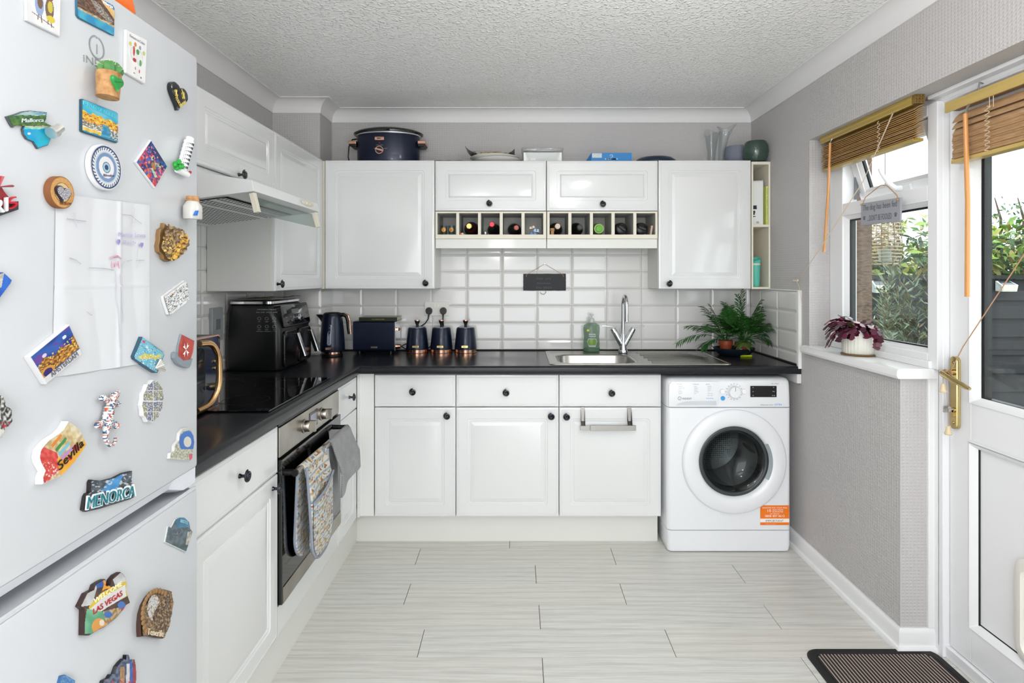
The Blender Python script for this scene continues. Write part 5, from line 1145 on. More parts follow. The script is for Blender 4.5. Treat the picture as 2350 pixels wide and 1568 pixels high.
t = plaque('welcome_magnet', 'welcome sign magnet with playing cards, dice and a yellow star', [(183, 1392), (198, 1362), (214, 1354), (218, 1342), (232, 1333), (241, 1329), (243, 1345), (252, 1344), (255, 1331), (264, 1320), (277, 1313), (283, 1318), (289, 1326), (291, 1340), (289, 1352), (294, 1370), (299, 1384), (290, 1389), (283, 1400), (268, 1418), (240, 1440), (226, 1446), (205, 1459), (191, 1458), (192, 1400)], .012, '#35201c',
    [('n', '#3c2a26', '#5b3a30', 9), ('p', [(0, .45), (.12, .72), (.32, .80), (.22, .48)], '#dcdcdc', '#c9c9c9', 9), ('p', [(.62, .88), (.80, 1), (.93, .9), (.92, .75), (.66, .80)], '#dedee0', '#c4c4c8', 9), ('p', [(.15, .45), (.40, .68), (.9, .86), (.93, .62), (.5, .46), (.22, .30)], '#e6c92a'), ('p', [(.18, .42), (.42, .60), (.88, .80), (.90, .62), (.5, .44), (.25, .30)], '#f1f1f1'), ('p', [(.28, .88), (.5, .98), (.5, .78), (.3, .74)], '#2456a8', '#3c78c4', 6), ('p', [(.12, .42), (.5, .36), (.35, .0), (.05, .0)], '#5aa77c', '#7cc09a', 6), ('e', .35, .14, .14, .13, '#e8a24a'), ('e', .40, .20, .05, .05, '#f3ead8'), ('p', [(.42, .38), (.62, .42), (.85, .46), (.78, .26), (.5, .12)], '#9a7a4c', '#c9b690', 20), ('e', .52, .33, .08, .05, '#2f6fc0'), ('e', .80, .48, .08, .06, '#3f77c8'), ('e', .86, .40, .07, .05, '#b3293a'), ('p', [(.40, .70), (.44, .80), (.40, .92), (.48, .84), (.56, .90), (.53, .80), (.60, .74), (.50, .74)], '#f0a62c'), ('c', .49, .80, .025, '#d8332c')], n=110)
letters(t, 'WELCOME', (216, 1386), (280, 1344), (215, 1375), .0132, '#f3eecb', .001); letters(t, 'LAS VEGAS', (215, 1411), (281, 1367), (214, 1398), .0132, '#a52a34', .001)
# brown filigree frame
yc, zc = FP(356, 1395, .012); out = []
pts = [(322, 1450), (322, 1430), (324, 1410), (330, 1390), (339, 1373), (352, 1358), (362, 1353), (377, 1353), (392, 1357), (395, 1380), (397, 1381), (392, 1410), (386, 1440), (375, 1466), (358, 1464), (340, 1460), (323, 1462)]
t = plaque('carved_magnet', 'brown carved wooden magnet with a lace-edged oval around a tiny building', pts, .012, '#4a2f22', [('n', '#8a6844', '#5b4029', 16), ('e', .36, .62, .20, .26, '#d6d8da'), ('p', [(.38, .2), (.3, .45), (.5, .7), (.7, .95), (.85, .9), (.9, .5), (.8, .1)], '#6b4d33', '#3a281c', 22), ('s', '#a88a62', .58, 26, 0, .9)], relief=.004)
mb = MB(); mb.M = FM
for k in range(15):
    a = R(60+160*k/14); px, py = 362+34*math.cos(a)*1.02, 1412-56*math.sin(a); mb.sphere(tuple(fvec(px, py, .015)), .0048, 9, 6, .5)
addpart(t, 'lace_edge', mb, pm('brown wood', '#86663f', .6), smooth=50)
letters(t, 'Tenerife', (338, 1457), (375, 1462), (339, 1442), .018, '#d8cbb4', .001)
t = plaque('skyline_magnet', 'dark edged skyline magnet with a blue spire and flag at the bottom of the picture', [(225, 1600), (238, 1562), (250, 1556), (255, 1548), (262, 1548), (268, 1530), (276, 1520), (284, 1512), (289, 1515), (290, 1503), (295, 1503), (299, 1517), (303, 1514), (309, 1514), (312, 1530), (313, 1560), (305, 1600)], .010, '#1c1d26',
    [('n', '#6f7c94', '#30405e', 12), ('p', [(.55, 0), (.55, .72), (.66, .72), (.66, 0)], '#c99a6a', '#a3764a', 14), ('p', [(.68, 0), (.72, .78), (.80, .78), (.80, 0)], '#e2e2e6', '#c8ccd6', 10), ('p', [(.82, .2), (.80, .95), (.84, .95), (.92, .3)], '#234fa8', '#2f62c0', 6), ('p', [(.88, .3), (.90, .88), (1, .88), (1, .3)], '#a8323c', '#8e2a34', 9), ('p', [(.3, 0), (.1, 0), (.5, .45)], '#4a7a9c', '#8fb0c4', 10), ('s', '#c23a44', .62, 20, 0, .4)])
plaque('blue_magnet', 'small blue magnet at the very bottom edge of the picture', [(130, 1590), (140, 1552), (150, 1549), (172, 1562), (168, 1600)], .006, '#2f5f98', [('n', '#3b78b8', '#6fa0cc', 8)])
# ---- things on top of the fridge
def ontop(p): return tuple(FM @ Vector(p))
t = thing('orange_tub', 'glossy orange tub standing on top of the fridge', 'container', ontop((-.10, -.22, 1.782)), (0, 0, FT))
mb = MB(); mb.M = FM; y, z = -.195, 1.7752
mb.rings([[(-.02-.0*k, y-.13+w, 1.7755) if 0 else (x, yy, zz) for x, yy in rr_] for rr_, zz in (([(-.16, -.29), (-.03, -.29), (-.03, -.158), (-.16, -.158)], 1.782), ([(-.165, -.295), (-.024, -.295), (-.024, -.160), (-.165, -.160)], 1.80), ([(-.16, -.29), (-.028, -.29), (-.028, -.168), (-.16, -.168)], 1.84), ([(-.15, -.28), (-.035, -.28), (-.035, -.18), (-.15, -.18)], 1.86))])
addpart(t, 'tub', mb, pm('orange plastic', '#e56a12', .3, coat=.4), smooth=50, bevel=.006)
# ================================================================== THINGS ON THE WORKTOP
def lat(name, prof, mat, parent, loc, seg=40, smooth=40, M=None, **k):
    mb = MB(); mb.M = M or Matrix.Translation(loc); mb.lathe(prof, (0, 0, 0), seg, k.pop('caps', (True, True)), k.pop('sx', 1.0), k.pop('sy', 1.0), k.pop('se', 2.0))
    return mb.build(name, mat, parent, world=True, smooth=smooth, **k)
def plate_text(t, s, c, w, h, Mrot, name='name_plate', edge=None, txt=None, back=None):
    """small metal badge with raised lettering; Mrot: x right, y up, z out"""
    mb = MB(); mb.M = Matrix.Translation(c) @ Mrot
    mb.rings([[(x-w/2, y-h/2, z) for x, y in rrect(w, h, d, h*.22, 3)] for d, z in ((0, -.002), (0, .0008), (h*.12, .0010), (h*.14, .0004))])
    o = mb.build(name, edge or ROSE, t, world=True, smooth=20)
    mb = MB(); mb.text(s, Matrix.Translation(c) @ Mrot @ Matrix.Translation((0, -h*.27, .0008)), h, .0006, 'CENTER', (w*.78, h*.54), .02)
    mb.build('lettering', txt or pm('cream lettering', '#e9d9b4', .4), o, world=True, smooth=0); return o
FRONT = Matrix.Rotation(R(90), 4, 'X')        # x right, y up, z towards the camera
ZT = ZW+.0006
# ---------------- air fryer
FBK = pm('black satin plastic', '#101011', .32, coat=.1); FBD = pm('black drawer plastic', '#0a0a0b', .22, coat=.2)
ax0, ax1, ay0, ay1 = -1.322, -1.068, 2.552, 2.925
t = thing('air_fryer', 'big black double-drawer air fryer in the corner of the worktop', 'air fryer', ((ax0+ax1)/2, (ay0+ay1)/2, ZT))
mb = MB(); W_, D_ = ax1-ax0, ay1-ay0
prof = [(.012, 0), (.004, .004), (0, .02), (0, .20), (.004, .27), (.012, .296), (.022, .302)]
mb.rings([[(ax0+x+.0, ay0+y, ZT+z) for x, y in rrect(W_-(z*.10 if z > .2 else 0), D_, d, .030, 5)] for d, z in prof]); mb.build('body', FBK, t, world=True, smooth=35)
mb = MB(); mb.rings([[(ax0+x, ay0+y, ZT+z) for x, y in rrect(W_-.034, D_, d, .026, 5)] for d, z in ((.015, .300), (.010, .303), (.010, .314), (.016, .317))]); mb.build('top_trim', CHROME, t, world=True, smooth=35)
# sloping control panel on the front top (faces +X and up)
pM = Matrix.Translation((ax1-.012, (ay0+ay1)/2, ZT+.245)) @ Matrix.Rotation(R(90), 4, 'Z') @ Matrix.Rotation(R(80), 4, 'X')
mb = MB(); mb.M = pM; mb.rings([[(x-.165, y-.055, z) for x, y in rrect(.33, .105, d, .012, 4)] for d, z in ((0, -.02), (0, .010), (.003, .012))])
cpn = mb.build('control_panel', pm('gloss panel black', '#0c0d0f', .12, coat=.5), t, world=True, smooth=30)
mb = MB(); mb.M = pM; mb.rings([[(x-.165, y-.055, z) for x, y in rrect(.33, .105, d, .010, 4)] for d, z in ((.005, .0122), (.0064, .0122))], True, (False, False))
for (x, y, w, h) in ((-.125, .020, .03, .020), (.10, .022, .03, .018)): mb.box(x-w/2, x+w/2, y-h/2, y+h/2, .012, .0126)
mb.box(-.05, .03, .008, .026, .012, .0126); mb.build('display', pm('dim grey display', '#5b6066', .3), cpn, world=True, smooth=0)
mb = MB(); mb.M = pM; mb.lathe([(.021, .012), (.021, .020), (.018, .030), (.016, .031)], (-.005, -.018, 0), 28); mb.build('dial', CHROME, cpn, world=True, smooth=40)
mb = MB()
for (x, y) in ((-.12, -.012), (-.12, -.03), (-.06, -.03), (.05, -.01), (.08, -.01), (.11, -.01), (.05, -.03), (.08, -.03), (.11, -.03), (-.07, -.012)): mb.text('•—', pM @ Matrix.Translation((x, y, .0125)), .014, .0003)
mb.text('Ninja', pM @ Matrix.Translation((-.02, .036, .0125)), .016, .0003)
mb.build('lettering', pm('pale print', '#b5bac0', .4), cpn, world=True, smooth=0)
# drawers with sloping steel handles
for k, (ya, yb) in enumerate(((ay0+.022, ay0+.180), (ay0+.192, ay0+.352))):
    mb = MB(); mb.M = face_plus_x(ax1-.002, ya, ZT); w = yb-ya
    mb.rings([[(x, y, .012+z) for x, z in rrect(w, .165, d, .022, 5)] for d, y in ((0, .015), (0, -.010), (.004, -.014), (.02, -.015))]); dwr = mb.build('drawer', FBD, t, world=True, smooth=35)
    yc_ = ya+w*.5; mb = MB()
    mb.rings([[(ax1+.006+x, yc_+s*.013, z) for s in (-1, 1)]+[(ax1+.006+x+.0, yc_+s*.013, z-.014) for s in (1, -1)] for x, z in ((0, ZT+.160), (.018, ZT+.163), (.034, ZT+.158))])
    mb.rings([[(x, yc_-.014, z), (x, yc_+.014, z), (x-.016, yc_+.011, z-.003), (x-.016, yc_-.011, z-.003)] for x, z in ((ax1+.043, ZT+.161), (ax1+.060, ZT+.110), (ax1+.078, ZT+.058))]); hdl = mb.build('handle', FBK, dwr, world=True, smooth=30)
    mb = MB(); mb.rings([[(x+.0005, yc_-.0145, z+.001), (x+.0005, yc_+.0145, z+.001), (x+.004, yc_+.010, z+.002), (x+.004, yc_-.010, z+.002)] for x, z in ((ax1+.042, ZT+.163), (ax1+.060, ZT+.110), (ax1+.078, ZT+.056))]); mb.build('steel_strip', pm('bright steel strip', '#d9dadd', .2, metal=1), hdl, world=True, smooth=30)
# printed guide on the near side
mb = MB(); M0 = Matrix.Translation((-1.128, ay0-.0006, ZT)) @ FRONT
mb.text('MODERN MEALS', M0 @ Matrix.Translation((0, .276, 0)), .011, .0003, 'CENTER', (.085, .006)); mb.text('MAX CRISP · ROAST · BAKE', M0 @ Matrix.Translation((0, .264, 0)), .01, .0003, 'CENTER', (.095, .005))
for i in range(3):
    for j in range(2):
        c = Vector((-.034+.034*i, .238-.036*j, 0)); mb.M = M0
        mb.rings([[(c.x+q*math.cos(R(a)), c.y+q*.8*math.sin(R(a)), 0) for a in range(0, 360, 30)] for q in (.0070, .0085)], True, (False, False)); mb.M = Matrix.Identity(4)
        mb.text(('FRY', 'CRISP', 'ROAST', 'BAKE', 'HEAT', 'DRY')[i+3*j], M0 @ Matrix.Translation((c.x, c.y-.016, 0)), .006, .0003)
mb.text('dishwasher safe parts  —  9.5 L', M0 @ Matrix.Translation((0, .178, 0)), .01, .0003, 'CENTER', (.095, .005))
mb.build('printed_guide', pm('grey print', '#8e9196', .5), t, world=True, smooth=0)
# crumpled foil lined paper on top
mb = MB()
def foil(u, v): return (ax0+.022+u*(W_-.062), ay0+.012+v*(D_-.028), ZT+.3185+.010*nz(u, v, 5, 2)+.016*max(0, nz(u, v, 2.5, 8)-.45)+.02*max(0, u-.5)*nz(v, u, 3))
mb.grid(foil, 44, 44); o = mb.build('crumpled_paper', pm('crumpled baking paper', '#a79a8c', .5, metal=.25, bump=(40, .6)), None, world=True, loc=((ax0+ax1)/2, (ay0+ay1)/2, ZT+.318), smooth=25)
o.modifiers.new('solid', 'SOLIDIFY').thickness = .001
tag(o, 'crumpled brownish baking paper lying on the air fryer', 'paper')

# ---------------- kettle
kx, ky = -.996, 3.055
t = thing('kettle', 'navy electric kettle with rose gold trim beside the air fryer', 'kettle', (kx, ky, ZT))
K = (kx, ky, ZT)
lat('power_base', [(.052, 0), (.055, .002), (.055, .010), (.045, .012)], BLACKPL, t, K)
lat('base_ring', [(.046, .012), (.050, .013), (.050, .024), (.048, .025)], ROSE, t, K)
lat('body', [(.050, .025), (.063, .028), (.0645, .035), (.064, .06), (.0585, .14), (.052, .205), (.049, .222), (.046, .226)], NAVY, t, K)
lat('lid', [(.046, .224), (.046, .229), (.038, .234), (.001, .236)], BLACKPL, t, K)
mb = MB(); mb.rings([[(kx-.045-a, ky+b*w, ZT+z) for a, b in ((0, -1), (.0, 1), (l, .25), (l, -.25))] for z, l, w in ((.222, .042, .026), (.205, .028, .024), (.175, .008, .014), (.16, .001, .008))]); mb.build('spout', BLACKPL, t, world=True, smooth=50, bevel=.002)
mb = MB(); HP_ = [(.040, .220), (.062, .222), (.080, .214), (.087, .19), (.090, .15), (.094, .118)]
mb.tube([(kx+a, ky-.012, ZT+z) for a, z in HP_], [.011, .011, .0115, .011, .010, .009], 12, flat=1.0); hh = mb.build('handle', BLACKPL, t, world=True, smooth=50)
mb = MB(); mb.tube([(kx+a+.0075, ky-.012, ZT+z+.0045*(i < 4)) for i, (a, z) in enumerate(HP_)], [.006, .006, .0062, .006, .0055, .005], 10); mb.build('handle_trim', ROSE, hh, world=True, smooth=50)
mb = MB(); mb.M = Matrix.Translation((kx+.002, ky-.061, ZT+.062)) @ Matrix.Rotation(R(84.5), 4, 'X'); mb.rings([[(x-.011, y, z) for x, y in rrect(.022, .115, d, .0108, 6)] for d, z in ((0, -.006), (0, .0035), (.002, .0042))]); wn_ = mb.build('water_window', pm('grey gauge plastic', '#8a94a3', .15, coat=.4), t, world=True, smooth=30)
mb = MB(); mb.M = Matrix.Translation((kx+.002, ky-.061, ZT+.062)) @ Matrix.Rotation(R(84.5), 4, 'X'); mb.rings([[(x-.011, y, z) for x, y in rrect(.022, .115, d, .008, 6)] for d, z in ((.005, .0046), (.0062, .0046))], True, (False, False))
for q in range(5): mb.box(-.003, .003, .02+q*.018, .021+q*.018, .0044, .005)
mb.build('gauge_marks', pm('pale gauge marks', '#c5ccd4', .4), wn_, world=True, smooth=0)
plate_text(t, 'TOWER', (kx, ky-.0665, ZT+.045), .034, .013, FRONT)

# ---------------- toaster with a book on it
tx0, tx1, ty0, ty1 = -.905, -.672, 3.118, 3.262
t = thing('toaster', 'navy toaster with a patterned book lying on it', 'toaster', ((tx0+tx1)/2, (ty0+ty1)/2, ZT))
mb = MB(); 
mb.rings([[(x, ty0+y, ZT+.014+z) for y, z in rrect(ty1-ty0, .166, 0, .016, 5)] for x in (tx0, tx1-.006)]); mb.build('body', NAVY, t, world=True, smooth=35, bevel=.003)
mb = MB(); mb.box(tx1-.006, tx1, ty0+.004, ty1-.004, ZT+.018, ZT+.175); ep = mb.build('end_panel', CHROME, t, world=True, smooth=0, bevel=.002)
for y in (ty0+.025, ty1-.025):
    for x in (tx0+.03, tx1-.03): lat('foot', [(.009, 0), (.009, .014), (.008, .015)], BLACKPL, t, (x, y, ZT), 14)
mb = MB(); mb.box(tx1, tx1+.012, ty0+.045, ty0+.062, ZT+.128, ZT+.137); mb.cyl((tx1+.011, ty0+.04, ZT+.1325), (tx1+.011, ty0+.072, ZT+.1325), .0085, seg=16); mb.build('lever', ROSE, t, world=True, smooth=40)
mb = MB(); mb.cyl((tx1, ty0+.055, ZT+.036), (tx1+.018, ty0+.055, ZT+.036), .014, .0125, 22); mb.build('browning_knob', ROSE, t, world=True, smooth=40)
plate_text(t, 'TOWER', ((tx0+tx1)/2, ty0-.0006, ZT+.037), .036, .010, FRONT, edge=pm('dull badge metal', '#8f8a76', .3, metal=1), txt=pm('badge letters', '#b5ae95', .4))
t = thing('book', 'thin dark green patterned book lying flat on the navy toaster', 'book', ((-.87-.665)/2, 3.19, ZT+.1805))
mb = MB(); bx0, bx1 = -.872, -.662; z0 = ZT+.1808
def cov(u, v): return mix(hx('#20281c'), hx('#77864a'), (nz(u*2, v, 12, 3)-.5)*6) if nz(u, v, 7) > .45 else hx('#1a1f1a')
mb.c = hx('#2c331f'); mb.grid(lambda u, v: (bx0+u*(bx1-bx0), 3.120+v*.135, z0+.0215), 70, 40, cov); mb.c = hx('#27301c'); mb.box(bx0, bx1, 3.120, 3.255, z0, z0+.0025)
mb.box(bx0, bx1, 3.1195, 3.1225, z0, z0+.0212); mb.build('cover', PRINT, t, world=True, smooth=0)
mb = MB(); mb.box(bx0+.003, bx1-.003, 3.1225, 3.252, z0+.0026, z0+.0195); mb.box(bx0, bx1, 3.1225, 3.255, z0+.0195, z0+.0212); mb.build('pages', pm('book pages', '#c9c2ae', .8), t, world=True, smooth=0)
mb = MB(); mb.text('THE GARDEN KITCHEN', Matrix.Translation((bx0+.105, 3.1192, z0+.008)) @ FRONT, .01, .0003, 'CENTER', (.07, .005)); mb.build('lettering', pm('gold foil print', '#b9a45c', .4), t, world=True, smooth=0)

# ---------------- three canisters
cy_ = 3.203
def canister():
    t = thing('canister', 'navy storage canister with rose gold base, nearest the toaster', 'canister', (XY(957.5, cy_), cy_, ZT), group='navy kitchen canisters'); L = tuple(t.location)
    lat('base_ring', [(.060, 0), (.0635, .001), (.0635, .003), (.0620, .004), (.0620, .018), (.060, .019)], ROSE, t, L, 48)
    lat('body', [(.060, .019), (.0625, .020), (.0620, .03), (.0515, .132), (.049, .1375), (.045, .139)], NAVY, t, L, 48)
    ld = lat('lid', [(.046, .139), (.046, .141), (.020, .1455), (.001, .146)], pm('satin lid', '#8b93a0', .25, metal=.8), t, L, 40)
    lat('knob', [(.008, .1455), (.0075, .155), (.013, .168), (.0155, .176)], BLACKPL, ld, L, 24); lat('knob_cap', [(.0160, .176), (.0164, .178), (.015, .182), (.001, .1835)], ROSE, ld, L, 24)
    plate_text(t, 'TOWER', (L[0], L[1]-.0622, L[2]+.037), .036, .012, Matrix.Rotation(R(84), 4, 'X'), edge=pm('antique gold badge', '#b9a56a', .25, metal=1))
    return t
c1 = canister()
relabel(copy_tree(c1), (XY(1013, cy_), cy_, ZT), 'navy storage canister with rose gold base, middle one of three')
relabel(copy_tree(c1), (XY(1068.5, cy_), cy_, ZT), 'navy storage canister with rose gold base, farthest from the toaster')

# ---------------- socket and plugs
SY = YB-.0082
t = thing('wall_socket', 'white double wall socket above the canisters', 'socket', (XY(1002.5, SY), SY, ZY(708, SY)))
x0, x1, z0, z1 = XY(974.5, SY), XY(1031, SY), ZY(725, SY), ZY(692.5, SY)
mb = MB(); mb.M = Matrix.Translation((x0, SY, z0)) @ FRONT; mb.rings([[(x, y, z) for x, y in rrect(x1-x0, z1-z0, d, .004, 3)] for d, z in ((0, 0), (0, .006), (.002, .008))]); mb.build('face_plate', pm('white socket plastic', '#e6e4de', .3), t, world=True, smooth=30)
for px in (998.5, 1005.5):
    mb = MB(); mb.M = Matrix.Translation((XY(px, SY), SY, ZY(702, SY))) @ FRONT; mb.box(-.0045, .0045, -.010, .010, .008, .0105); mb.build('switch', pm('white switch', '#efeee9', .3), t, world=True, smooth=0, bevel=.001)
for i, (px, pts) in enumerate(((985.5, [(985.5, 722), (984, 732), (977, 742), (968, 748)]), (1018, [(1018, 722), (1018, 732), (1019, 742)]))):
    t = thing('plug', ['black plug in the left socket with its cable curving towards the toaster', 'black plug in the right socket with its cable running straight down'][i], 'plug', (XY(px, SY), SY-.008, ZY(714, SY)), group='black plugs')
    mb = MB(); mb.M = Matrix.Translation((XY(px, SY), SY-.0085, ZY(713, SY))) @ FRONT
    P2 = [(.020*math.cos(R(a))*(1.0 if math.sin(R(a)) > 0 else .98), .020*math.sin(R(a))*(1 if math.sin(R(a)) > 0 else 1.15)) for a in range(0, 360, 15)]
    mb.rings([[(x*s, y*s, z) for x, y in P2] for s, z in ((.9, 0), (1, .004), (1, .014), (.8, .026))]); mb.build('plug_body', BLACKPL, t, world=True, smooth=50)
    mb = MB(); pp = [(XY(a, SY), SY-.022-.004*j, ZY(b, SY)) for j, (a, b) in enumerate(pts)]
    tail = [(XY(952, SY), SY-.006, 1.0), (XY(935, SY), 3.25, .93), (XY(922, SY), 3.24, .915)] if i == 0 else [(XY(1018, SY), SY-.012, .98), (XY(985, 3.27), 3.268, .905), (XY(930, 3.27), 3.262, .900), (XY(910, 3.27), 3.274, .93)]
    mb.tube(pp+tail, [.005]+[.0034]*(len(pp)+len(tail)-1), 8); mb.build('cable', BLACKPL, t, world=True, smooth=50)
# ---------------- slate sign on the tiles
SYb = YB-.0085
t = thing('slate_sign', 'black slate sign with engraved words hanging on the white tiles', 'sign', (XY(1249.5, SYb), SYb, ZY(648, SYb)))
x0, x1, z0, z1 = XY(1201, SYb), XY(1298.5, SYb), ZY(667, SYb), ZY(628.5, SYb)
mb = MB(); rng = random.Random(8); pts = []
N = 40
for a, b in (((x0, z0), (x1, z0)), ((x1, z0), (x1, z1)), ((x1, z1), (x0, z1)), ((x0, z1), (x0, z0))):
    for k in range(12): q = k/12; pts.append((a[0]+(b[0]-a[0])*q+rng.uniform(-.0006, .0006), a[1]+(b[1]-a[1])*q+rng.uniform(-.0006, .0006)))
mb.rings([[(x, SYb-o, z) for x, z in pts] for o in (.001, .006)]+[[(x*.99+(x0+x1)/2*.01, SYb-.0075, z*.985+(z0+z1)/2*.015) for x, z in pts]]); mb.build('slate', pm('natural slate', '#26272a', .6, bump=(60, .5)), t, world=True, smooth=0)
mb = MB()
for s, py, w, h in (('Nat  ie\'s', 641.5, .080, .013), ('Kitchen', 652, .075, .012), ('Est 2023', 662, .088, .012)): mb.text(s, Matrix.Translation((XY(1248, SYb), SYb-.0078, ZY(py, SYb))) @ FRONT, h, .0003, 'CENTER', (w, h*.8))
mb.build('engraving', pm('grey engraving', '#5c5e62', .7), t, world=True, smooth=0)
mb = MB(); n_ = (XY(1250, SYb), SYb-.004, ZY(606, SYb)); l_ = (XY(1207.5, SYb), SYb-.009, ZY(631, SYb)); r_ = (XY(1292, SYb), SYb-.009, ZY(631, SYb))
mb.tube([l_, n_, r_], .0012, 6); mb.tube([l_, (l_[0]+.001, l_[1], l_[2]-.012)], .0016, 6); mb.tube([r_, (r_[0]+.001, r_[1], r_[2]-.012)], .0016, 6)
mb.tube([(XY(1252, SYb), SYb-.004, ZY(667, SYb)), (XY(1253, SYb), SYb-.01, ZY(671, SYb)), (XY(1248, SYb), SYb-.012, ZY(676, SYb)), (XY(1241, SYb), SYb-.01, ZY(674, SYb)), (XY(1240, SYb), SYb-.01, ZY(670, SYb))], .0016, 6)
mb.build('twine', TWINE, t, world=True, smooth=50)
mb = MB(); mb.cyl((n_[0], SYb+.002, n_[2]+.001), (n_[0], SYb-.009, n_[2]+.001), .0022, .0028, 10); mb.build('nail', STEEL, t, world=True, smooth=40)

# ---------------- sink
INX = pm('satin stainless sink', '#b7b5b0', .27, metal=1.0, bump=(30, .04))
sx0, sx1, sy0, sy1 = .157, 1.046, 2.742, 3.225
t = thing('sink', 'stainless steel sink with drainer set in the black worktop', 'sink', ((sx0+sx1)/2, (sy0+sy1)/2, ZW))
mb = MB(); bxa, bxb, bya, byb = .205, .600, 2.790, 3.105
bw, bh = bxb-bxa, byb-bya
BR = [[(bxa+x, bya+y, ZW+z) for x, y in rrect(bw, bh, d, r, 7)] for d, z, r in ((-.012, .0015, .09), (-.004, .0012, .085), (0, -.001, .08), (.004, -.008, .08), (.010, -.12, .075), (.030, -.142, .06), (.10, -.147, .03))]
mb.rings(BR, True, (False, True)); bowl = mb.build('bowl', INX, t, world=True, smooth=50)
bowl.modifiers.new('solid', 'SOLIDIFY').thickness = .001
# deck with the bowl hole, gently stepped rim
mb = MB()
outer = [(sx0+x, sy0+y) for x, y in rrect(sx1-sx0, sy1-sy0, 0, .03, 7)]
inner = [(bxa+x, bya+y) for x, y in rrect(bw, bh, -.012, .09, 7)]
o0 = [mb.V((x, y, ZW+.0006)) for x, y in outer]; cxm, cym = (sx0+sx1)/2, (sy0+sy1)/2
o1 = [mb.V((x+(cxm-x)*.004, y+(cym-y)*.008, ZW+.0042)) for x, y in outer]; o2 = [mb.V((x+(cxm-x)*.020, y+(cym-y)*.04, ZW+.0042)) for x, y in outer]; o3 = [mb.V((x+(cxm-x)*.026, y+(cym-y)*.052, ZW+.0016)) for x, y in outer]
ii = [mb.V((x, y, ZW+.0015)) for x, y in inner]; n = len(outer)
for A, B in ((o0, o1), (o1, o2), (o2, o3), (o3, ii)):
    for k in range(n): mb.Fc((A[k], A[(k+1) % n], B[(k+1) % n], B[k]))
dk = mb.build('deck', INX, t, world=True, smooth=40)
mb = MB()
for k in range(9):
    y = 2.795+k*.045; xe = 1.0-.012*abs(k-4)
    prof = [(y-.010, ZW+.0015), (y-.006, ZW+.0046), (y+.006, ZW+.0046), (y+.010, ZW+.0015)]
    mb.rings([[(x, a, b) for a, b in prof] for x in (.665+.01*(k % 2), xe-.04)]+[[(xe, y+(a-y)*.3, ZW+.0014+(b-ZW-.0014)*.3) for a, b in prof]], True, (True, True))
mb.build('drainer_ridges', INX, dk, world=True, smooth=50)['kind'] = 'stuff'
lat('waste', [(.035, 0), (.035, .002), (.024, .0035), (.012, .001), (.001, .001)], CHROME, t, (.40, 2.95, ZW-.1455), 28)
# ---------------- tap
tx, ty = .588, 3.150
t = thing('tap', 'chrome mixer tap with two lever handles behind the sink bowl', 'tap', (tx, ty, ZW+.0045))
lat('base', [(.026, 0), (.027, .003), (.0255, .010), (.0235, .016)], CHROME, t, (tx, ty, ZW+.0045), 30)
mb = MB(); mb.tube([(tx, ty, ZW+.02), (tx, ty, ZW+.06)], [.022, .017], 20)
for s in (-1, 1): mb.tube([(tx, ty, ZW+.035), (tx+s*.028, ty, ZW+.085), (tx+s*.048, ty, ZW+.123)], [.015, .0155, .0165], 18)
mb.tube([(tx, ty, ZW+.05), (tx, ty, ZW+.11)], [.016, .012], 18); bt = mb.build('body', CHROME, t, world=True, smooth=50)
mb = MB(); pts = [(tx, ty, ZW+.10), (tx, ty, ZW+.20), (tx, ty, ZW+.27)]
for a in range(10, 181, 17): pts.append((tx, ty-.052+.052*math.cos(R(a)), ZW+.27+.052*math.sin(R(a))))
pts += [(tx, ty-.104, ZW+.20), (tx, ty-.104, ZW+.185)]
mb.tube(pts, [.0115]+[.0095]*(len(pts)-2)+[.0105], 16); mb.build('spout', CHROME, t, world=True, smooth=60)
for s in (-1, 1):
    mb = MB(); mb.tube([(tx+s*.046, ty, ZW+.119), (tx+s*.058, ty, ZW+.140)], [.0175, .0145], 18)
    mb.rings([[(tx+s*x, ty+b*.008, ZW+z+c*.0028) for b, c in ((-1, -1), (1, -1), (1, 1), (-1, 1))] for x, z in ((.045, .143), (.075, .152), (.120, .154))]); mb.build('lever', CHROME, t, world=True, smooth=40, bevel=.0015)
# ---------------- soap bottle
sx_, sy_ = XY(1357.5, 3.215), 3.215
t = thing('soap_bottle', 'clear green pump soap bottle standing behind the sink', 'bottle', (sx_, sy_, ZT)); L = (sx_, sy_, ZT)
SOAP = thin_glass('clear soap plastic', '#cddccf', 1.4, .05, .25)
lat('bottle', [(.040, 0), (.046, .003), (.0465, .01), (.0455, .06), (.043, .085), (.0455, .11), (.047, .135), (.043, .152), (.026, .163), (.014, .166), (.0135, .170)], SOAP, t, L, 32, sy=.62)
lat('liquid', [(.038, .003), (.0435, .006), (.0440, .022), (.001, .0222)], thin_glass('green liquid soap', '#8fcf9f', 1.2, .1, .5), t, L, 32, sy=.60)
lat('pump', [(.0155, .166), (.0155, .186), (.010, .190), (.0045, .192), (.0045, .206), (.009, .207), (.009, .214), (.001, .215)], pm('frosted cap', '#d6dcdc', .3, trans=.2), t, L, 20)
mb = MB(); mb.box(sx_-.006, sx_+.016, sy_-.004, sy_+.004, ZT+.207, ZT+.213); mb.build('nozzle', pm('frosted cap', '#d6dcdc', .3), t, world=True, smooth=0, bevel=.001)
mb = MB(); mb.M = Matrix.Translation((sx_, sy_-.0305, ZT+.03)) @ FRONT
def lab(u, v):
    return hx('#86b13c') if v < .5 and abs(u-.5) < .38*(1-abs(v-.25)*1.6) else hx('#c9d6cb')
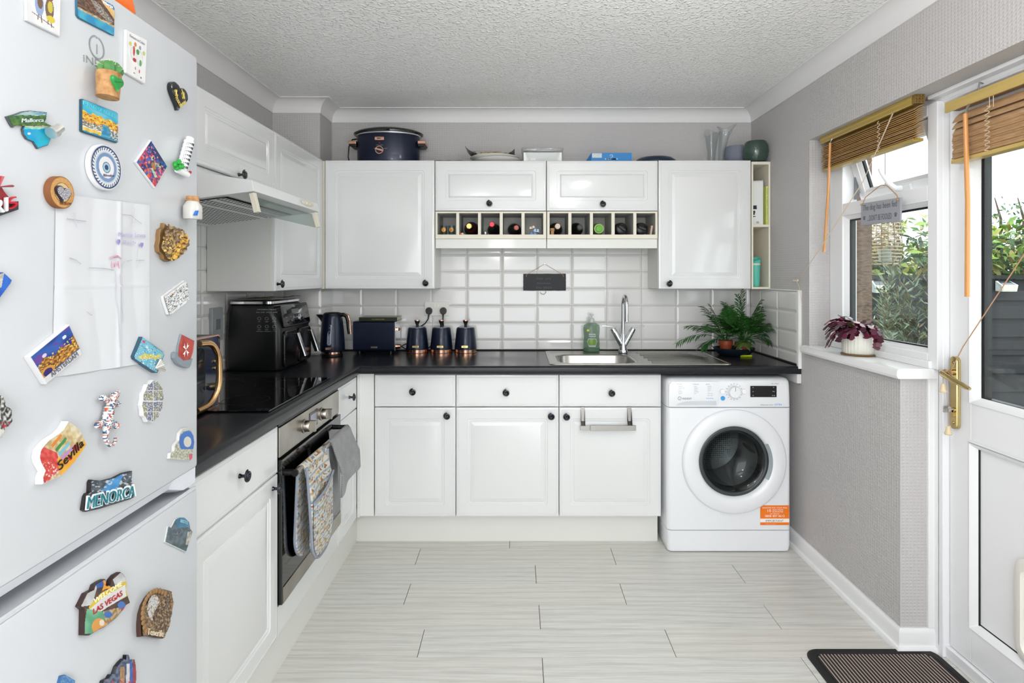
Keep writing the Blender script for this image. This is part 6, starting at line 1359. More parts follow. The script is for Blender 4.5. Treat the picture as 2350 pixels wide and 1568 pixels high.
mb.grid(lambda u, v: ((u-.5)*.062, v*.085, .0022-((u-.5)*2)**2*.008), 36, 44, lambda u, v: hx('#7ea63a') if (v > .12 and v < .52 and abs(u-.5) < .42-abs(v-.32)*.5) else hx('#2f57a8') if math.hypot(u-.25, v-.68) < .06 else hx('#c7d3d4'), lambda u, v: (abs(u-.5) < .46-abs(v-.35)*.45 and v < .56) or math.hypot(u-.25, v-.68) < .06)
mb.build('label', PRINT, t, world=True, smooth=50)
mb = MB(); mb.text('ORIGINAL', Matrix.Translation((sx_, sy_-.0315, ZT+.098)) @ FRONT, .010, .0003, 'CENTER', (.04, .008)); mb.text('SOURCE', Matrix.Translation((sx_, sy_-.0315, ZT+.086)) @ FRONT, .010, .0003, 'CENTER', (.038, .008)); mb.build('lettering', pm('white label print', '#f1f4f4', .4), t, world=True, smooth=0)
mb = MB(); mb.M = Matrix.Translation((sx_-.022, sy_-.030, ZT+.118)) @ FRONT; mb.box(-.008, .006, 0, .011, -.004, .0005); mb.build('tag', pm('lime tag', '#c3c93a', .4), t, world=True, smooth=0)
# ---------------- palms in a dark tray
trx, try_ = 1.180, 3.085
t = thing('plant_tray', 'dark blue-grey oval tray holding two terracotta pots', 'tray', (trx, try_, ZT)); L = (trx, try_, ZT)
lat('tray', [(.070, 0), (.078, .002), (.106, .030), (.110, .040), (.107, .041), (.102, .034), (.075, .006), (.001, .005)], pm('dark slate blue metal', '#1e2a36', .4, metal=.3), t, L, 44, sy=.85)
mb = MB(); mb.tube([(trx-.106, try_, ZT+.038), (trx-.125, try_, ZT+.052), (trx-.112, try_, ZT+.078), (trx-.085, try_+.02, ZT+.086), (trx-.075, try_+.06, ZT+.06)], .0022, 6); mb.build('handle', BLACKPL, t, world=True, smooth=50)
LEAF = pm('palm leaf green', '#1d4a1e', .4, var=(30, '#3a6d2b', .6)); LEAFL = pm('light palm leaf', '#567f2f', .45)
TERRA = pm('terracotta plastic', '#8f3d22', .5, bump=(80, .1)); SOIL = pm('potting soil', '#2b1d14', .95, bump=(150, .8))
def frond(mb, base, dirv, L, droop, nl, ll, wl, rng):
    """a feathery palm frond: rachis with paired leaflets"""
    d = Vector(dirv).normalized(); P = [Vector(base)]; 
    for k in range(12):
        d = (d+Vector((0, 0, -droop/12))).normalized(); P.append(P[-1]+d*L/12)
    mb.tube(P, [.0016]*6+[.001]*7, 5)
    side = d.cross(Vector((0, 0, 1)));
    side = side.normalized() if side.length > .1 else Vector((0, 1, 0))
    for k in range(nl):
        q = .38+.62*k/nl; i = min(11, int(q*12)); p = P[i]+(P[min(12, i+1)]-P[i])*(q*12-i); tn = (P[i+1]-P[i]).normalized()
        for s in (-1, 1):
            l = ll*(1-.55*abs(q-.62)/.4)*(.85+.3*rng.random()); dd = (tn*.75+side*s*.8+Vector((0, 0, rng.uniform(-.15, .2)))).normalized()
            up = dd.cross(side*s).normalized() if dd.cross(side*s).length > .05 else Vector((0, 0, 1)); wv = dd.cross(up).normalized()*wl
            a, b, c, e = p, p+dd*l*.35+Vector((0, 0, -.05*l)), p+dd*l*.7+Vector((0, 0, -.18*l)), p+dd*l+Vector((0, 0, -.36*l))
            i0 = mb.V(a); i1, i2 = mb.V(b-wv), mb.V(b+wv); i3, i4 = mb.V(c-wv*.8), mb.V(c+wv*.8); i5 = mb.V(e)
            mb.Fc((i0, i1, i2)); mb.Fc((i1, i3, i4, i2)); mb.Fc((i3, i5, i4))
def palm(px, py, z, r, h, label, fr, seed, tagq=False, nx=9):
    t = thing('potted_palm', label, 'plant', (px, py, z), group='potted palms in the tray'); L = (px, py, z)
    pt = lat('pot', [(r*.70, 0), (r*.72, .002), (r*.88, h*.66), (r*.97, h*.68), (r, h), (r*.94, h), (r*.86, h*.85), (.001, h*.85)], TERRA, t, L, 32)
    lat('soil', [(r*.89, h*.84), (r*.6, h*.90), (.001, h*.91)], SOIL, t, L, 20, caps=(False, False))
    rng = random.Random(seed); mb = MB()
    for (dx, dy, dz, LL, dr) in fr: frond(mb, (px+rng.uniform(-.3, .3)*r, py+rng.uniform(-.3, .3)*r, z+h*.88), (dx, dy, dz), LL, dr, 13, .080, .0044, rng)
    for k in range(nx): a = rng.uniform(0, 6.28); e = rng.uniform(.5, 2.2); frond(mb, (px+rng.uniform(-.3, .3)*r, py+rng.uniform(-.3, .3)*r, z+h*.88), (math.cos(a)*.8, math.sin(a)*.55-.1, e), rng.uniform(.13, .23), rng.uniform(.7, 1.4), 12, .070, .0042, rng)
    mb.v = [(min(a, 1.338), min(b, 3.268), max(c, ZT+.012)) for a, b, c in mb.v]
    mb.build('foliage', LEAF, t, world=True, smooth=0)
    if tagq:
        mb = MB(); mb.M = Matrix.Translation((px-.018, py-r*.80, z+.006)) @ Matrix.Rotation(R(80), 4, 'X'); mb.box(-.009, .009, 0, .026, 0, .0015); mb.build('price_tag', pm('white tag', '#dfe3e4', .4), t, world=True, smooth=0)
    return t
rng = random.Random(31)
fr1 = [(-1.0, -.15, .75, .30, 1.3), (-.9, .1, 1.0, .24, 1.0), (-.7, -.4, 1.1, .22, 1.1), (-.35, .1, 1.5, .22, .8), (-.8, -.2, .5, .16, 1.4), (-.1, -.3, 1.3, .20, .9), (.1, .1, 1.2, .2, .9), (-.5, -.1, 1.4, .24, .9), (-.3, -.5, .9, .18, 1.2)]
fr2 = [(.05, 0, 1.6, .30, .3), (.35, -.1, 1.5, .26, .8), (.6, -.2, 1.1, .22, 1.2), (-.4, -.1, 1.4, .25, .8), (.2, -.4, 1.3, .22, 1.0), (-.1, .1, 1.5, .27, .6), (.5, .1, 1.3, .24, .8), (.7, -.3, .7, .18, 1.4), (-.5, -.3, 1.0, .2, 1.0), (.1, -.5, .9, .19, 1.2), (.3, -.2, 1.4, .24, .7), (-.2, -.3, 1.2, .2, .9)]
palm(trx-.040, try_+.012, ZT+.0065, .038, .072, 'small leafy palm in the left terracotta pot, one frond arching left', fr1, 3)
palm(trx+.042, try_-.018, ZT+.0065, .043, .066, 'taller bushy palm in the right terracotta pot with a tag', fr2, 8, True, 20)
mb = MB(); mb.tube([(XY(1704, 2.99), 3.02, ZT+.004), (XY(1720, 2.99), 3.018, ZT+.004), (XY(1730, 2.99), 3.016, ZT+.004)], [.0042, .0042, .0046], 8); tag(mb.build('highlighter', pm('fluorescent yellow', '#d6ea1c', .4), smooth=40), 'fluorescent yellow pen lying in front of the plant tray', 'pen')

# ---------------- microwave, board, knife block beside the fridge
mwx = -.972; my0, my1 = 1.385, 1.850; mz0, mz1 = ZT+.010, 1.128
t = thing('microwave', 'navy microwave with a rose gold handle, half hidden behind the fridge', 'microwave', (-1.15, (my0+my1)/2, ZT))
mb = MB(); mb.box(-1.322, mwx-.02, my0, my1, mz0, mz1); mb.build('body', pm('dark microwave case', '#1b2133', .4, metal=.3), t, world=True, smooth=0, bevel=.004)
mb = MB(); mb.M = face_plus_x(mwx, my0, mz0); hh_ = mz1-mz0; ww_ = my1-my0
mb.rings([[(x, y, z) for x, z in rrect(ww_, hh_, d, .012, 4)] for d, y in ((0, .02), (0, .002), (.002, 0))]); fp = mb.build('front_panel', pm('navy gloss glass', '#16233f', .12, coat=.5), t, world=True, smooth=30)
mb = MB(); mb.M = face_plus_x(mwx, my0, mz0); mb.rings([[(x, y, z) for x, z in rrect(ww_, hh_, d, .012, 4)] for d, y in ((-.0008, .018), (-.0008, -.001), (.003, -.002), (.003, .001))], True, (False, False)); mb.build('front_trim', ROSE, fp, world=True, smooth=30)
mb = MB(); mb.M = face_plus_x(mwx, my0, mz0); mb.rings([[(.02+x, y, .018+z) for x, z in rrect(.355, hh_-.036, d, .04, 6)] for d, y in ((0, .001), (0, -.003), (.004, -.004))]); mb.build('door_glass', pm('dark mirror glass', '#43464a', .06, metal=.6), t, world=True, smooth=30)
mb = MB(); mb.M = face_plus_x(mwx, my0, mz0); yv = .392; zl, zh = .030, hh_-.018
pts = [(.30, -.020, zl-.012), (.345, -.03, zl-.004), (.375, -.034, zl+.02), (yv, -.036, zl+.055), (yv, -.036, zh-.055), (.378, -.034, zh-.02), (.35, -.03, zh+.002), (.30, -.020, zh+.006)]
sm = []
for i in range(len(pts)-1):
    for q in (0, .25, .5, .75):
        P3 = [Vector(pts[max(0, min(len(pts)-1, i+j))]) for j in (-1, 0, 1, 2)]
        sm.append(.5*((2*P3[1])+(-P3[0]+P3[2])*q+(2*P3[0]-5*P3[1]+4*P3[2]-P3[3])*q*q+(-P3[0]+3*P3[1]-3*P3[2]+P3[3])*q**3))
mb.tube(sm, .0095, 16); mb.build('handle', pm('bright gold metal', '#e2b583', .15, metal=1), t, world=True, smooth=60)
mb = MB(); mb.M = face_plus_x(mwx, my0+.428, 0) @ Matrix.Rotation(R(90), 4, 'X'); mb.lathe([(.012, 0), (.012, .010), (.0105, .020), (.001, .022)], (0, .965, 0), 24); mb.build('knob', GOLD, t, world=True, smooth=40)
for z in (1.045, 1.023): mb = MB(); mb.M = face_plus_x(mwx, my0+.432, 0) @ Matrix.Rotation(R(90), 4, 'X'); mb.lathe([(.0055, 0), (.0055, .004), (.004, .006)], (0, z, 0), 18); mb.build('button', GOLD, t, world=True, smooth=40)
for x in (-1.28, -1.02):
    for y in (my0+.05, my1-.11): lat('foot', [(.014, 0), (.014, .010), (.013, .011)], BLACKPL, t, (x, y, ZT), 12)
t = thing('cutting_board', 'rose gold edged board hanging on the wall beside the fridge', 'board', (-1.30, 1.86, 1.30))
mb = MB(); yb0 = 1.803; mb.M = Matrix.Translation((-1.3225, yb0, 1.235)); mb.box(0, .010, -.26, 0, 0, .145); mb.build('board', pm('copper pink board', '#c28a72', .35, metal=.4), t, world=True, smooth=0, bevel=.003)
mb = MB(); mb.M = Matrix.Translation((-1.3225, yb0, 1.235)); mb.box(-.001, .011, -.262, .001, -.10, .0); mb.build('lower_half', BLACKPL, t, world=True, smooth=0, bevel=.003)
mb = MB(); mb.M = Matrix.Translation((-1.3225, yb0, 1.235)); mb.cyl((.0101, -.018, .115), (.012, -.018, .115), .008, seg=16); mb.build('hanging_hole', BLACKPL, t, world=True, smooth=0)
t = thing('wall_clip', 'small grey oval metal clip on the tiles beside the fridge', 'clip', (-1.31, 1.86, 1.40))
mb = MB(); mb.M = face_plus_x(XL+.009, 1.83, 1.383); mb.rings([[(x, y, z) for x, z in rrect(.045, .024, d, .011, 5)] for d, y in ((0, 0), (0, -.010), (.003, -.012))]); mb.build('clip_body', pm('dull grey metal', '#94928f', .35, metal=.8), t, world=True, smooth=30)
mb = MB(); mb.M = face_plus_x(XL+.009, 1.83, 1.383); mb.cyl((.034, -.0118, .012), (.034, -.0132, .012), .0032, seg=10); mb.box(.0335, .0345, -.0132, -.0122, .005, .010); mb.build('screw', BLACKPL, t, world=True, smooth=0)
t = thing('coffee_maker', 'tall glossy black machine standing behind the microwave top', 'coffee maker', (-1.28, 1.90, ZT))
mb = MB(); mb.M = Matrix.Translation((-1.322, 1.872, ZT)); mb.rings([[(x, y, z) for x, y in rrect(.074-z*.04, .11, 0, .012, 4)] for z in (0, .30, .345)]+[[(x, y, .352) for x, y in rrect(.060, .11, .004, .010, 4)]]); mb.build('housing', BLACKGL, t, world=True, smooth=35)
mb = MB(); mb.tube([(-1.254, 1.90, ZT+.34), (-1.248, 1.90, ZT+.30), (-1.247, 1.90, ZT+.24)], [.0025, .0035, .003], 8); mb.build('chrome_strip', CHROME, t, world=True, smooth=50)
mb = MB(); mb.box(-1.10, -1.065, 1.60, 1.735, mz1+.0006, mz1+.016); tag(mb.build('wooden_block', pm('pale beech', '#d5c4a4', .6), smooth=0, bevel=.002), 'small pale wooden block lying on the microwave', 'block')
t = thing('cooker_switch', 'grey cooker switch on the left wall tiles behind the air fryer', 'switch', (XL+.01, 2.50, 1.10))
mb = MB(); mb.M = face_plus_x(XL+.0085, 2.44, 1.035); mb.rings([[(x, y, z) for x, z in rrect(.088, .145, d, .004, 2)] for d, y in ((0, 0), (0, -.012), (.002, -.014))]); mb.build('face_plate', pm('grey shaded plastic', '#9a9da0', .4), t, world=True, smooth=30)
mb = MB(); mb.M = face_plus_x(XL+.0085, 2.44, 1.035); mb.box(.03, .058, -.019, -.014, .05, .095); mb.build('rocker', pm('grey rocker', '#75797e', .4), t, world=True, smooth=0, bevel=.001)

# ================================================================== ON TOP OF THE WALL CABINETS
ZU = ZC1+.0005
scx, scy = XY(892, 3.15), 3.15
t = thing('slow_cooker', 'navy oval slow cooker with black lid on the wall cabinet', 'slow cooker', (scx, scy, ZU)); L = (scx, scy, ZU)
OV = dict(sx=1.0, sy=.62)
lat('body', [(.160, 0), (.168, .004), (.172, .02), (.173, .14), (.171, .150)], NAVY, t, L, 64, sy=.66)
lat('steel_rim', [(.172, .150), (.179, .152), (.179, .159), (.172, .160)], pm('bright rim', '#d0d2d6', .2, metal=1), t, L, 64, sy=.66)
ld = lat('lid', [(.174, .160), (.190, .162), (.193, .168), (.186, .175), (.15, .188), (.08, .196), (.001, .198)], BLACKGL, t, L, 64, sy=.66)
for s in (-1, 1):
    mb = MB(); xh = scx+s*.168
    mb.rings([[(xh+s*a, scy-.045, ZU+z) for a, z in ((0, .092), (.032, .092), (.042, .104), (.042, .118), (0, .118))], [(xh+s*a, scy+.045, ZU+z) for a, z in ((0, .092), (.032, .092), (.042, .104), (.042, .118), (0, .118))]]); hn = mb.build('handle', BLACKPL, t, world=True, smooth=0, bevel=.004)
    mb = MB(); mb.box(min(xh, xh+s*.044), max(xh, xh+s*.044), scy-.0475, scy+.047, ZU+.106, ZU+.124); mb.build('handle_cap', ROSE, hn, world=True, smooth=0, bevel=.003)
fy = scy-.66*.173
plate_text(t, 'TOWER', (scx-.024, fy-.001, ZU+.120), .050, .017, FRONT)
mb = MB(); mb.M = Matrix.Translation((scx-.024, fy+.002, ZU+.058)) @ FRONT; mb.lathe([(.022, 0), (.022, .006), (.0195, .0062), (.0195, .005), (.001, .005)], (0, 0, 0), 30); dl = mb.build('dial', pm('navy dial face', '#141c33', .3), t, world=True, smooth=30)
mb = MB(); mb.M = Matrix.Translation((scx-.024, fy+.002, ZU+.058)) @ FRONT; mb.rings([[(q*math.cos(R(a)), q*math.sin(R(a)), .0068) for a in range(0, 360, 10)] for q in (.0178, .0212)], True, (False, False)); mb.M = mb.M @ Matrix.Rotation(R(-14), 4, 'Z'); mb.box(-.020, .020, -.0045, .0045, .005, .016); mb.build('pointer', ROSE, dl, world=True, smooth=0)
mb = MB(); mb.M = Matrix.Translation((scx-.024, fy+.001, ZU+.096)) @ FRONT; mb.lathe([(.0042, 0), (.0042, .002), (.001, .003)], (0, 0, 0), 14); mb.build('indicator_light', pm('dark red lens', '#6b1218', .2), t, world=True, smooth=40)
mb = MB()
for s, dx, dz in (('OFF', -.048, .063), ('LOW', -.034, .082), ('HIGH', -.012, .082), ('WARM', .006+.002, .063)): mb.text(s, Matrix.Translation((scx+dx, fy-.0004, ZU+dz)) @ FRONT, .007, .0003)
mb.build('legend', pm('grey legend', '#8b8f9b', .5), t, world=True, smooth=0)
mb = MB(); mb.tube([(scx-.176, scy+.02, ZU+.150), (scx-.197, scy-.02, ZU+.135), (scx-.206, scy-.05, ZU+.09), (scx-.207, scy-.06, ZU+.03), (scx-.206, scy-.04, ZU+.004), (scx-.19, scy+.04, ZU+.004), (scx-.10, scy+.12, ZU+.006)], .0034, 8); mb.build('cable', BLACKPL, t, world=True, smooth=60)
# two plates, snack bag, tub, box, dish
PW = pm('white china', '#e4e2dd', .15, coat=.5)
px_, py_ = XY(1138, 3.155), 3.155
def plate(zoff, label, dx=0, r=1.0):
    t = thing('dinner_plate', label, 'plate', (px_+dx, py_, ZU+zoff), group='white plates on the wall cabinet')
    lat('plate', [(.07*r, 0), (.085*r, .003), (.132*r, .017), (.138*r, .021), (.137*r, .0225), (.10*r, .012), (.07*r, .006), (.001, .005)], PW, t, (px_+dx, py_, ZU+zoff), 56); return t
plate(0, 'lower of two white plates on the lift-up cabinet', .014, .98); plate(.0150, 'upper of two white plates, carrying the snack bag', -.006, 1.0)
mb = MB()
def bag(u, v):
    x = px_-.165+.27*u; e = abs(u-.5)*2; lift = .030*e**5+(.016 if u < .5 else 0)*e**3; th = .030*max(0, 1-(abs(v-.5)*2)**2)*max(0, 1-e**3)
    return (x, py_-.075+.15*v, ZU+.0420+lift+th*(.8+.35*nz(u, v, 7)))
def bagc(u, v):
    if u < .2: return mix(hx('#17140f'), hx('#2d2818'), nz(u, v, 9))
    if u > .9: return hx('#15130f')
    c = hx('#c9b12c') if nz(u, v, 4, 3) > .48 else hx('#cfc8b4'); return c if nz(u, v, 13, 6) < .60 else hx('#241e14')
mb.grid(bag, 46, 26, bagc); o = mb.build('snack_bag', painted('glossy packaging', .3, .3), None, world=True, loc=(px_, py_, ZU+.038), smooth=50); o.modifiers.new('solid', 'SOLIDIFY').thickness = -.0015
tag(o, 'black and yellow snack bag curled on the plates', 'bag')
mb = MB()
def clr(u, v): return (XY(985, 3.1)+.25*u, 3.05+.19*v, ZU+.003+(.022*nz(u*2.2, v, 3, 4)*(math.sin(math.pi*u)**.5)*math.sin(math.pi*v)**.5))
mb.grid(clr, 44, 26); o = mb.build('plastic_bag', thin_glass('clear crinkled plastic', '#e2e6e2', 1.5, .1, .12), None, world=True, loc=(XY(1030, 3.1), 3.14, ZU), smooth=30); tag(o, 'flat crinkled clear plastic bag between the slow cooker and the plates', 'bag'); o.modifiers.new('solid', 'SOLIDIFY').thickness = .0006
tbx, tby = XY(1244, 3.15), 3.15
t = thing('storage_tub', 'clear plastic tub of white powder beside the plates', 'tub', (tbx, tby, ZU)); L = (tbx, tby, ZU)
mb = MB(); w_, d_ = .225, .17
mb.M = Matrix.Translation((tbx-w_/2, tby-d_/2, ZU)); mb.rings([[(x, y, z) for x, y in rrect(w_, d_, d, .03, 5)] for d, z in ((.012, 0), (.008, .004), (.001, .074), (-.003, .075), (-.003, .079), (.001, .079), (.0025, .076), (.0095, .006))], True, (True, True)); mb.build('tub', thin_glass('clear tub plastic', '#f7f8f8', 1.25, .05, .05), t, world=True, smooth=40)
mb = MB(); mb.M = Matrix.Translation((tbx-w_/2+.009, tby-d_/2+.009, ZU+.0065)); mb.box(0, w_-.018, 0, d_-.018, 0, .046)
mb.grid(lambda u, v: (u*(w_-.018), v*(d_-.018), 0.046+.030*nz(u*1.6, v, 2.3, 3)*(.35+.65*min(1, 5*min(u, 1-u, v, 1-v)+.35))), 40, 30)
mb.build('powder', pm('white powder', '#fafaf8', .9, bump=(200, .6)), t, world=True, smooth=0)
t = thing('cardboard_box', 'flat blue printed cardboard box on the lift-up wall cabinet', 'box', (XY(1403, 3.12), 3.12, ZU))
BLU = pm('blue printed card', '#1c7cc0', .4, coat=.2); bx0, bx1 = XY(1357, 3.055), XY(1450, 3.055)
mb = MB(); mb.box(bx0, bx1, 3.055, 3.22, ZU, ZU+.046); mb.build('carton', BLU, t, world=True, smooth=0)
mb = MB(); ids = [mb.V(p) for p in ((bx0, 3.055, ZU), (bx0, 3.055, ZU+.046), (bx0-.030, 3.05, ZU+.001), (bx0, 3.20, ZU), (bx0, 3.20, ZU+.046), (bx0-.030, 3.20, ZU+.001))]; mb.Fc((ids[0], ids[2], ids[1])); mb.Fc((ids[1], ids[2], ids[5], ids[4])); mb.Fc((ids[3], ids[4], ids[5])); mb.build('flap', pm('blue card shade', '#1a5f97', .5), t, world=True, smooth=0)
mb = MB(); mb.box(bx0+.005, bx0+.056, 3.0543, 3.055, ZU+.020, ZU+.044); wl_ = mb.build('address_label', pm('white address label', '#dfe3e6', .5), t, world=True, smooth=0)
mb = MB()
for i, s in enumerate(('LIGHT SET 20PCS', 'UK 10 0042 71', 'made in china')): mb.text(s, Matrix.Translation((bx0+.03, 3.0541, ZU+.037-.007*i)) @ FRONT, .006, .0002, 'CENTER', (.042, .004))
mb.build('label_print', INK, t, world=True, smooth=0)
mb = MB(); mb.text('FOCUSPET', Matrix.Translation((bx0+.108, 3.0545, ZU+.009)) @ FRONT, .013, .0004, 'CENTER', (.068, .009), .01); mb.M = Matrix.Translation((bx0+.108, 3.0545, ZU+.030)) @ FRONT
mb.rings([[(q*math.cos(R(a)), q*.85*math.sin(R(a)), 0) for a in range(-120, 200, 20)] for q in (.0066, .0088)], False, (False, False)); mb.build('brand_print', pm('pale blue print', '#cfe6f5', .4), t, world=True, smooth=0)
dx_, dy_ = XY(1503, 3.16), 3.16
t = thing('serving_dish', 'dark blue round dish upside down beside the blue box', 'dish', (dx_, dy_, ZU))
lat('dish', [(.118, 0), (.119, .006), (.114, .020), (.095, .034), (.06, .040), (.001, .041)], pm('dark blue glazed', '#17263f', .4, coat=.15), t, (dx_, dy_, ZU), 56)
# vases
def vase(name, label, cx_, cy_, prof, lobes, seed, lean=0.0):
    t = thing(name, label, 'vase', (cx_, cy_, ZU), group='glass vases')
    def rings(pr): 
        rr = []
        for r, z in pr:
            rr.append([(cx_+lean*z*z*8+(r*(1+lobes*(z/.2)**2*math.cos(3*R(a)+seed)))*math.cos(R(a)), cy_+(r*(1+lobes*(z/.2)**2*math.cos(3*R(a)+seed)))*math.sin(R(a)), ZU+z+(.012*math.sin(2*R(a)+seed) if z > .18 else 0)) for a in range(0, 360, 9)])
        return rr
    mb = MB(); outp = prof; inp = [(max(.001, r-.0025), z+(.006 if z < .01 else 0)) for r, z in prof][::-1]
    mb.rings(rings(outp)+rings(inp)); mb.build('glass', thin_glass('clear vase glass', '#f7f9f9', 1.4), t, world=True, smooth=60); return t
vase('glass_vase', 'tall clear glass vase with a wavy rim, left of the pair', XY(1633, 3.20), 3.20, [(.001, 0), (.020, .0), (.019, .03), (.023, .08), (.032, .14), (.038, .18), (.046, .192)], .10, .4)
vase('glass_vase', 'clear glass vase with a flared pointed rim beside the ribbed pot', XY(1655, 3.10), 3.10, [(.001, 0), (.018, 0), (.017, .03), (.020, .08), (.026, .14), (.034, .18), (.048, .195)], .22, 2.6, .10)
t = thing('plant_pot', 'blue-grey ribbed ceramic pot at the right end of the cabinet tops', 'pot', (XY(1690, 3.205), 3.205, ZU), group='plant pots on the wall cabinet')
L = (XY(1690, 3.205), 3.205, ZU); mb = MB()
mb.rings([[(L[0]+r*(1+.012*math.cos(48*R(a)))*math.cos(R(a)), L[1]+r*(1+.012*math.cos(48*R(a)))*math.sin(R(a)), ZU+z) for a in [k*1.5 for k in range(240)]] for r, z in ((.046, 0), (.054, .008), (.064, .06), (.062, .100), (.058, .112), (.054, .112), (.052, .10), (.045, .01))], True, (True, True)); mb.build('pot', pm('blue grey ceramic', '#7c8290', .6), t, world=True, smooth=60)
t = thing('plant_pot', 'rounded dark green dimpled pot in the corner against the right wall', 'pot', (XY(1734, 3.085), 3.085, ZU), group='plant pots on the wall cabinet')
lat('pot', [(.045, 0), (.052, .004), (.064, .035), (.067, .06), (.063, .09), (.056, .108), (.053, .112), (.050, .110), (.052, .09), (.04, .01)], pm('dark green glaze', '#33493f', .2, coat=.6, bump=(90, .9)), t, (XY(1734, 3.085), 3.085, ZU), 48)
# ================================================================== BOTTLE RACK CONTENTS
def cellx(px): return XY(px, YR)
BOT = pm('dark bottle glass', '#0b0f0a', .08, coat=.6)
def lying(name, label, px, r, yf, neck, cap, capmat, body=BOT, dx=0.0, dz=0.0, cat='bottle'):
    """bottle lying with its neck towards the room; yf = front of the cap, neck=(radius, length), (dx, dz) tilt of the neck"""
    cx_ = cellx(px); z = ZR+r+.0008
    t = thing(name, label, cat, (cx_, 3.15, ZR+.0005), group='bottles and flasks in the racks')
    L_ = neck[1]; rr = []
    prof = [(r*.9, .0), (r, .006), (r, -.0)]
    pts = [(YB-.024, r*.93, 0), (YB-.030, r, 0), (yf+L_+.03, r, 0), (yf+L_, r*.72, .35), (yf+L_*.75, neck[0]*1.1, .6), (yf+.004, neck[0], 1)]
    mb = MB(); mb.rings([[(cx_+dx*k+q*math.cos(R(a)), y, z+dz*k+q*math.sin(R(a))) for a in range(0, 360, 12)] for y, q, k in pts]); mb.build('glass', body, t, world=True, smooth=50)
    mb = MB(); mb.rings([[(cx_+dx+q*math.cos(R(a)), y, z+dz+q*math.sin(R(a))) for a in range(0, 360, 12)] for y, q in ((yf+.045, cap*1.02), (yf+.002, cap), (yf, cap*.85))]); mb.build('cap', capmat, t, world=True, smooth=40)
    return t, cx_+dx, z+dz
for i, (px, lab, mouth) in enumerate(((1016.5, 'left clear shot glass with a surprised yellow face', 0), (1034.5, 'right clear shot glass with a laughing yellow face', 1))):
    L = (cellx(px), 3.075, ZR+.0005); t = thing('shot_glass', lab, 'glass', L, group='emoji shot glasses')
    lat('glass', [(.015, 0), (.0165, .002), (.0200, .052), (.0190, .052), (.0150, .008), (.001, .007)], thin_glass('thin clear glass', '#e2e8e8', 1.4), t, L, 28)
    mb = MB(); mb.M = Matrix.Translation((L[0], L[1]-.0192, L[2]+.028)) @ Matrix.Rotation(R(86), 4, 'X')
    def face(u, v):
        x, y = (u-.5)*2, (v-.5)*2
        if math.hypot(x-.35, (y-.28)) < .16 or math.hypot(x+.35, (y-.28)) < .16: return hx('#3a220c')
        if mouth and abs(x) < .5 and -.55 < y < -.05 and y < -.05-(.0) : return hx('#c3262b') if y < -.35 else hx('#4a1a0e')
        if not mouth and math.hypot(x, y+.38) < .22: return hx('#4a1a0e') if y > -.45 else hx('#c3262b')
        return hx('#f2a91c')
    mb.grid(lambda u, v: ((u-.5)*.024, (v-.5)*.024, -.0035*((u-.5)*2)**2), 30, 30, face, lambda u, v: math.hypot(u-.5, v-.5) < .5); mb.build('face_print', PRINT, t, world=True, smooth=0)
GF = pm('gold foil cap', '#b9a15c', .3, metal=.9, bump=(90, .5)); RF = pm('red foil cap', '#b32136', .3, metal=.3)
t, x_, z_ = lying('sparkling_bottle', 'bottle with a gold foil cap and dark red shoulder in the second hole', 1077, .0415, 3.060, (.016, .10), .0155, GF, dx=-.004, dz=.006)
mb = MB(); cx_ = cellx(1077); zc = ZR+.0423
mb.rings([[(cx_-.002+q*math.cos(R(a)), y, zc+.004+q*math.sin(R(a))) for a in range(0, 360, 12)] for y, q in ((3.152, .032), (3.125, .026), (3.105, .018))], True, (False, False)); mb.build('shoulder_foil', pm('dark red foil', '#541a16', .35), t, world=True, smooth=50)
t = thing('figurine', 'tiny orange and white figurine lying in front of the gold-topped bottle', 'figurine', (cellx(1059), 3.045, ZR))
mb = MB(); mb.sphere((cellx(1056.5), 3.046, ZR+.0065), .006, 12, 8); mb.build('body', pm('orange plastic', '#e56a12', .35), t, world=True, smooth=60)
mb = MB(); mb.sphere((cellx(1060.5), 3.046, ZR+.006), .0055, 12, 8); mb.tube([(cellx(1061), 3.042, ZR+.003), (cellx(1065), 3.042, ZR+.004)], .0015, 6); mb.build('head', pm('white plastic', '#f0efe9', .35), t, world=True, smooth=60)
lying('wine_bottle', 'dark wine bottle with a bright red foil top tilted up in the third hole', 1131, .0365, 3.055, (.0145, .09), .0145, RF, dx=-.006, dz=.020)
lying('wine_bottle', 'dark wine bottle with an orange-red cap in the fourth hole', 1180, .0370, 3.060, (.0130, .09), .0115, pm('orange red cap', '#d2452f', .35), dx=.012, dz=.002)
lat('can', [(.0095, 0), (.010, .001), (.010, .0150), (.009, .016)], pm('small silver can', '#c7cbd0', .25, metal=.9), None, (0, 0, 0), 24)
o = bpy.data.objects['can']; o.location = (cellx(1113), 3.06, ZR+.0005); o.name = 'tea_light'; tag(o, 'tiny silver tea light standing beside the red-topped bottle', 'candle')
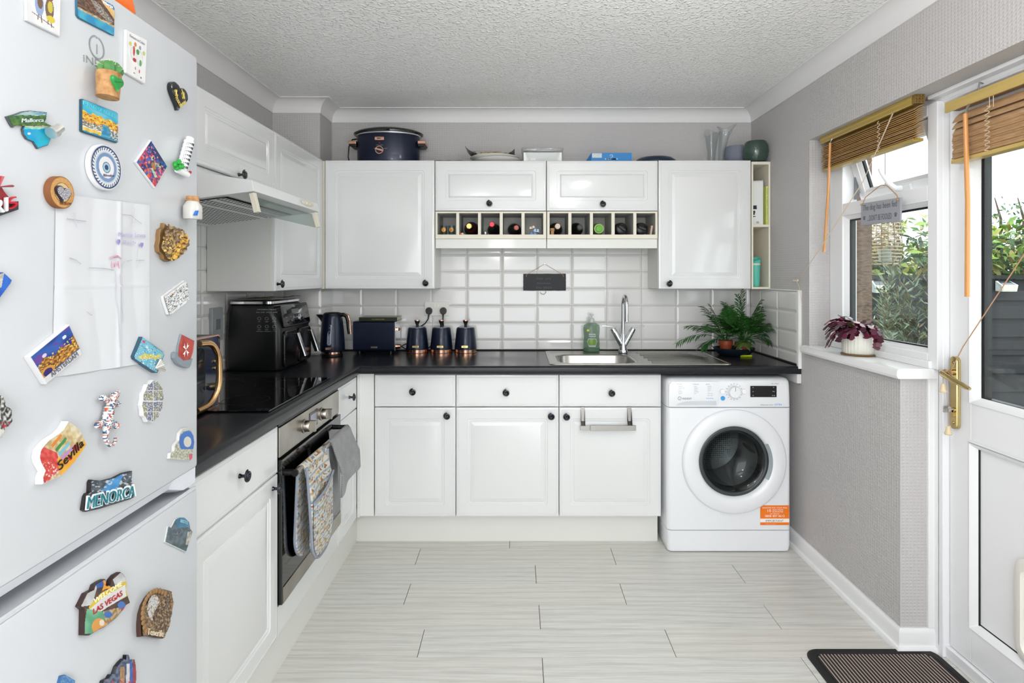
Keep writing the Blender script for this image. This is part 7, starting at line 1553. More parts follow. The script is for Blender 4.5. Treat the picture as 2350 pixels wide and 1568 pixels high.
for i, (px, z, w, h, rot, col, col2, lab) in enumerate(((1224, .001, .036, .014, 4, '#3b63a8', '#8fb7d6', 'flat dark packet at the bottom of the fifth hole'), (1231, .0165, .030, .016, -8, '#8fb9dc', '#d9e8f2', 'pale blue double box lying on the dark packet'), (1222, .0345, .030, .012, 18, '#d9c4b4', '#efe2d6', 'small beige double box on top of the blue one'))):
    t = thing('small_packet', lab, 'packet', (cellx(px), 3.06, ZR+z)); M = Matrix.Translation((cellx(px), 3.06, ZR+z+(.0008 if i < 1 else .0))) @ Matrix.Rotation(R(-rot), 4, 'Y')
    mb = MB(); mb.M = M; mb.box(-w/2, w/2, -.012, .03, 0, .003); mb.build('tray', pm('packet '+col2, col2, .4), t, world=True, smooth=0)
    mb = MB(); mb.M = M
    for s in (-1, 1): mb.box(s*w*.26-w*.2, s*w*.26+w*.2, -.010, .026, .003, h)
    mb.build('sweets' if i else 'packs', pm('packet '+col, col, .3), t, world=True, smooth=0, bevel=.001)
lying('wine_bottle', 'dark wine bottle with a cream cap behind a loose cork', 1279, .0385, 3.058, (.0135, .09), .0150, pm('cream cap', '#d9c6b0', .45), dx=.004, dz=.008)
t = lat('cork', [(.0095, 0), (.0098, .001), (.0095, .018), (.0125, .020), (.0130, .030), (.0118, .0345)], pm('cork', '#c79c6b', .85), None, (0, 0, 0), 20); t.location = (cellx(1267.8), 3.042, ZR+.0005); t.name = 'champagne_cork'; tag(t, 'mushroom-shaped cork standing before the cream-capped bottle', 'cork')
lying('black_bottle', 'matt black drinks bottle with its cap poking out past the divider', 1328, .0370, 3.058, (.0155, .07), .0135, BLACKPL, BLACKPL, dx=.010, dz=.004)
LIME = pm('lime green plastic', '#8fae5c', .35); t, x_, z_ = lying('green_bottle', 'pale lime green drinks bottle with a bright green cap', 1376, .0330, 3.050, (.026, .03), .0205, LIME, LIME)
mb = MB(); mb.rings([[(x_+q*math.cos(R(a)), y, z_+q*math.sin(R(a))) for a in range(0, 360, 12)] for y, q in ((3.049, .0175), (3.045, .0170), (3.044, .0150))]); mb.M = Matrix.Translation((x_, 3.0425, z_)) @ Matrix.Rotation(R(28), 4, 'Y'); mb.box(-.0015, .0015, -.001, .002, -.013, .013); mb.build('screw_cap', pm('bright green plastic', '#5fae2c', .35), t, world=True, smooth=40)
for px, lab, ang in ((1431, 'black flask with a folding carry loop, second hole from the right end', 35), (1478, 'black flask with a flip spout in the right end hole', 20)):
    t, x_, z_ = lying('black_flask', lab, px, .0355, 3.075, (.030, .02), .0285, BLACKPL, pm('black flask coat', '#131315', .5))
    mb = MB(); mb.M = Matrix.Translation((x_, 3.072, z_)) @ Matrix.Rotation(R(ang), 4, 'Y'); mb.box(-.024, .022, -.012, 0, -.008, .008); mb.build('spout', pm('black rubbery plastic', '#1b1b1d', .4), t, world=True, smooth=0, bevel=.004)
    mb = MB(); mb.M = Matrix.Translation((x_, 3.074, z_)) @ Matrix.Rotation(R(ang), 4, 'Y'); mb.tube([(-.026, 0, -.004), (-.024, -.010, .012), (-.004, -.016, .024), (.018, -.012, .018), (.026, 0, .002)], .0028, 8); mb.build('carry_loop', BLACKPL, t, world=True, smooth=50)
mb = MB(); mb.M = Matrix.Translation((cellx(1497), 3.060, ZR+.0008)) @ Matrix.Rotation(R(8), 4, 'Y'); mb.box(-.006, .004, 0, .10, 0, .050); tag(mb.build('paper_packet', pm('pinkish card', '#cdb6a6', .6), smooth=0), 'narrow pinkish card packet squeezed beside the right end flask', 'packet')
# ---------------- cookbooks and cup
z0 = SHZ1+.0006; ys = 3.036
t = thing('book', 'big white cookbook with black capitals on its cover, turned outwards', 'book', (SHX0+.02, 3.08, z0))
MB_ = Matrix.Translation((SHX0+.002, ys+.020, z0)) @ Matrix.Rotation(R(-9), 4, 'Z')
mb = MB(); mb.M = MB_; mb.box(0, .058, 0, .0022, 0, .232); mb.box(0, .058, .014, .016, 0, .240); mb.box(.057, .0592, 0, .016, 0, .232); mb.build('cover', pm('white book cover', '#dfe2df', .35, coat=.2), t, world=True, smooth=0)
mb = MB(); mb.M = MB_; mb.box(0, .055, .0024, .0138, .003, .234); mb.build('pages', pm('book pages', '#c9c2ae', .8), t, world=True, smooth=0)
mb = MB()
for s, z, h, w in (('TIVE', .084, .026, .027), ('ET', .054, .026, .018), ('RINNERS', .042, .008, .022)): mb.text(s, MB_ @ Matrix.Translation((.0005, -.0004, z)) @ FRONT, h, .0003, 'LEFT', (w, h*.85), .01)
for k in range(7): mb.M = MB_; mb.box(.024+k*.0021, .025+k*.0021, -.0005, 0, .008, .018)
mb.build('cover_print', pm('deep blue black print', '#1d2c3a', .4), t, world=True, smooth=0)
t = thing('book', 'slim white and lilac book behind the yellow spine', 'book', (SHX0+.066, 3.1, z0)); mb = MB(); mb.box(SHX0+.0645, SHX0+.0685, ys+.030, ys+.19, z0, z0+.245); mb.build('cover', pm('lilac white cover', '#cdc8dc', .4), t, world=True, smooth=0)
t = thing('book', 'yellow-green cookbook with a turquoise script title on its spine', 'book', (SHX1-.009, 3.1, z0))
mb = MB(); bx = SHX1-.0125; mb.box(bx, SHX1-.0008, ys-.004, ys+.17, z0, z0+.205); mb.build('cover', pm('yellow green cover', '#c9d16a', .4, coat=.2), t, world=True, smooth=0, bevel=.0008)
mb = MB(); SP = Matrix.Translation((bx+.0035, ys-.0045, z0+.195)) @ FRONT @ Matrix.Rotation(R(-90), 4, 'Z'); mb.text('Fresh + Now', SP, .01, .0003, 'LEFT', (.095, .0062)); mb.text('QUICK SEASONAL FOOD', SP @ Matrix.Translation((.108, .001, 0)), .006, .0003, 'LEFT', (.06, .0035)); mb.text('C', Matrix.Translation((bx+.0058, ys-.0045, z0+.006)) @ FRONT, .01, .0003, 'CENTER', (.006, .008)); mb.build('lettering', pm('turquoise print', '#2f9a9c', .4), t, world=True, smooth=0)
z0 = SHZ0+.0006; cx_, cy2 = SHX0+.0300, 3.075
t = thing('travel_cup', 'turquoise insulated cup with its lid tilted, on the lower shelf', 'cup', (cx_, cy2, z0)); L = (cx_, cy2, z0)
TQ = pm('turquoise silicone', '#5fbfae', .5)
lat('cup', [(.021, 0), (.0225, .002), (.0255, .118)], TQ, t, L, 32); lat('rim_band', [(.0258, .118), (.0262, .119), (.0262, .126), (.0250, .127)], pm('cream band', '#e2dccb', .4), t, L, 32)
mb = MB(); mb.M = Matrix.Translation((cx_+.002, cy2, z0+.140)) @ Matrix.Rotation(R(-16), 4, 'Y') @ Matrix.Rotation(R(22), 4, 'X'); mb.lathe([(.024, -.010), (.0265, -.008), (.0265, .012), (.0225, .012), (.0215, 0), (.001, -.001)], (0, 0, 0), 32); mb.build('lid', TQ, t, world=True, smooth=40)

# ================================================================== TEXTILES ON THE OVEN, TOWEL RAIL, MAT
hbx, hbz = XLD+.046, .672
def glove_c(u, v):
    y = v*13; band = (y % 1); c = hx('#e9e4d8')
    if band < .32: c = hx('#a9bfd0')
    k = nz(u*1.6, v*5, 5.5, 2); kk = nz(u*1.6+9, v*5, 6, 12)
    if k > .66: c = hx('#d3b36a')
    elif kk > .67: c = hx('#a8735c')
    elif kk < .31: c = hx('#8099ab')
    elif k < .30: c = hx('#b9a88e')
    return c
t = thing('oven_glove', 'long double oven glove with nautical stripes hanging on the oven rail', 'oven glove', (hbx, 2.02, hbz))
def flap(ya, yb, xo, zb, rnd, side, cf, name, mat, parent, nu=40, nv=90, wav=.006, taper=0.0, sag=0.0, thick=.008, seed=0):
    """cloth falling from the bar; side=+1 room side, -1 oven side"""
    mb = MB(); zt_ = hbz+.0135
    def fn(u, v):       # v 0 = bottom, 1 = top of the bar
        z = zb+(zt_-zb)*v; q = (zt_-z)
        arc = min(1, q/.013); x = hbx+side*(.0135*math.sin(arc*math.pi/2))+side*(xo-.0135)*min(1, q/.12)+wav*math.sin(u*7+seed+v*1.5)*min(1, q/.1)*.7
        y = ya+(yb-ya)*(u+(taper*(1-v))*(.5-u))
        return (x, y, z+sag*(1-v)*(u-.5))
    W2 = (yb-ya)/2; rr = W2*rnd
    def mask(u, v):
        if not rnd: return True
        a = abs(u-.5)*2*W2; b = (zt_-zb)*v
        return not (b < rr and math.hypot(max(0, a-(W2-rr)), rr-b) > rr)
    mb.grid(fn, nu, nv, cf, mask if rnd else None); o = mb.build(name, mat, parent, world=True, smooth=60)
    m = o.modifiers.new('solid', 'SOLIDIFY'); m.thickness = thick; m.offset = -side*1.0 if side > 0 else 1; return o
g1 = flap(1.912, 2.122, .034, .335, .85, 1, glove_c, 'front_mitt', CLOTH, t, nu=56, nv=120)
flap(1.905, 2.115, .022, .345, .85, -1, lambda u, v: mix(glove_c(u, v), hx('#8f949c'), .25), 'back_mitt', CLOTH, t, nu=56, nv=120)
PIPE = pm('grey blue piping', '#8a919f', .85)
def mitt_pipe(ya, yb, xo, zb, parent, side):
    W2 = (yb-ya)/2; rr = W2*.85; c = (ya+yb)/2; pts = [(c-W2, hbz)]
    for k in range(9): a = R(180+90*k/8); pts.append((c-W2+rr+rr*math.cos(a), zb+rr+rr*math.sin(a)))
    for k in range(9): a = R(270+90*k/8); pts.append((c+W2-rr+rr*math.cos(a), zb+rr+rr*math.sin(a)))
    pts.append((c+W2, hbz)); mb = MB(); mb.tube([(hbx+side*xo*min(1, (hbz+.02-z)/.12+.35), y, z) for y, z in pts], .0048, 8); mb.build('piping', PIPE, parent, world=True, smooth=60)
mitt_pipe(1.912, 2.122, .036, .335, t, 1); mitt_pipe(1.905, 2.115, .020, .345, t, -1)
mb = MB(); mb.grid(lambda u, v: (hbx+.0405+.006*math.sin(math.pi*u)*v, 1.918+.198*u, .345+.205*v-.0+.035*(u-.2)**2*v+.02*u*v), 40, 46, glove_c, lambda u, v: not (v < .38 and math.hypot(max(0, abs(u-.5)-.12)/.38, (.38-v)/.38) > 1)); o = mb.build('pocket', CLOTH, t, world=True, smooth=60)
mb = MB(); mb.tube([(hbx+.0425+.006*math.sin(math.pi*u), 1.918+.198*u, .550+.035*(u-.2)**2+.02*u) for u in [k/12 for k in range(13)]], .0042, 8); mb.build('pocket_piping', PIPE, t, world=True, smooth=60)
mb = MB(); mb.box(hbx+.012, hbx+.017, 2.080, 2.100, hbz-.05, hbz+.016); mb.build('hanging_loop', PIPE, t, world=True, smooth=0, bevel=.002)
# grey towel
TOW = pm('grey woven towel', '#8a8a8c', .95, sheen=.3)
_n, _l = TOW.node_tree.nodes, TOW.node_tree.links
_t = _n.new('ShaderNodeTexCoord'); _s = _n.new('ShaderNodeSeparateXYZ'); _l.new(_t.outputs['Object'], _s.inputs[0])
def _tri(src, per):
    a = _n.new('ShaderNodeMath'); a.operation = 'PINGPONG'; a.inputs[1].default_value = per; _l.new(src, a.inputs[0]); return a.outputs[0]
_ad = _n.new('ShaderNodeMath'); _l.new(_tri(_s.outputs['Y'], .030), _ad.inputs[0]); _l.new(_tri(_s.outputs['Z'], .030), _ad.inputs[1])
_w = _n.new('ShaderNodeMath'); _w.operation = 'PINGPONG'; _w.inputs[1].default_value = .0035; _l.new(_ad.outputs[0], _w.inputs[0])
_r = _n.new('ShaderNodeMapRange'); _r.inputs[2].default_value = .0035; _l.new(_w.outputs[0], _r.inputs[0])
_c = _n.new('ShaderNodeValToRGB'); _c.color_ramp.elements[0].color = (*lin(hx('#79797b')), 1); _c.color_ramp.elements[1].color = (*lin(hx('#98989a')), 1); _l.new(_r.outputs[0], _c.inputs[0]); _l.new(_c.outputs[0], _n['Principled BSDF'].inputs['Base Color'])
_b = _n.new('ShaderNodeBump'); _b.inputs['Strength'].default_value = .6; _b.inputs['Distance'].default_value = .002; _l.new(_r.outputs[0], _b.inputs['Height']); _l.new(_b.outputs[0], _n['Principled BSDF'].inputs['Normal'])
t = thing('hand_towel', 'grey diamond-woven towel draped over the far end of the oven rail', 'towel', (hbx, 2.30, hbz))
flap(2.185, 2.415, .050, .485, 0, 1, None, 'front_fall', TOW, t, 34, 40, .012, -.10, .035, .006, 1)
flap(2.150, 2.350, .020, .350, 0, -1, None, 'back_fall', TOW, t, 34, 40, .008, 0, .05, .006, 2)
# over-door towel rail
SB = pm('brushed rail steel', '#a3a19d', .35, metal=1, bump=(30, .08, (20, 1, 1)))
t = thing('towel_rail', 'steel over-door towel rail with two straps and a flat bar', 'towel rail', (XY(1394, YD), YD, ZY(960, YD)))
for pa, pb in ((1333, 1341.5), (1439.5, 1448.5)):
    xa, xb = XY(pa, YD), XY(pb, YD); zt_, zk, zb_ = ZY(935.5, YD)+.0015, ZY(966, YD), ZY(978, YD)
    pr = [(DT+.0005, zt_-.02), (DT+.0005, zt_), (-.0015, zt_), (-.0015, zk), (-.030, zk-.016), (-.034, zb_), (-.0355, zb_), (-.0315, zk-.017), (-.003, zk-.001), (-.003, zt_+.0014), (DT+.002, zt_+.0014), (DT+.002, zt_-.02)]
    mb = MB(); mb.rings([[(x, YD+y, z) for y, z in pr] for x in (xa, xb)]); mb.build('strap', SB, t, world=True, smooth=0)
mb = MB(); Yb = YD-.034; xa, xm, xb = XY(1331, Yb), XY(1354, Yb), XY(1459, Yb); mb.box(xa, xm, Yb-.006, Yb+.004, ZY(987, Yb), ZY(977.5, Yb)); mb.box(xm, xb, Yb-.008, Yb+.005, ZY(988, Yb), ZY(976.5, Yb)); mb.build('bar', SB, t, world=True, smooth=0, bevel=.0008)
# door mat
mb = MB(); mx0, mx1, myf, myn = 1.003, 1.462, 1.995, 1.235
t = thing('door_mat', 'black ribbed door mat with pale lines in front of the door', 'mat', ((mx0+mx1)/2, (myf+myn)/2, 0))
mb.M = Matrix.Translation((mx0, myn, 0)); mb.rings([[(x, y, z) for x, y in rrect(mx1-mx0, myf-myn, d, .045, 6)] for d, z in ((0, .0005), (0, .004), (.004, .008), (.022, .008), (.024, .0055))]); mb.build('rubber_base', pm('black rubber', '#161616', .6), t, world=True, smooth=30)
mb = MB(); n = 34; w = (mx1-mx0-.052)
for k in range(n):
    x = mx0+.026+w*(k+.5)/n; e = .026+(.018 if k in (0, n-1) else .006 if k in (1, n-2) else 0)
    mb.rings([[(x-.0042, y, .0055), (x-.0024, y, .0085), (x+.0024, y, .0085), (x+.0042, y, .0055)] for y in (myn+e, myf-e)])
mb.build('ribs', pm('dark brown rib pile', '#2c2524', .9), t, world=True, smooth=0)['kind'] = 'stuff'
mb = MB()
for k in range(n-1):
    x = mx0+.026+w*(k+1)/n; e = .030+(.010 if k in (0, n-2) else 0); mb.box(x-.0019, x+.0019, myn+e, myf-e, .0056, .0068)
mb.build('pale_lines', pm('pale beige pile', '#b9a9a0', .9), t, world=True, smooth=0)['kind'] = 'stuff'

# ================================================================== BLINDS, SIGN, CORDS, SILL PLANT
BAM = pm('bamboo slat', '#b28a52', .5, var=(30, '#94703f', .6, (1, 1, 6))); BAMH = pm('varnished headrail', '#b59a48', .35, coat=.3, var=(18, '#9c8238', .6, (1, .2, 4)))
BAM2 = pm('light bamboo slat', '#c4a07a', .55, var=(30, '#a8855e', .6, (1, 1, 6))); BAMH2 = pm('pale varnished headrail', '#cbb26c', .35, coat=.3, var=(18, '#b89c55', .6, (1, .2, 4)))
WAND = pm('honey wood wand', '#cf9050', .35, coat=.3)
t = thing('window_blind', 'bamboo blind pulled up at the head of the window', 'blind', (1.41, 2.28, 1.95), group='bamboo slat blinds')
y0, y1 = 1.972, 2.583; xh = 1.380
mb = MB(); mb.rings([[(xh+a, y, 1.9185+b) for a, b in ((0, .004), (.003, 0), (.006, 0), (.006, .003), (.038, .003), (.038, .0315), (0, .0315), (-.001, .020), (.001, .016))] for y in (y0+.012, y1)]); mb.build('headrail', BAMH, t, world=True, smooth=0)
mb = MB(); mb.box(xh+.002, xh+.037, y0-.004, y0+.012, 1.920, 1.951)
for i in range(3):
    for j in range(3): mb.cyl((xh+.008+.011*i, y0-.004, 1.926+.010*j), (xh+.008+.011*i, y0-.009, 1.926+.010*j), .003, seg=8)
mb.build('rail_end', pm('perforated brass end', '#8d7440', .4, metal=.5, bump=(200, 1)), t, world=True, smooth=0)
rng = random.Random(12)
def slats(t, n, x, wd, ya, yb, z0, z1, mat, tilt, group=None, gaps=()):
    for k in range(n):
        z = z0+(z1-z0)*k/(n-1); a = R(tilt+rng.uniform(-4, 4)); j = rng.uniform(-.003, .003); mb = MB(); mb.M = Matrix.Translation((x+rng.uniform(-.0015, .0015), 0, z+(gaps[k-n] if k-n >= -len(gaps) else 0))) @ Matrix.Rotation(a, 4, 'Y')
        mb.rings([[(-wd/2, y, 0), (0, y, .0022), (wd/2, y, 0), (wd/2, y, .003), (0, y, .0052), (-wd/2, y, .003)] for y in (ya+rng.uniform(-.002, .004), yb+rng.uniform(-.003, .003))]); mb.build('slat', mat, t, world=True, smooth=0)
slats(t, 15, xh+.024, .036, y0+.006, y1-.004, 1.806, 1.908, BAM, -26)
mb = MB(); mb.box(xh+.006, xh+.044, y0+.012, y1-.006, 1.792, 1.803); mb.build('bottom_rail', BAMH, t, world=True, smooth=0, bevel=.002)
mb = MB()
for yy in (2.50, 2.165):
    pts = []
    for k in range(40): q = k/39; pts.append((xh+.003-.004*abs(math.sin(k*1.3)), yy+.007*math.sin(k*1.05), 1.795+.115*q))
    mb.tube(pts, .0011, 5)
mb.build('ladder_cord', CORD, t, world=True, smooth=50)
mb = MB(); mb.tube([(xh-.006, 2.487, 1.902), (xh-.008, 2.50, 1.68), (xh-.010, 2.530, 1.425)], [.0052, .0056, .0058], 10); mb.build('wand', WAND, t, world=True, smooth=60)
mb = MB(); mb.tube([(xh+.002, 2.485, 1.922), (xh-.002, 2.489, 1.912), (xh-.005, 2.486, 1.902)], .0022, 6); mb.build('wand_hook', STEEL, t, world=True, smooth=50)
hk = PX(1825, 645, XR-.012)
mb = MB()
for d in (0, .006): mb.tube([(xh+.004, 2.085+d, 1.918), (xh-.004, 2.25+d*.6, 1.70-d), (XR-.008, 2.50, 1.46-d), (XR-.010, 2.66, 1.335), tuple(hk)], .0011, 5)
mb.build('pull_cord', CORD, t, world=True, smooth=50)
t = thing('cord_hook', 'small white wall hook wound with the blind cord', 'hook', (XR, hk.y, hk.z), group=None)
mb = MB(); mb.cyl((XR-.0005, hk.y, hk.z), (XR-.012, hk.y, hk.z), .006, .004, 14); mb.tube([(XR-.010, hk.y-.022, hk.z+.004), (XR-.014, hk.y, hk.z), (XR-.010, hk.y+.022, hk.z+.002)], .0042, 8); mb.build('cleat', pm('cream cleat', '#dcd6c8', .4), t, world=True, smooth=50)
mb = MB(); mb.tube([(XR-.013+.003*math.sin(k*.9), hk.y+.014*math.cos(k*.9), hk.z+.005*math.sin(k*1.8)) for k in range(30)], .0013, 5); mb.tube([(XR-.013, hk.y-.012, hk.z), (XR-.012, hk.y-.040, hk.z-.030), (XR-.010, hk.y-.052, hk.z-.075), (XR-.010, hk.y-.060, hk.z-.115)], .0012, 5); mb.build('cord_tail', CORD, t, world=True, smooth=50)
# door blind
t = thing('door_blind', 'light bamboo blind hanging on the glazed garden door', 'blind', (1.45, 1.5, 1.86), group='bamboo slat blinds')
xd = 1.438; y0, y1 = 1.15, 1.898
mb = MB(); mb.box(xd-.006, xd+.002, y0, y1, 1.864, 1.898); mb.rings([[(xd-.006, y1, 1.864), (xd-.006, y1, 1.898), (xd+.004, y1+.006, 1.896), (xd+.004, y1+.006, 1.868)], [(xd-.005, y1-.01, 1.864), (xd-.005, y1-.01, 1.898), (xd+.004, y1-.01, 1.898), (xd+.004, y1-.01, 1.864)]]); mb.build('headrail', BAMH2, t, world=True, smooth=0, bevel=.002)
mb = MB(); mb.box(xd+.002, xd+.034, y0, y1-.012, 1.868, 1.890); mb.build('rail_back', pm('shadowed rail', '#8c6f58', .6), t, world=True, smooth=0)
mb = MB(); mb.tube([(XD-.003, 1.80, 1.885), (XD-.010, 1.79, 1.925), (XD-.035, 1.785, 1.93), (XD-.04, 1.785, 1.896)], .0025, 6); mb.build('hook', pm('grey wire', '#9c9ca0', .4, metal=.8), t, world=True, smooth=50)
slats(t, 19, xd+.018, .040, y0+.01, y1-.022, 1.708, 1.812, BAM2, -50, gaps=(.012, .028))
mb = MB(); mb.box(xd-.001, xd+.036, y0+.01, y1-.02, 1.690, 1.703); mb.build('bottom_rail', BAMH2, t, world=True, smooth=0, bevel=.002)
mb = MB(); pts = [(xd-.006-.005*abs(math.sin(k*1.7)), 1.722+.009*math.sin(k*1.15), 1.700+.135*k/49) for k in range(50)]; mb.tube(pts, .0012, 5); mb.tube([(xd-.002, 1.722, 1.83), (xd-.001, 1.724, 1.868)], .001, 5); mb.tube([(xd-.002, 1.708, 1.83), (xd-.001, 1.710, 1.868)], .001, 5); mb.build('ladder_cord', CORD, t, world=True, smooth=50)
mb = MB(); mb.tube([(xd-.022, 1.790, 1.832), (xd-.020, 1.783, 1.55), (xd-.020, 1.785, 1.254)], [.0066, .0070, .0070], 10); mb.build('wand', WAND, t, world=True, smooth=60)
mb = MB(); mb.tube([(xd-.008, 1.792, 1.862), (xd-.016, 1.790, 1.85), (xd-.021, 1.790, 1.832)], .0035, 6); mb.build('wand_hook', STEEL, t, world=True, smooth=50)
hy = 1.9225; HC = (XD-.045, hy+.004, .990)
mb = MB(); mb.tube([(xd-.006, 1.36, 1.70), (xd-.010, 1.63, 1.335), (XD-.052, 1.83, 1.09), (XD-.045, hy-.03, 1.000)], .0016, 6)
mb.tube([(XD-.043+.012*math.sin(k*.95), hy-.012+.010*math.cos(k*.31), .991+.012*math.cos(k*.95)) for k in range(44)], .0014, 5)
mb.tube([(XD-.050, hy-.004, .984), (XD-.050, hy-.004, .955)], .001, 5); mb.tube([(XD-.045, hy-.010, .984), (XD-.040, hy-.014, .86), (XD-.040, hy-.014, .812)], .001, 5); mb.build('pull_cord', pm('tan pull cord', '#b78f6c', .8), t, world=True, smooth=50)
for (x, y, z) in ((XD-.050, hy-.004, .925), (XD-.040, hy-.014, .784)):
    lat('cord_acorn', [(.004, .030), (.006, .026), (.0085, .012), (.012, .004), (.010, .0), (.001, 0)], pm('pale wood acorn', '#d8c7a4', .5), t, (x, y, z), 16)
lat('cord_bead', [(.002, -.011), (.009, -.007), (.0115, 0), (.009, .007), (.002, .011)], pm('clear bead', '#efe9e6', .05, trans=.8), t, (XD-.041, hy-.014, .872), 18)
# dog sign
sxp = XW-.030
A, B_, C_, D2 = PX(1974.5, 468, sxp), PX(2066, 453.5, sxp), PX(2070, 508, sxp), PX(1981, 517.5, sxp)
t = thing('hanging_sign', 'grey wooden sign about the fed dog hanging from the window handle', 'sign', tuple((A+B_)/2))
w_ = (A.y-B_.y+D2.y-C_.y)/2; h_ = ((A.z-D2.z)+(B_.z-C_.z))/2; cen = (A+B_+C_+D2)/4; rl = math.atan2((B_.z-A.z), (A.y-B_.y))
SGN = Matrix.Translation(cen) @ Matrix.Rotation(R(-90), 4, 'Z') @ Matrix.Rotation(R(90), 4, 'X') @ Matrix.Rotation(rl, 4, 'Z')
mb = MB(); mb.M = SGN; mb.box(-w_/2, w_/2, -h_/2, h_/2, -.004, .004); mb.build('board', pm('grey painted sign', '#9d9fa6', .55), t, world=True, smooth=0, bevel=.0012)
mb = MB(); mb.text('The dog has been fed', SGN @ Matrix.Translation((-.002, .006, .0043)), .03, .0004, 'CENTER', (w_*.86, h_*.34)); mb.text('...DON\'T BE FOOLED', SGN @ Matrix.Translation((0, -h_*.34, .0043)), .03, .0004, 'CENTER', (w_*.62, h_*.26))
mb.M = SGN
for s in (-1, 1):
    cxp, cyp = s*w_*.40, -h_*.22
    for (dx, dy, r) in ((0, 0, .0055), (-.0065, .006, .0022), (-.0022, .009, .0024), (.0022, .009, .0024), (.0065, .006, .0022)): mb.lathe([(r, .004), (r, .0045)], (cxp+dx, cyp+dy, 0), 10)
mb.build('lettering', pm('slate grey lettering', '#5a5d66', .6), t, world=True, smooth=0)
tl, tr = SGN @ Vector((-w_/2+.008, h_/2-.006, .003)), SGN @ Vector((w_/2-.010, h_/2-.008, .003))
mb = MB(); hb2 = Vector((XW-.004, 2.235, 1.672)); mb.tube([tl, tl+Vector((0, -.02, .028)), hb2+Vector((-.008, .03, 0)), hb2+Vector((-.012, 0, .006)), hb2+Vector((-.01, -.03, 0)), tr+Vector((0, .012, .02)), tr], .0018, 6)
for p in (tl, tr): mb.sphere(tuple(p+Vector((-.004, 0, 0))), .0045, 10, 6)
mb.build('twine', TWINE, t, world=True, smooth=50)
# Christmas cactus
pc = Vector((1.405, 2.332, .9945))
t = thing('flower_pot', 'white fluted pot of burgundy cactus leaves on the window sill', 'plant', tuple(pc)); L = tuple(pc)
lat('saucer', [(.052, 0), (.064, .001), (.066, .006), (.060, .007)], pm('bronze saucer', '#8a6a3f', .35, metal=.6), t, L, 40)
mb = MB(); ks = [k*2 for k in range(180)]
mb.rings([[(pc.x+r*(1+.010*math.cos(30*R(a)+.6*math.sin(z*90+a)))*math.cos(R(a)), pc.y+r*(1+.010*math.cos(30*R(a)+.6*math.sin(z*90+a)))*math.sin(R(a)), pc.z+z) for a in ks] for r, z in ((.057, .0065), (.060, .009), (.0605, .04), (.0605, .07), (.0605, .101), (.0595, .104), (.056, .103), (.054, .09))]); mb.build('pot', pm('white fluted ceramic', '#e3e1d7', .45), t, world=True, smooth=60)
lat('soil', [(.054, .088), (.03, .092), (.001, .093)], SOIL, t, L, 20, caps=(False, False))
mb = MB(); rng = random.Random(77)
for k in range(90):
    a = rng.uniform(0, 6.28); el = R(rng.uniform(8, 72)); d = Vector((math.cos(a)*math.cos(el), math.sin(a)*math.cos(el)*1.0, math.sin(el))); p = pc+Vector((math.cos(a)*.02, math.sin(a)*.02, .095)); n = rng.randint(3, 5)
    for j in range(n):
        L_ = .028*rng.uniform(.8, 1.15); sd = d.cross(Vector((0, 0, 1)));
        sd = (sd.normalized() if sd.length > .05 else Vector((0, 1, 0))); sd = (sd+Vector((0, 0, rng.uniform(-.5, .5)))).normalized(); w = .0120*rng.uniform(.8, 1.2)
        col = mix(hx('#3a1022'), hx('#6c1c3c'), rng.random()) if rng.random() > .12 else hx('#5c6b30') if j < 2 else hx('#a02a48')
        q = [p+sd*w*.35, p+d*L_*.3+sd*w, p+d*L_*.55+sd*w*.75, p+d*L_*.8+sd*w*1.05, p+d*L_*1.02+sd*w*.3]; q2 = [p-sd*w*.35, p+d*L_*.3-sd*w, p+d*L_*.55-sd*w*.75, p+d*L_*.8-sd*w*1.05, p+d*L_*1.02-sd*w*.3]
        A_ = [mb.V(x) for x in q]; B2 = [mb.V(x) for x in q2]
        for i in range(4): mb.Fc((A_[i], A_[i+1], B2[i+1], B2[i]), col)
        p = p+d*L_; d = (d+Vector((0, 0, -.52))).normalized()
        if p.x > XW-.02: d.x = -abs(d.x)
o = mb.build('foliage', painted('waxy cactus leaves', .3, .4), t, world=True, smooth=0); m = o.modifiers.new('solid', 'SOLIDIFY'); m.thickness = .0022

# ================================================================== GARDEN OUTSIDE
mb = MB(); mb.box(1.72, 9, -2, 9, -.25, -.15); struct('ground_outside', mb, pm('grey patio slabs', '#8f8c86', .8, var=(3, '#76736d', .6)), smooth=0)
YF = 4.66
FB = pm('charcoal fence board', '#26252a', .8, bump=(18, .6, (.3, 1, 7)), var=(9, '#1c1b1f', .6, (.3, 1, 6)))
t = thing('fence', 'dark charcoal overlapping board fence across the garden', 'fence', (4.5, YF, -.15))
for k in range(10):
    z1 = 1.325-.1505*k-.035; z0 = z1-.172; mb = MB(); mb.rings([[(x, YF, z0), (x, YF+.012, z0), (x, YF+.030, z1), (x, YF+.024, z1)] for x in (1.75, 7.5)]); mb.build('board', FB, t, world=True, smooth=0)
mb = MB(); mb.box(1.75, 7.5, YF-.012, YF+.04, 1.295, 1.325); mb.build('capping', FB, t, world=True, smooth=0)
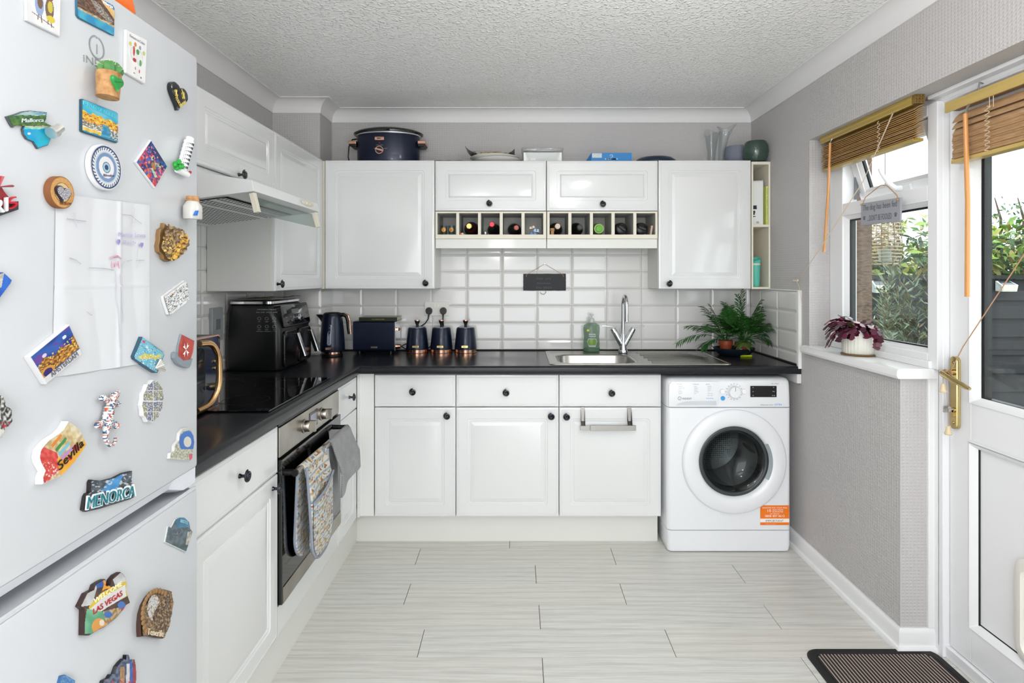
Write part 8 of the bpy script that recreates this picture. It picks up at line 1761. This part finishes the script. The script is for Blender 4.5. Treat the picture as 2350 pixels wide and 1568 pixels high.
def solar(px0, px1, py0, py1, lab):
    y = YF-.01; x0, x1, z0, z1 = XY(px0, y), XY(px1, y), ZY(py1, y), ZY(py0, y)
    t = thing('solar_light', lab, 'lamp', ((x0+x1)/2, y, z0), group='square solar lights on the garden fence'); h = z1-z0; q = .018
    mb = MB(); mb.rings([[(x0+q*.8, y, z0+.004), (x1-q*.2, y, z0+.004), (x1-q*.2, y, z1-.01), (x0+q*.8, y, z1-.01)], [(x0+.012, y-.075, z0), (x1-.012, y-.075, z0), (x1, y-.075, z1-h*.45), (x0, y-.075, z1-h*.45)]]); mb.build('lamp_body', pm('pale lamp casing', '#c9cdcc', .35), t, world=True, smooth=0, bevel=.002)
    mb = MB(); mb.rings([[(x0+.016, y-.0765, z0+.006), (x1-.016, y-.0765, z0+.006), (x1-.010, y-.0765, z1-h*.5), (x0+.010, y-.0765, z1-h*.5)], [(x0+.018, y-.079, z0+.008), (x1-.018, y-.079, z0+.008), (x1-.012, y-.079, z1-h*.52), (x0+.012, y-.079, z1-h*.52)]]); mb.build('diffuser', pm('cream diffuser', '#cfceb4', .4), t, world=True, smooth=0)
    mb = MB(); a = [mb.V(p) for p in ((x0+.012, y-.072, z1-h*.43), (x1-.012, y-.072, z1-h*.43), (x1-.022, y-.012, z1-.010), (x0+.03, y-.012, z1-.010))]; mb.Fc(a); o = mb.build('solar_panel', pm('dark solar cell', '#2b3038', .2, coat=.4), t, world=True, smooth=0); o.modifiers.new('solid', 'SOLIDIFY').thickness = .003
solar(1994, 2031, 641, 672, 'square solar light on the fence seen through the window'); solar(2280, 2319, 642, 669, 'square solar light on the fence seen through the door glass')
mb = MB(); mb.box(1.735, 1.832, 2.925, 3.30, -.15, 2.9); o = mb.build('brick_pier', pm('weathered brown brick', '#7d6454', .9, bump=(45, 1.0, (1, 1, 3)), var=(45, '#4d3c31', .35, (1, 1, 3.5))), smooth=0); tag(o, 'rough brown brick pier just outside the window', 'pillar')
# leafy things
LG = painted('garden leaves', .45, .2)
def leafball(mb, c, rad, n, ll, wl, cols, rng, zsq=1.0, vert=0.0):
    for k in range(n):
        a, b = rng.uniform(0, 6.283), math.asin(rng.uniform(-1, 1)); q = rad*rng.uniform(.55, 1.08); o = Vector((math.cos(a)*math.cos(b), math.sin(a)*math.cos(b), math.sin(b)*zsq)); p = Vector(c)+o*q
        d = (o+Vector((rng.uniform(-.8, .8), rng.uniform(-.8, .8), rng.uniform(-.7, .7)+vert))).normalized(); s = d.cross(Vector((rng.uniform(-1, 1), rng.uniform(-1, 1), 1))).normalized(); l = ll*rng.uniform(.6, 1.2); w = wl*rng.uniform(.7, 1.2)
        c_ = mix(hx(rng.choice(cols)), hx(rng.choice(cols)), rng.random()*.5); i = [mb.V(x) for x in (p, p+d*l*.4+s*w, p+d*l+Vector((0, 0, -.2*l)), p+d*l*.4-s*w)]; mb.Fc(i, c_)
rng = random.Random(99)
HC1 = ['#3d7322', '#669a2e', '#8fb53f', '#28521f', '#b3c563', '#1e3d1a']
def shrub(name, label, xs, n, cols, ll, wl, y, zb, zt, rad, kindname='hedge'):
    t = thing(name, label, kindname, (sum(xs)/2, y, -.15), group=None); mb = MB(); w = xs[1]-xs[0]
    for k in range(n):
        u = rng.random(); v = rng.random(); zt_ = zt-.28*nz(u*w, 0, 1.7, 4)
        leafball(mb, (xs[0]+w*u, y+rng.uniform(-.12, .35), zb+(zt_-zb-rad)*v), rad, 70, ll, wl, cols, rng)
    mb.build('foliage', LG, t, world=True, smooth=0)['kind'] = 'stuff'
    mb = MB()
    for k in range(int(w*4)): x = xs[0]+w*(k+.5)/int(w*4); mb.tube([(x, y+.1, -.15), (x+.05, y+.12, zb+.3), (x-.04, y+.1, zt-.4)], [.02, .015, .006], 6)
    mb.build('stems', pm('brown stems', '#5a4a3a', .9), t, world=True, smooth=50); return t
shrub('hedge', 'bright green and yellow leafy hedge rising above the dark garden fence', (2.9, 6.9), 130, HC1+['#c9c35a', '#b7994e'], .115, .024, YF+.58, 1.2, 2.08, .22)
shrub('tree', 'darker fine-leaved tree rising behind the leafy hedge', (5.6, 7.8), 26, ['#5f7f58', '#466a45', '#86a07c'], .07, .016, YF+2.0, 1.7, 2.65, .28, 'tree')
# silvery shrub in front of the fence
t = thing('silver_shrub', 'silvery green narrow-leaved shrub in front of the fence outside the window', 'shrub', (2.75, 3.95, -.15)); mb = MB(); ms = MB()
SC_ = ['#6f8068', '#93a486', '#55663f', '#3f4e30', '#a9b8a0', '#7c7048']
for k in range(46):
    x0_ = rng.uniform(2.52, 3.0); y0_ = rng.uniform(3.75, 4.15); top = rng.uniform(.85, 1.45) if k > 5 else rng.uniform(1.5, 1.95); p = Vector((2.76+(x0_-2.76)*.3, y0_, -.15)); q = Vector((x0_+rng.uniform(-.1, .1), y0_, top)); P = [p+(q-p)*(i/14)+Vector((.05*math.sin(i*.7+k), 0, 0)) for i in range(15)]
    ms.tube(P, [.006*(1-i/16) for i in range(15)], 4)
    for i in range(4, 15):
        for j in range(7):
            a = rng.uniform(0, 6.28); d = Vector((math.cos(a)*.8, math.sin(a)*.5, rng.uniform(.2, 1.1))).normalized(); s = d.cross(Vector((rng.uniform(-1, 1), .3, .5))).normalized(); l = rng.uniform(.045, .085); b = P[i]+(P[min(14, i+1)]-P[i])*rng.random(); w = .0062
            ids = [mb.V(z) for z in (b, b+d*l*.45+s*w, b+d*l, b+d*l*.45-s*w)]; mb.Fc(ids, hx(rng.choice(SC_)))
mb.build('foliage', LG, t, world=True, smooth=0)['kind'] = 'stuff'; ms.build('stems', pm('brown stems', '#5a4a3a', .9), t, world=True, smooth=50)
# rattan lantern
lc = PY(2031, 560, 3.45); t = thing('wicker_lantern', 'round wicker hoop lantern hanging outside the window', 'lantern', tuple(lc)); mb = MB(); rr_ = .088
for k in range(13):
    z = lc.z+.125-.0205*k; r = rr_*(1-.10*abs(k-6)/6-.12*(k > 10)); mb.tube([(lc.x+r*math.cos(R(a)), lc.y+r*math.sin(R(a)), z+.002*math.sin(a)) for a in range(0, 361, 20)], .0034, 6)
mb.build('hoops', pm('bleached wicker', '#b59c86', .8), t, world=True, smooth=50)
mb = MB()
for a in range(0, 360, 45): mb.tube([(lc.x+rr_*.9*math.cos(R(a)), lc.y+rr_*.9*math.sin(R(a)), lc.z+.128), (lc.x+rr_*math.cos(R(a)), lc.y+rr_*math.sin(R(a)), lc.z), (lc.x+rr_*.82*math.cos(R(a)), lc.y+rr_*.82*math.sin(R(a)), lc.z-.125)], .0026, 5)
mb.build('uprights', pm('dark wicker', '#6e5846', .8), t, world=True, smooth=50)
mb = MB(); mb.tube([(lc.x+.08, lc.y, lc.z+.12), (lc.x, lc.y, lc.z+.24), (lc.x-.08, lc.y, lc.z+.12)], .0018, 5); mb.tube([(lc.x, lc.y, lc.z+.24), (lc.x, lc.y, 2.4), (1.80, 3.30, 2.4)], .0025, 5); mb.box(1.79, 1.81, 3.299, 3.31, 2.36, 2.44); mb.build('hanging_wire', pm('dark wire', '#3a3a3a', .5), t, world=True, smooth=50)
lat('candle_glass', [(.03, -.11), (.032, -.108), (.034, -.03), (.031, -.03)], thin_glass('frosted lantern glass', '#b9c6c0', 1.4, .2, .5), t, tuple(lc), 20)
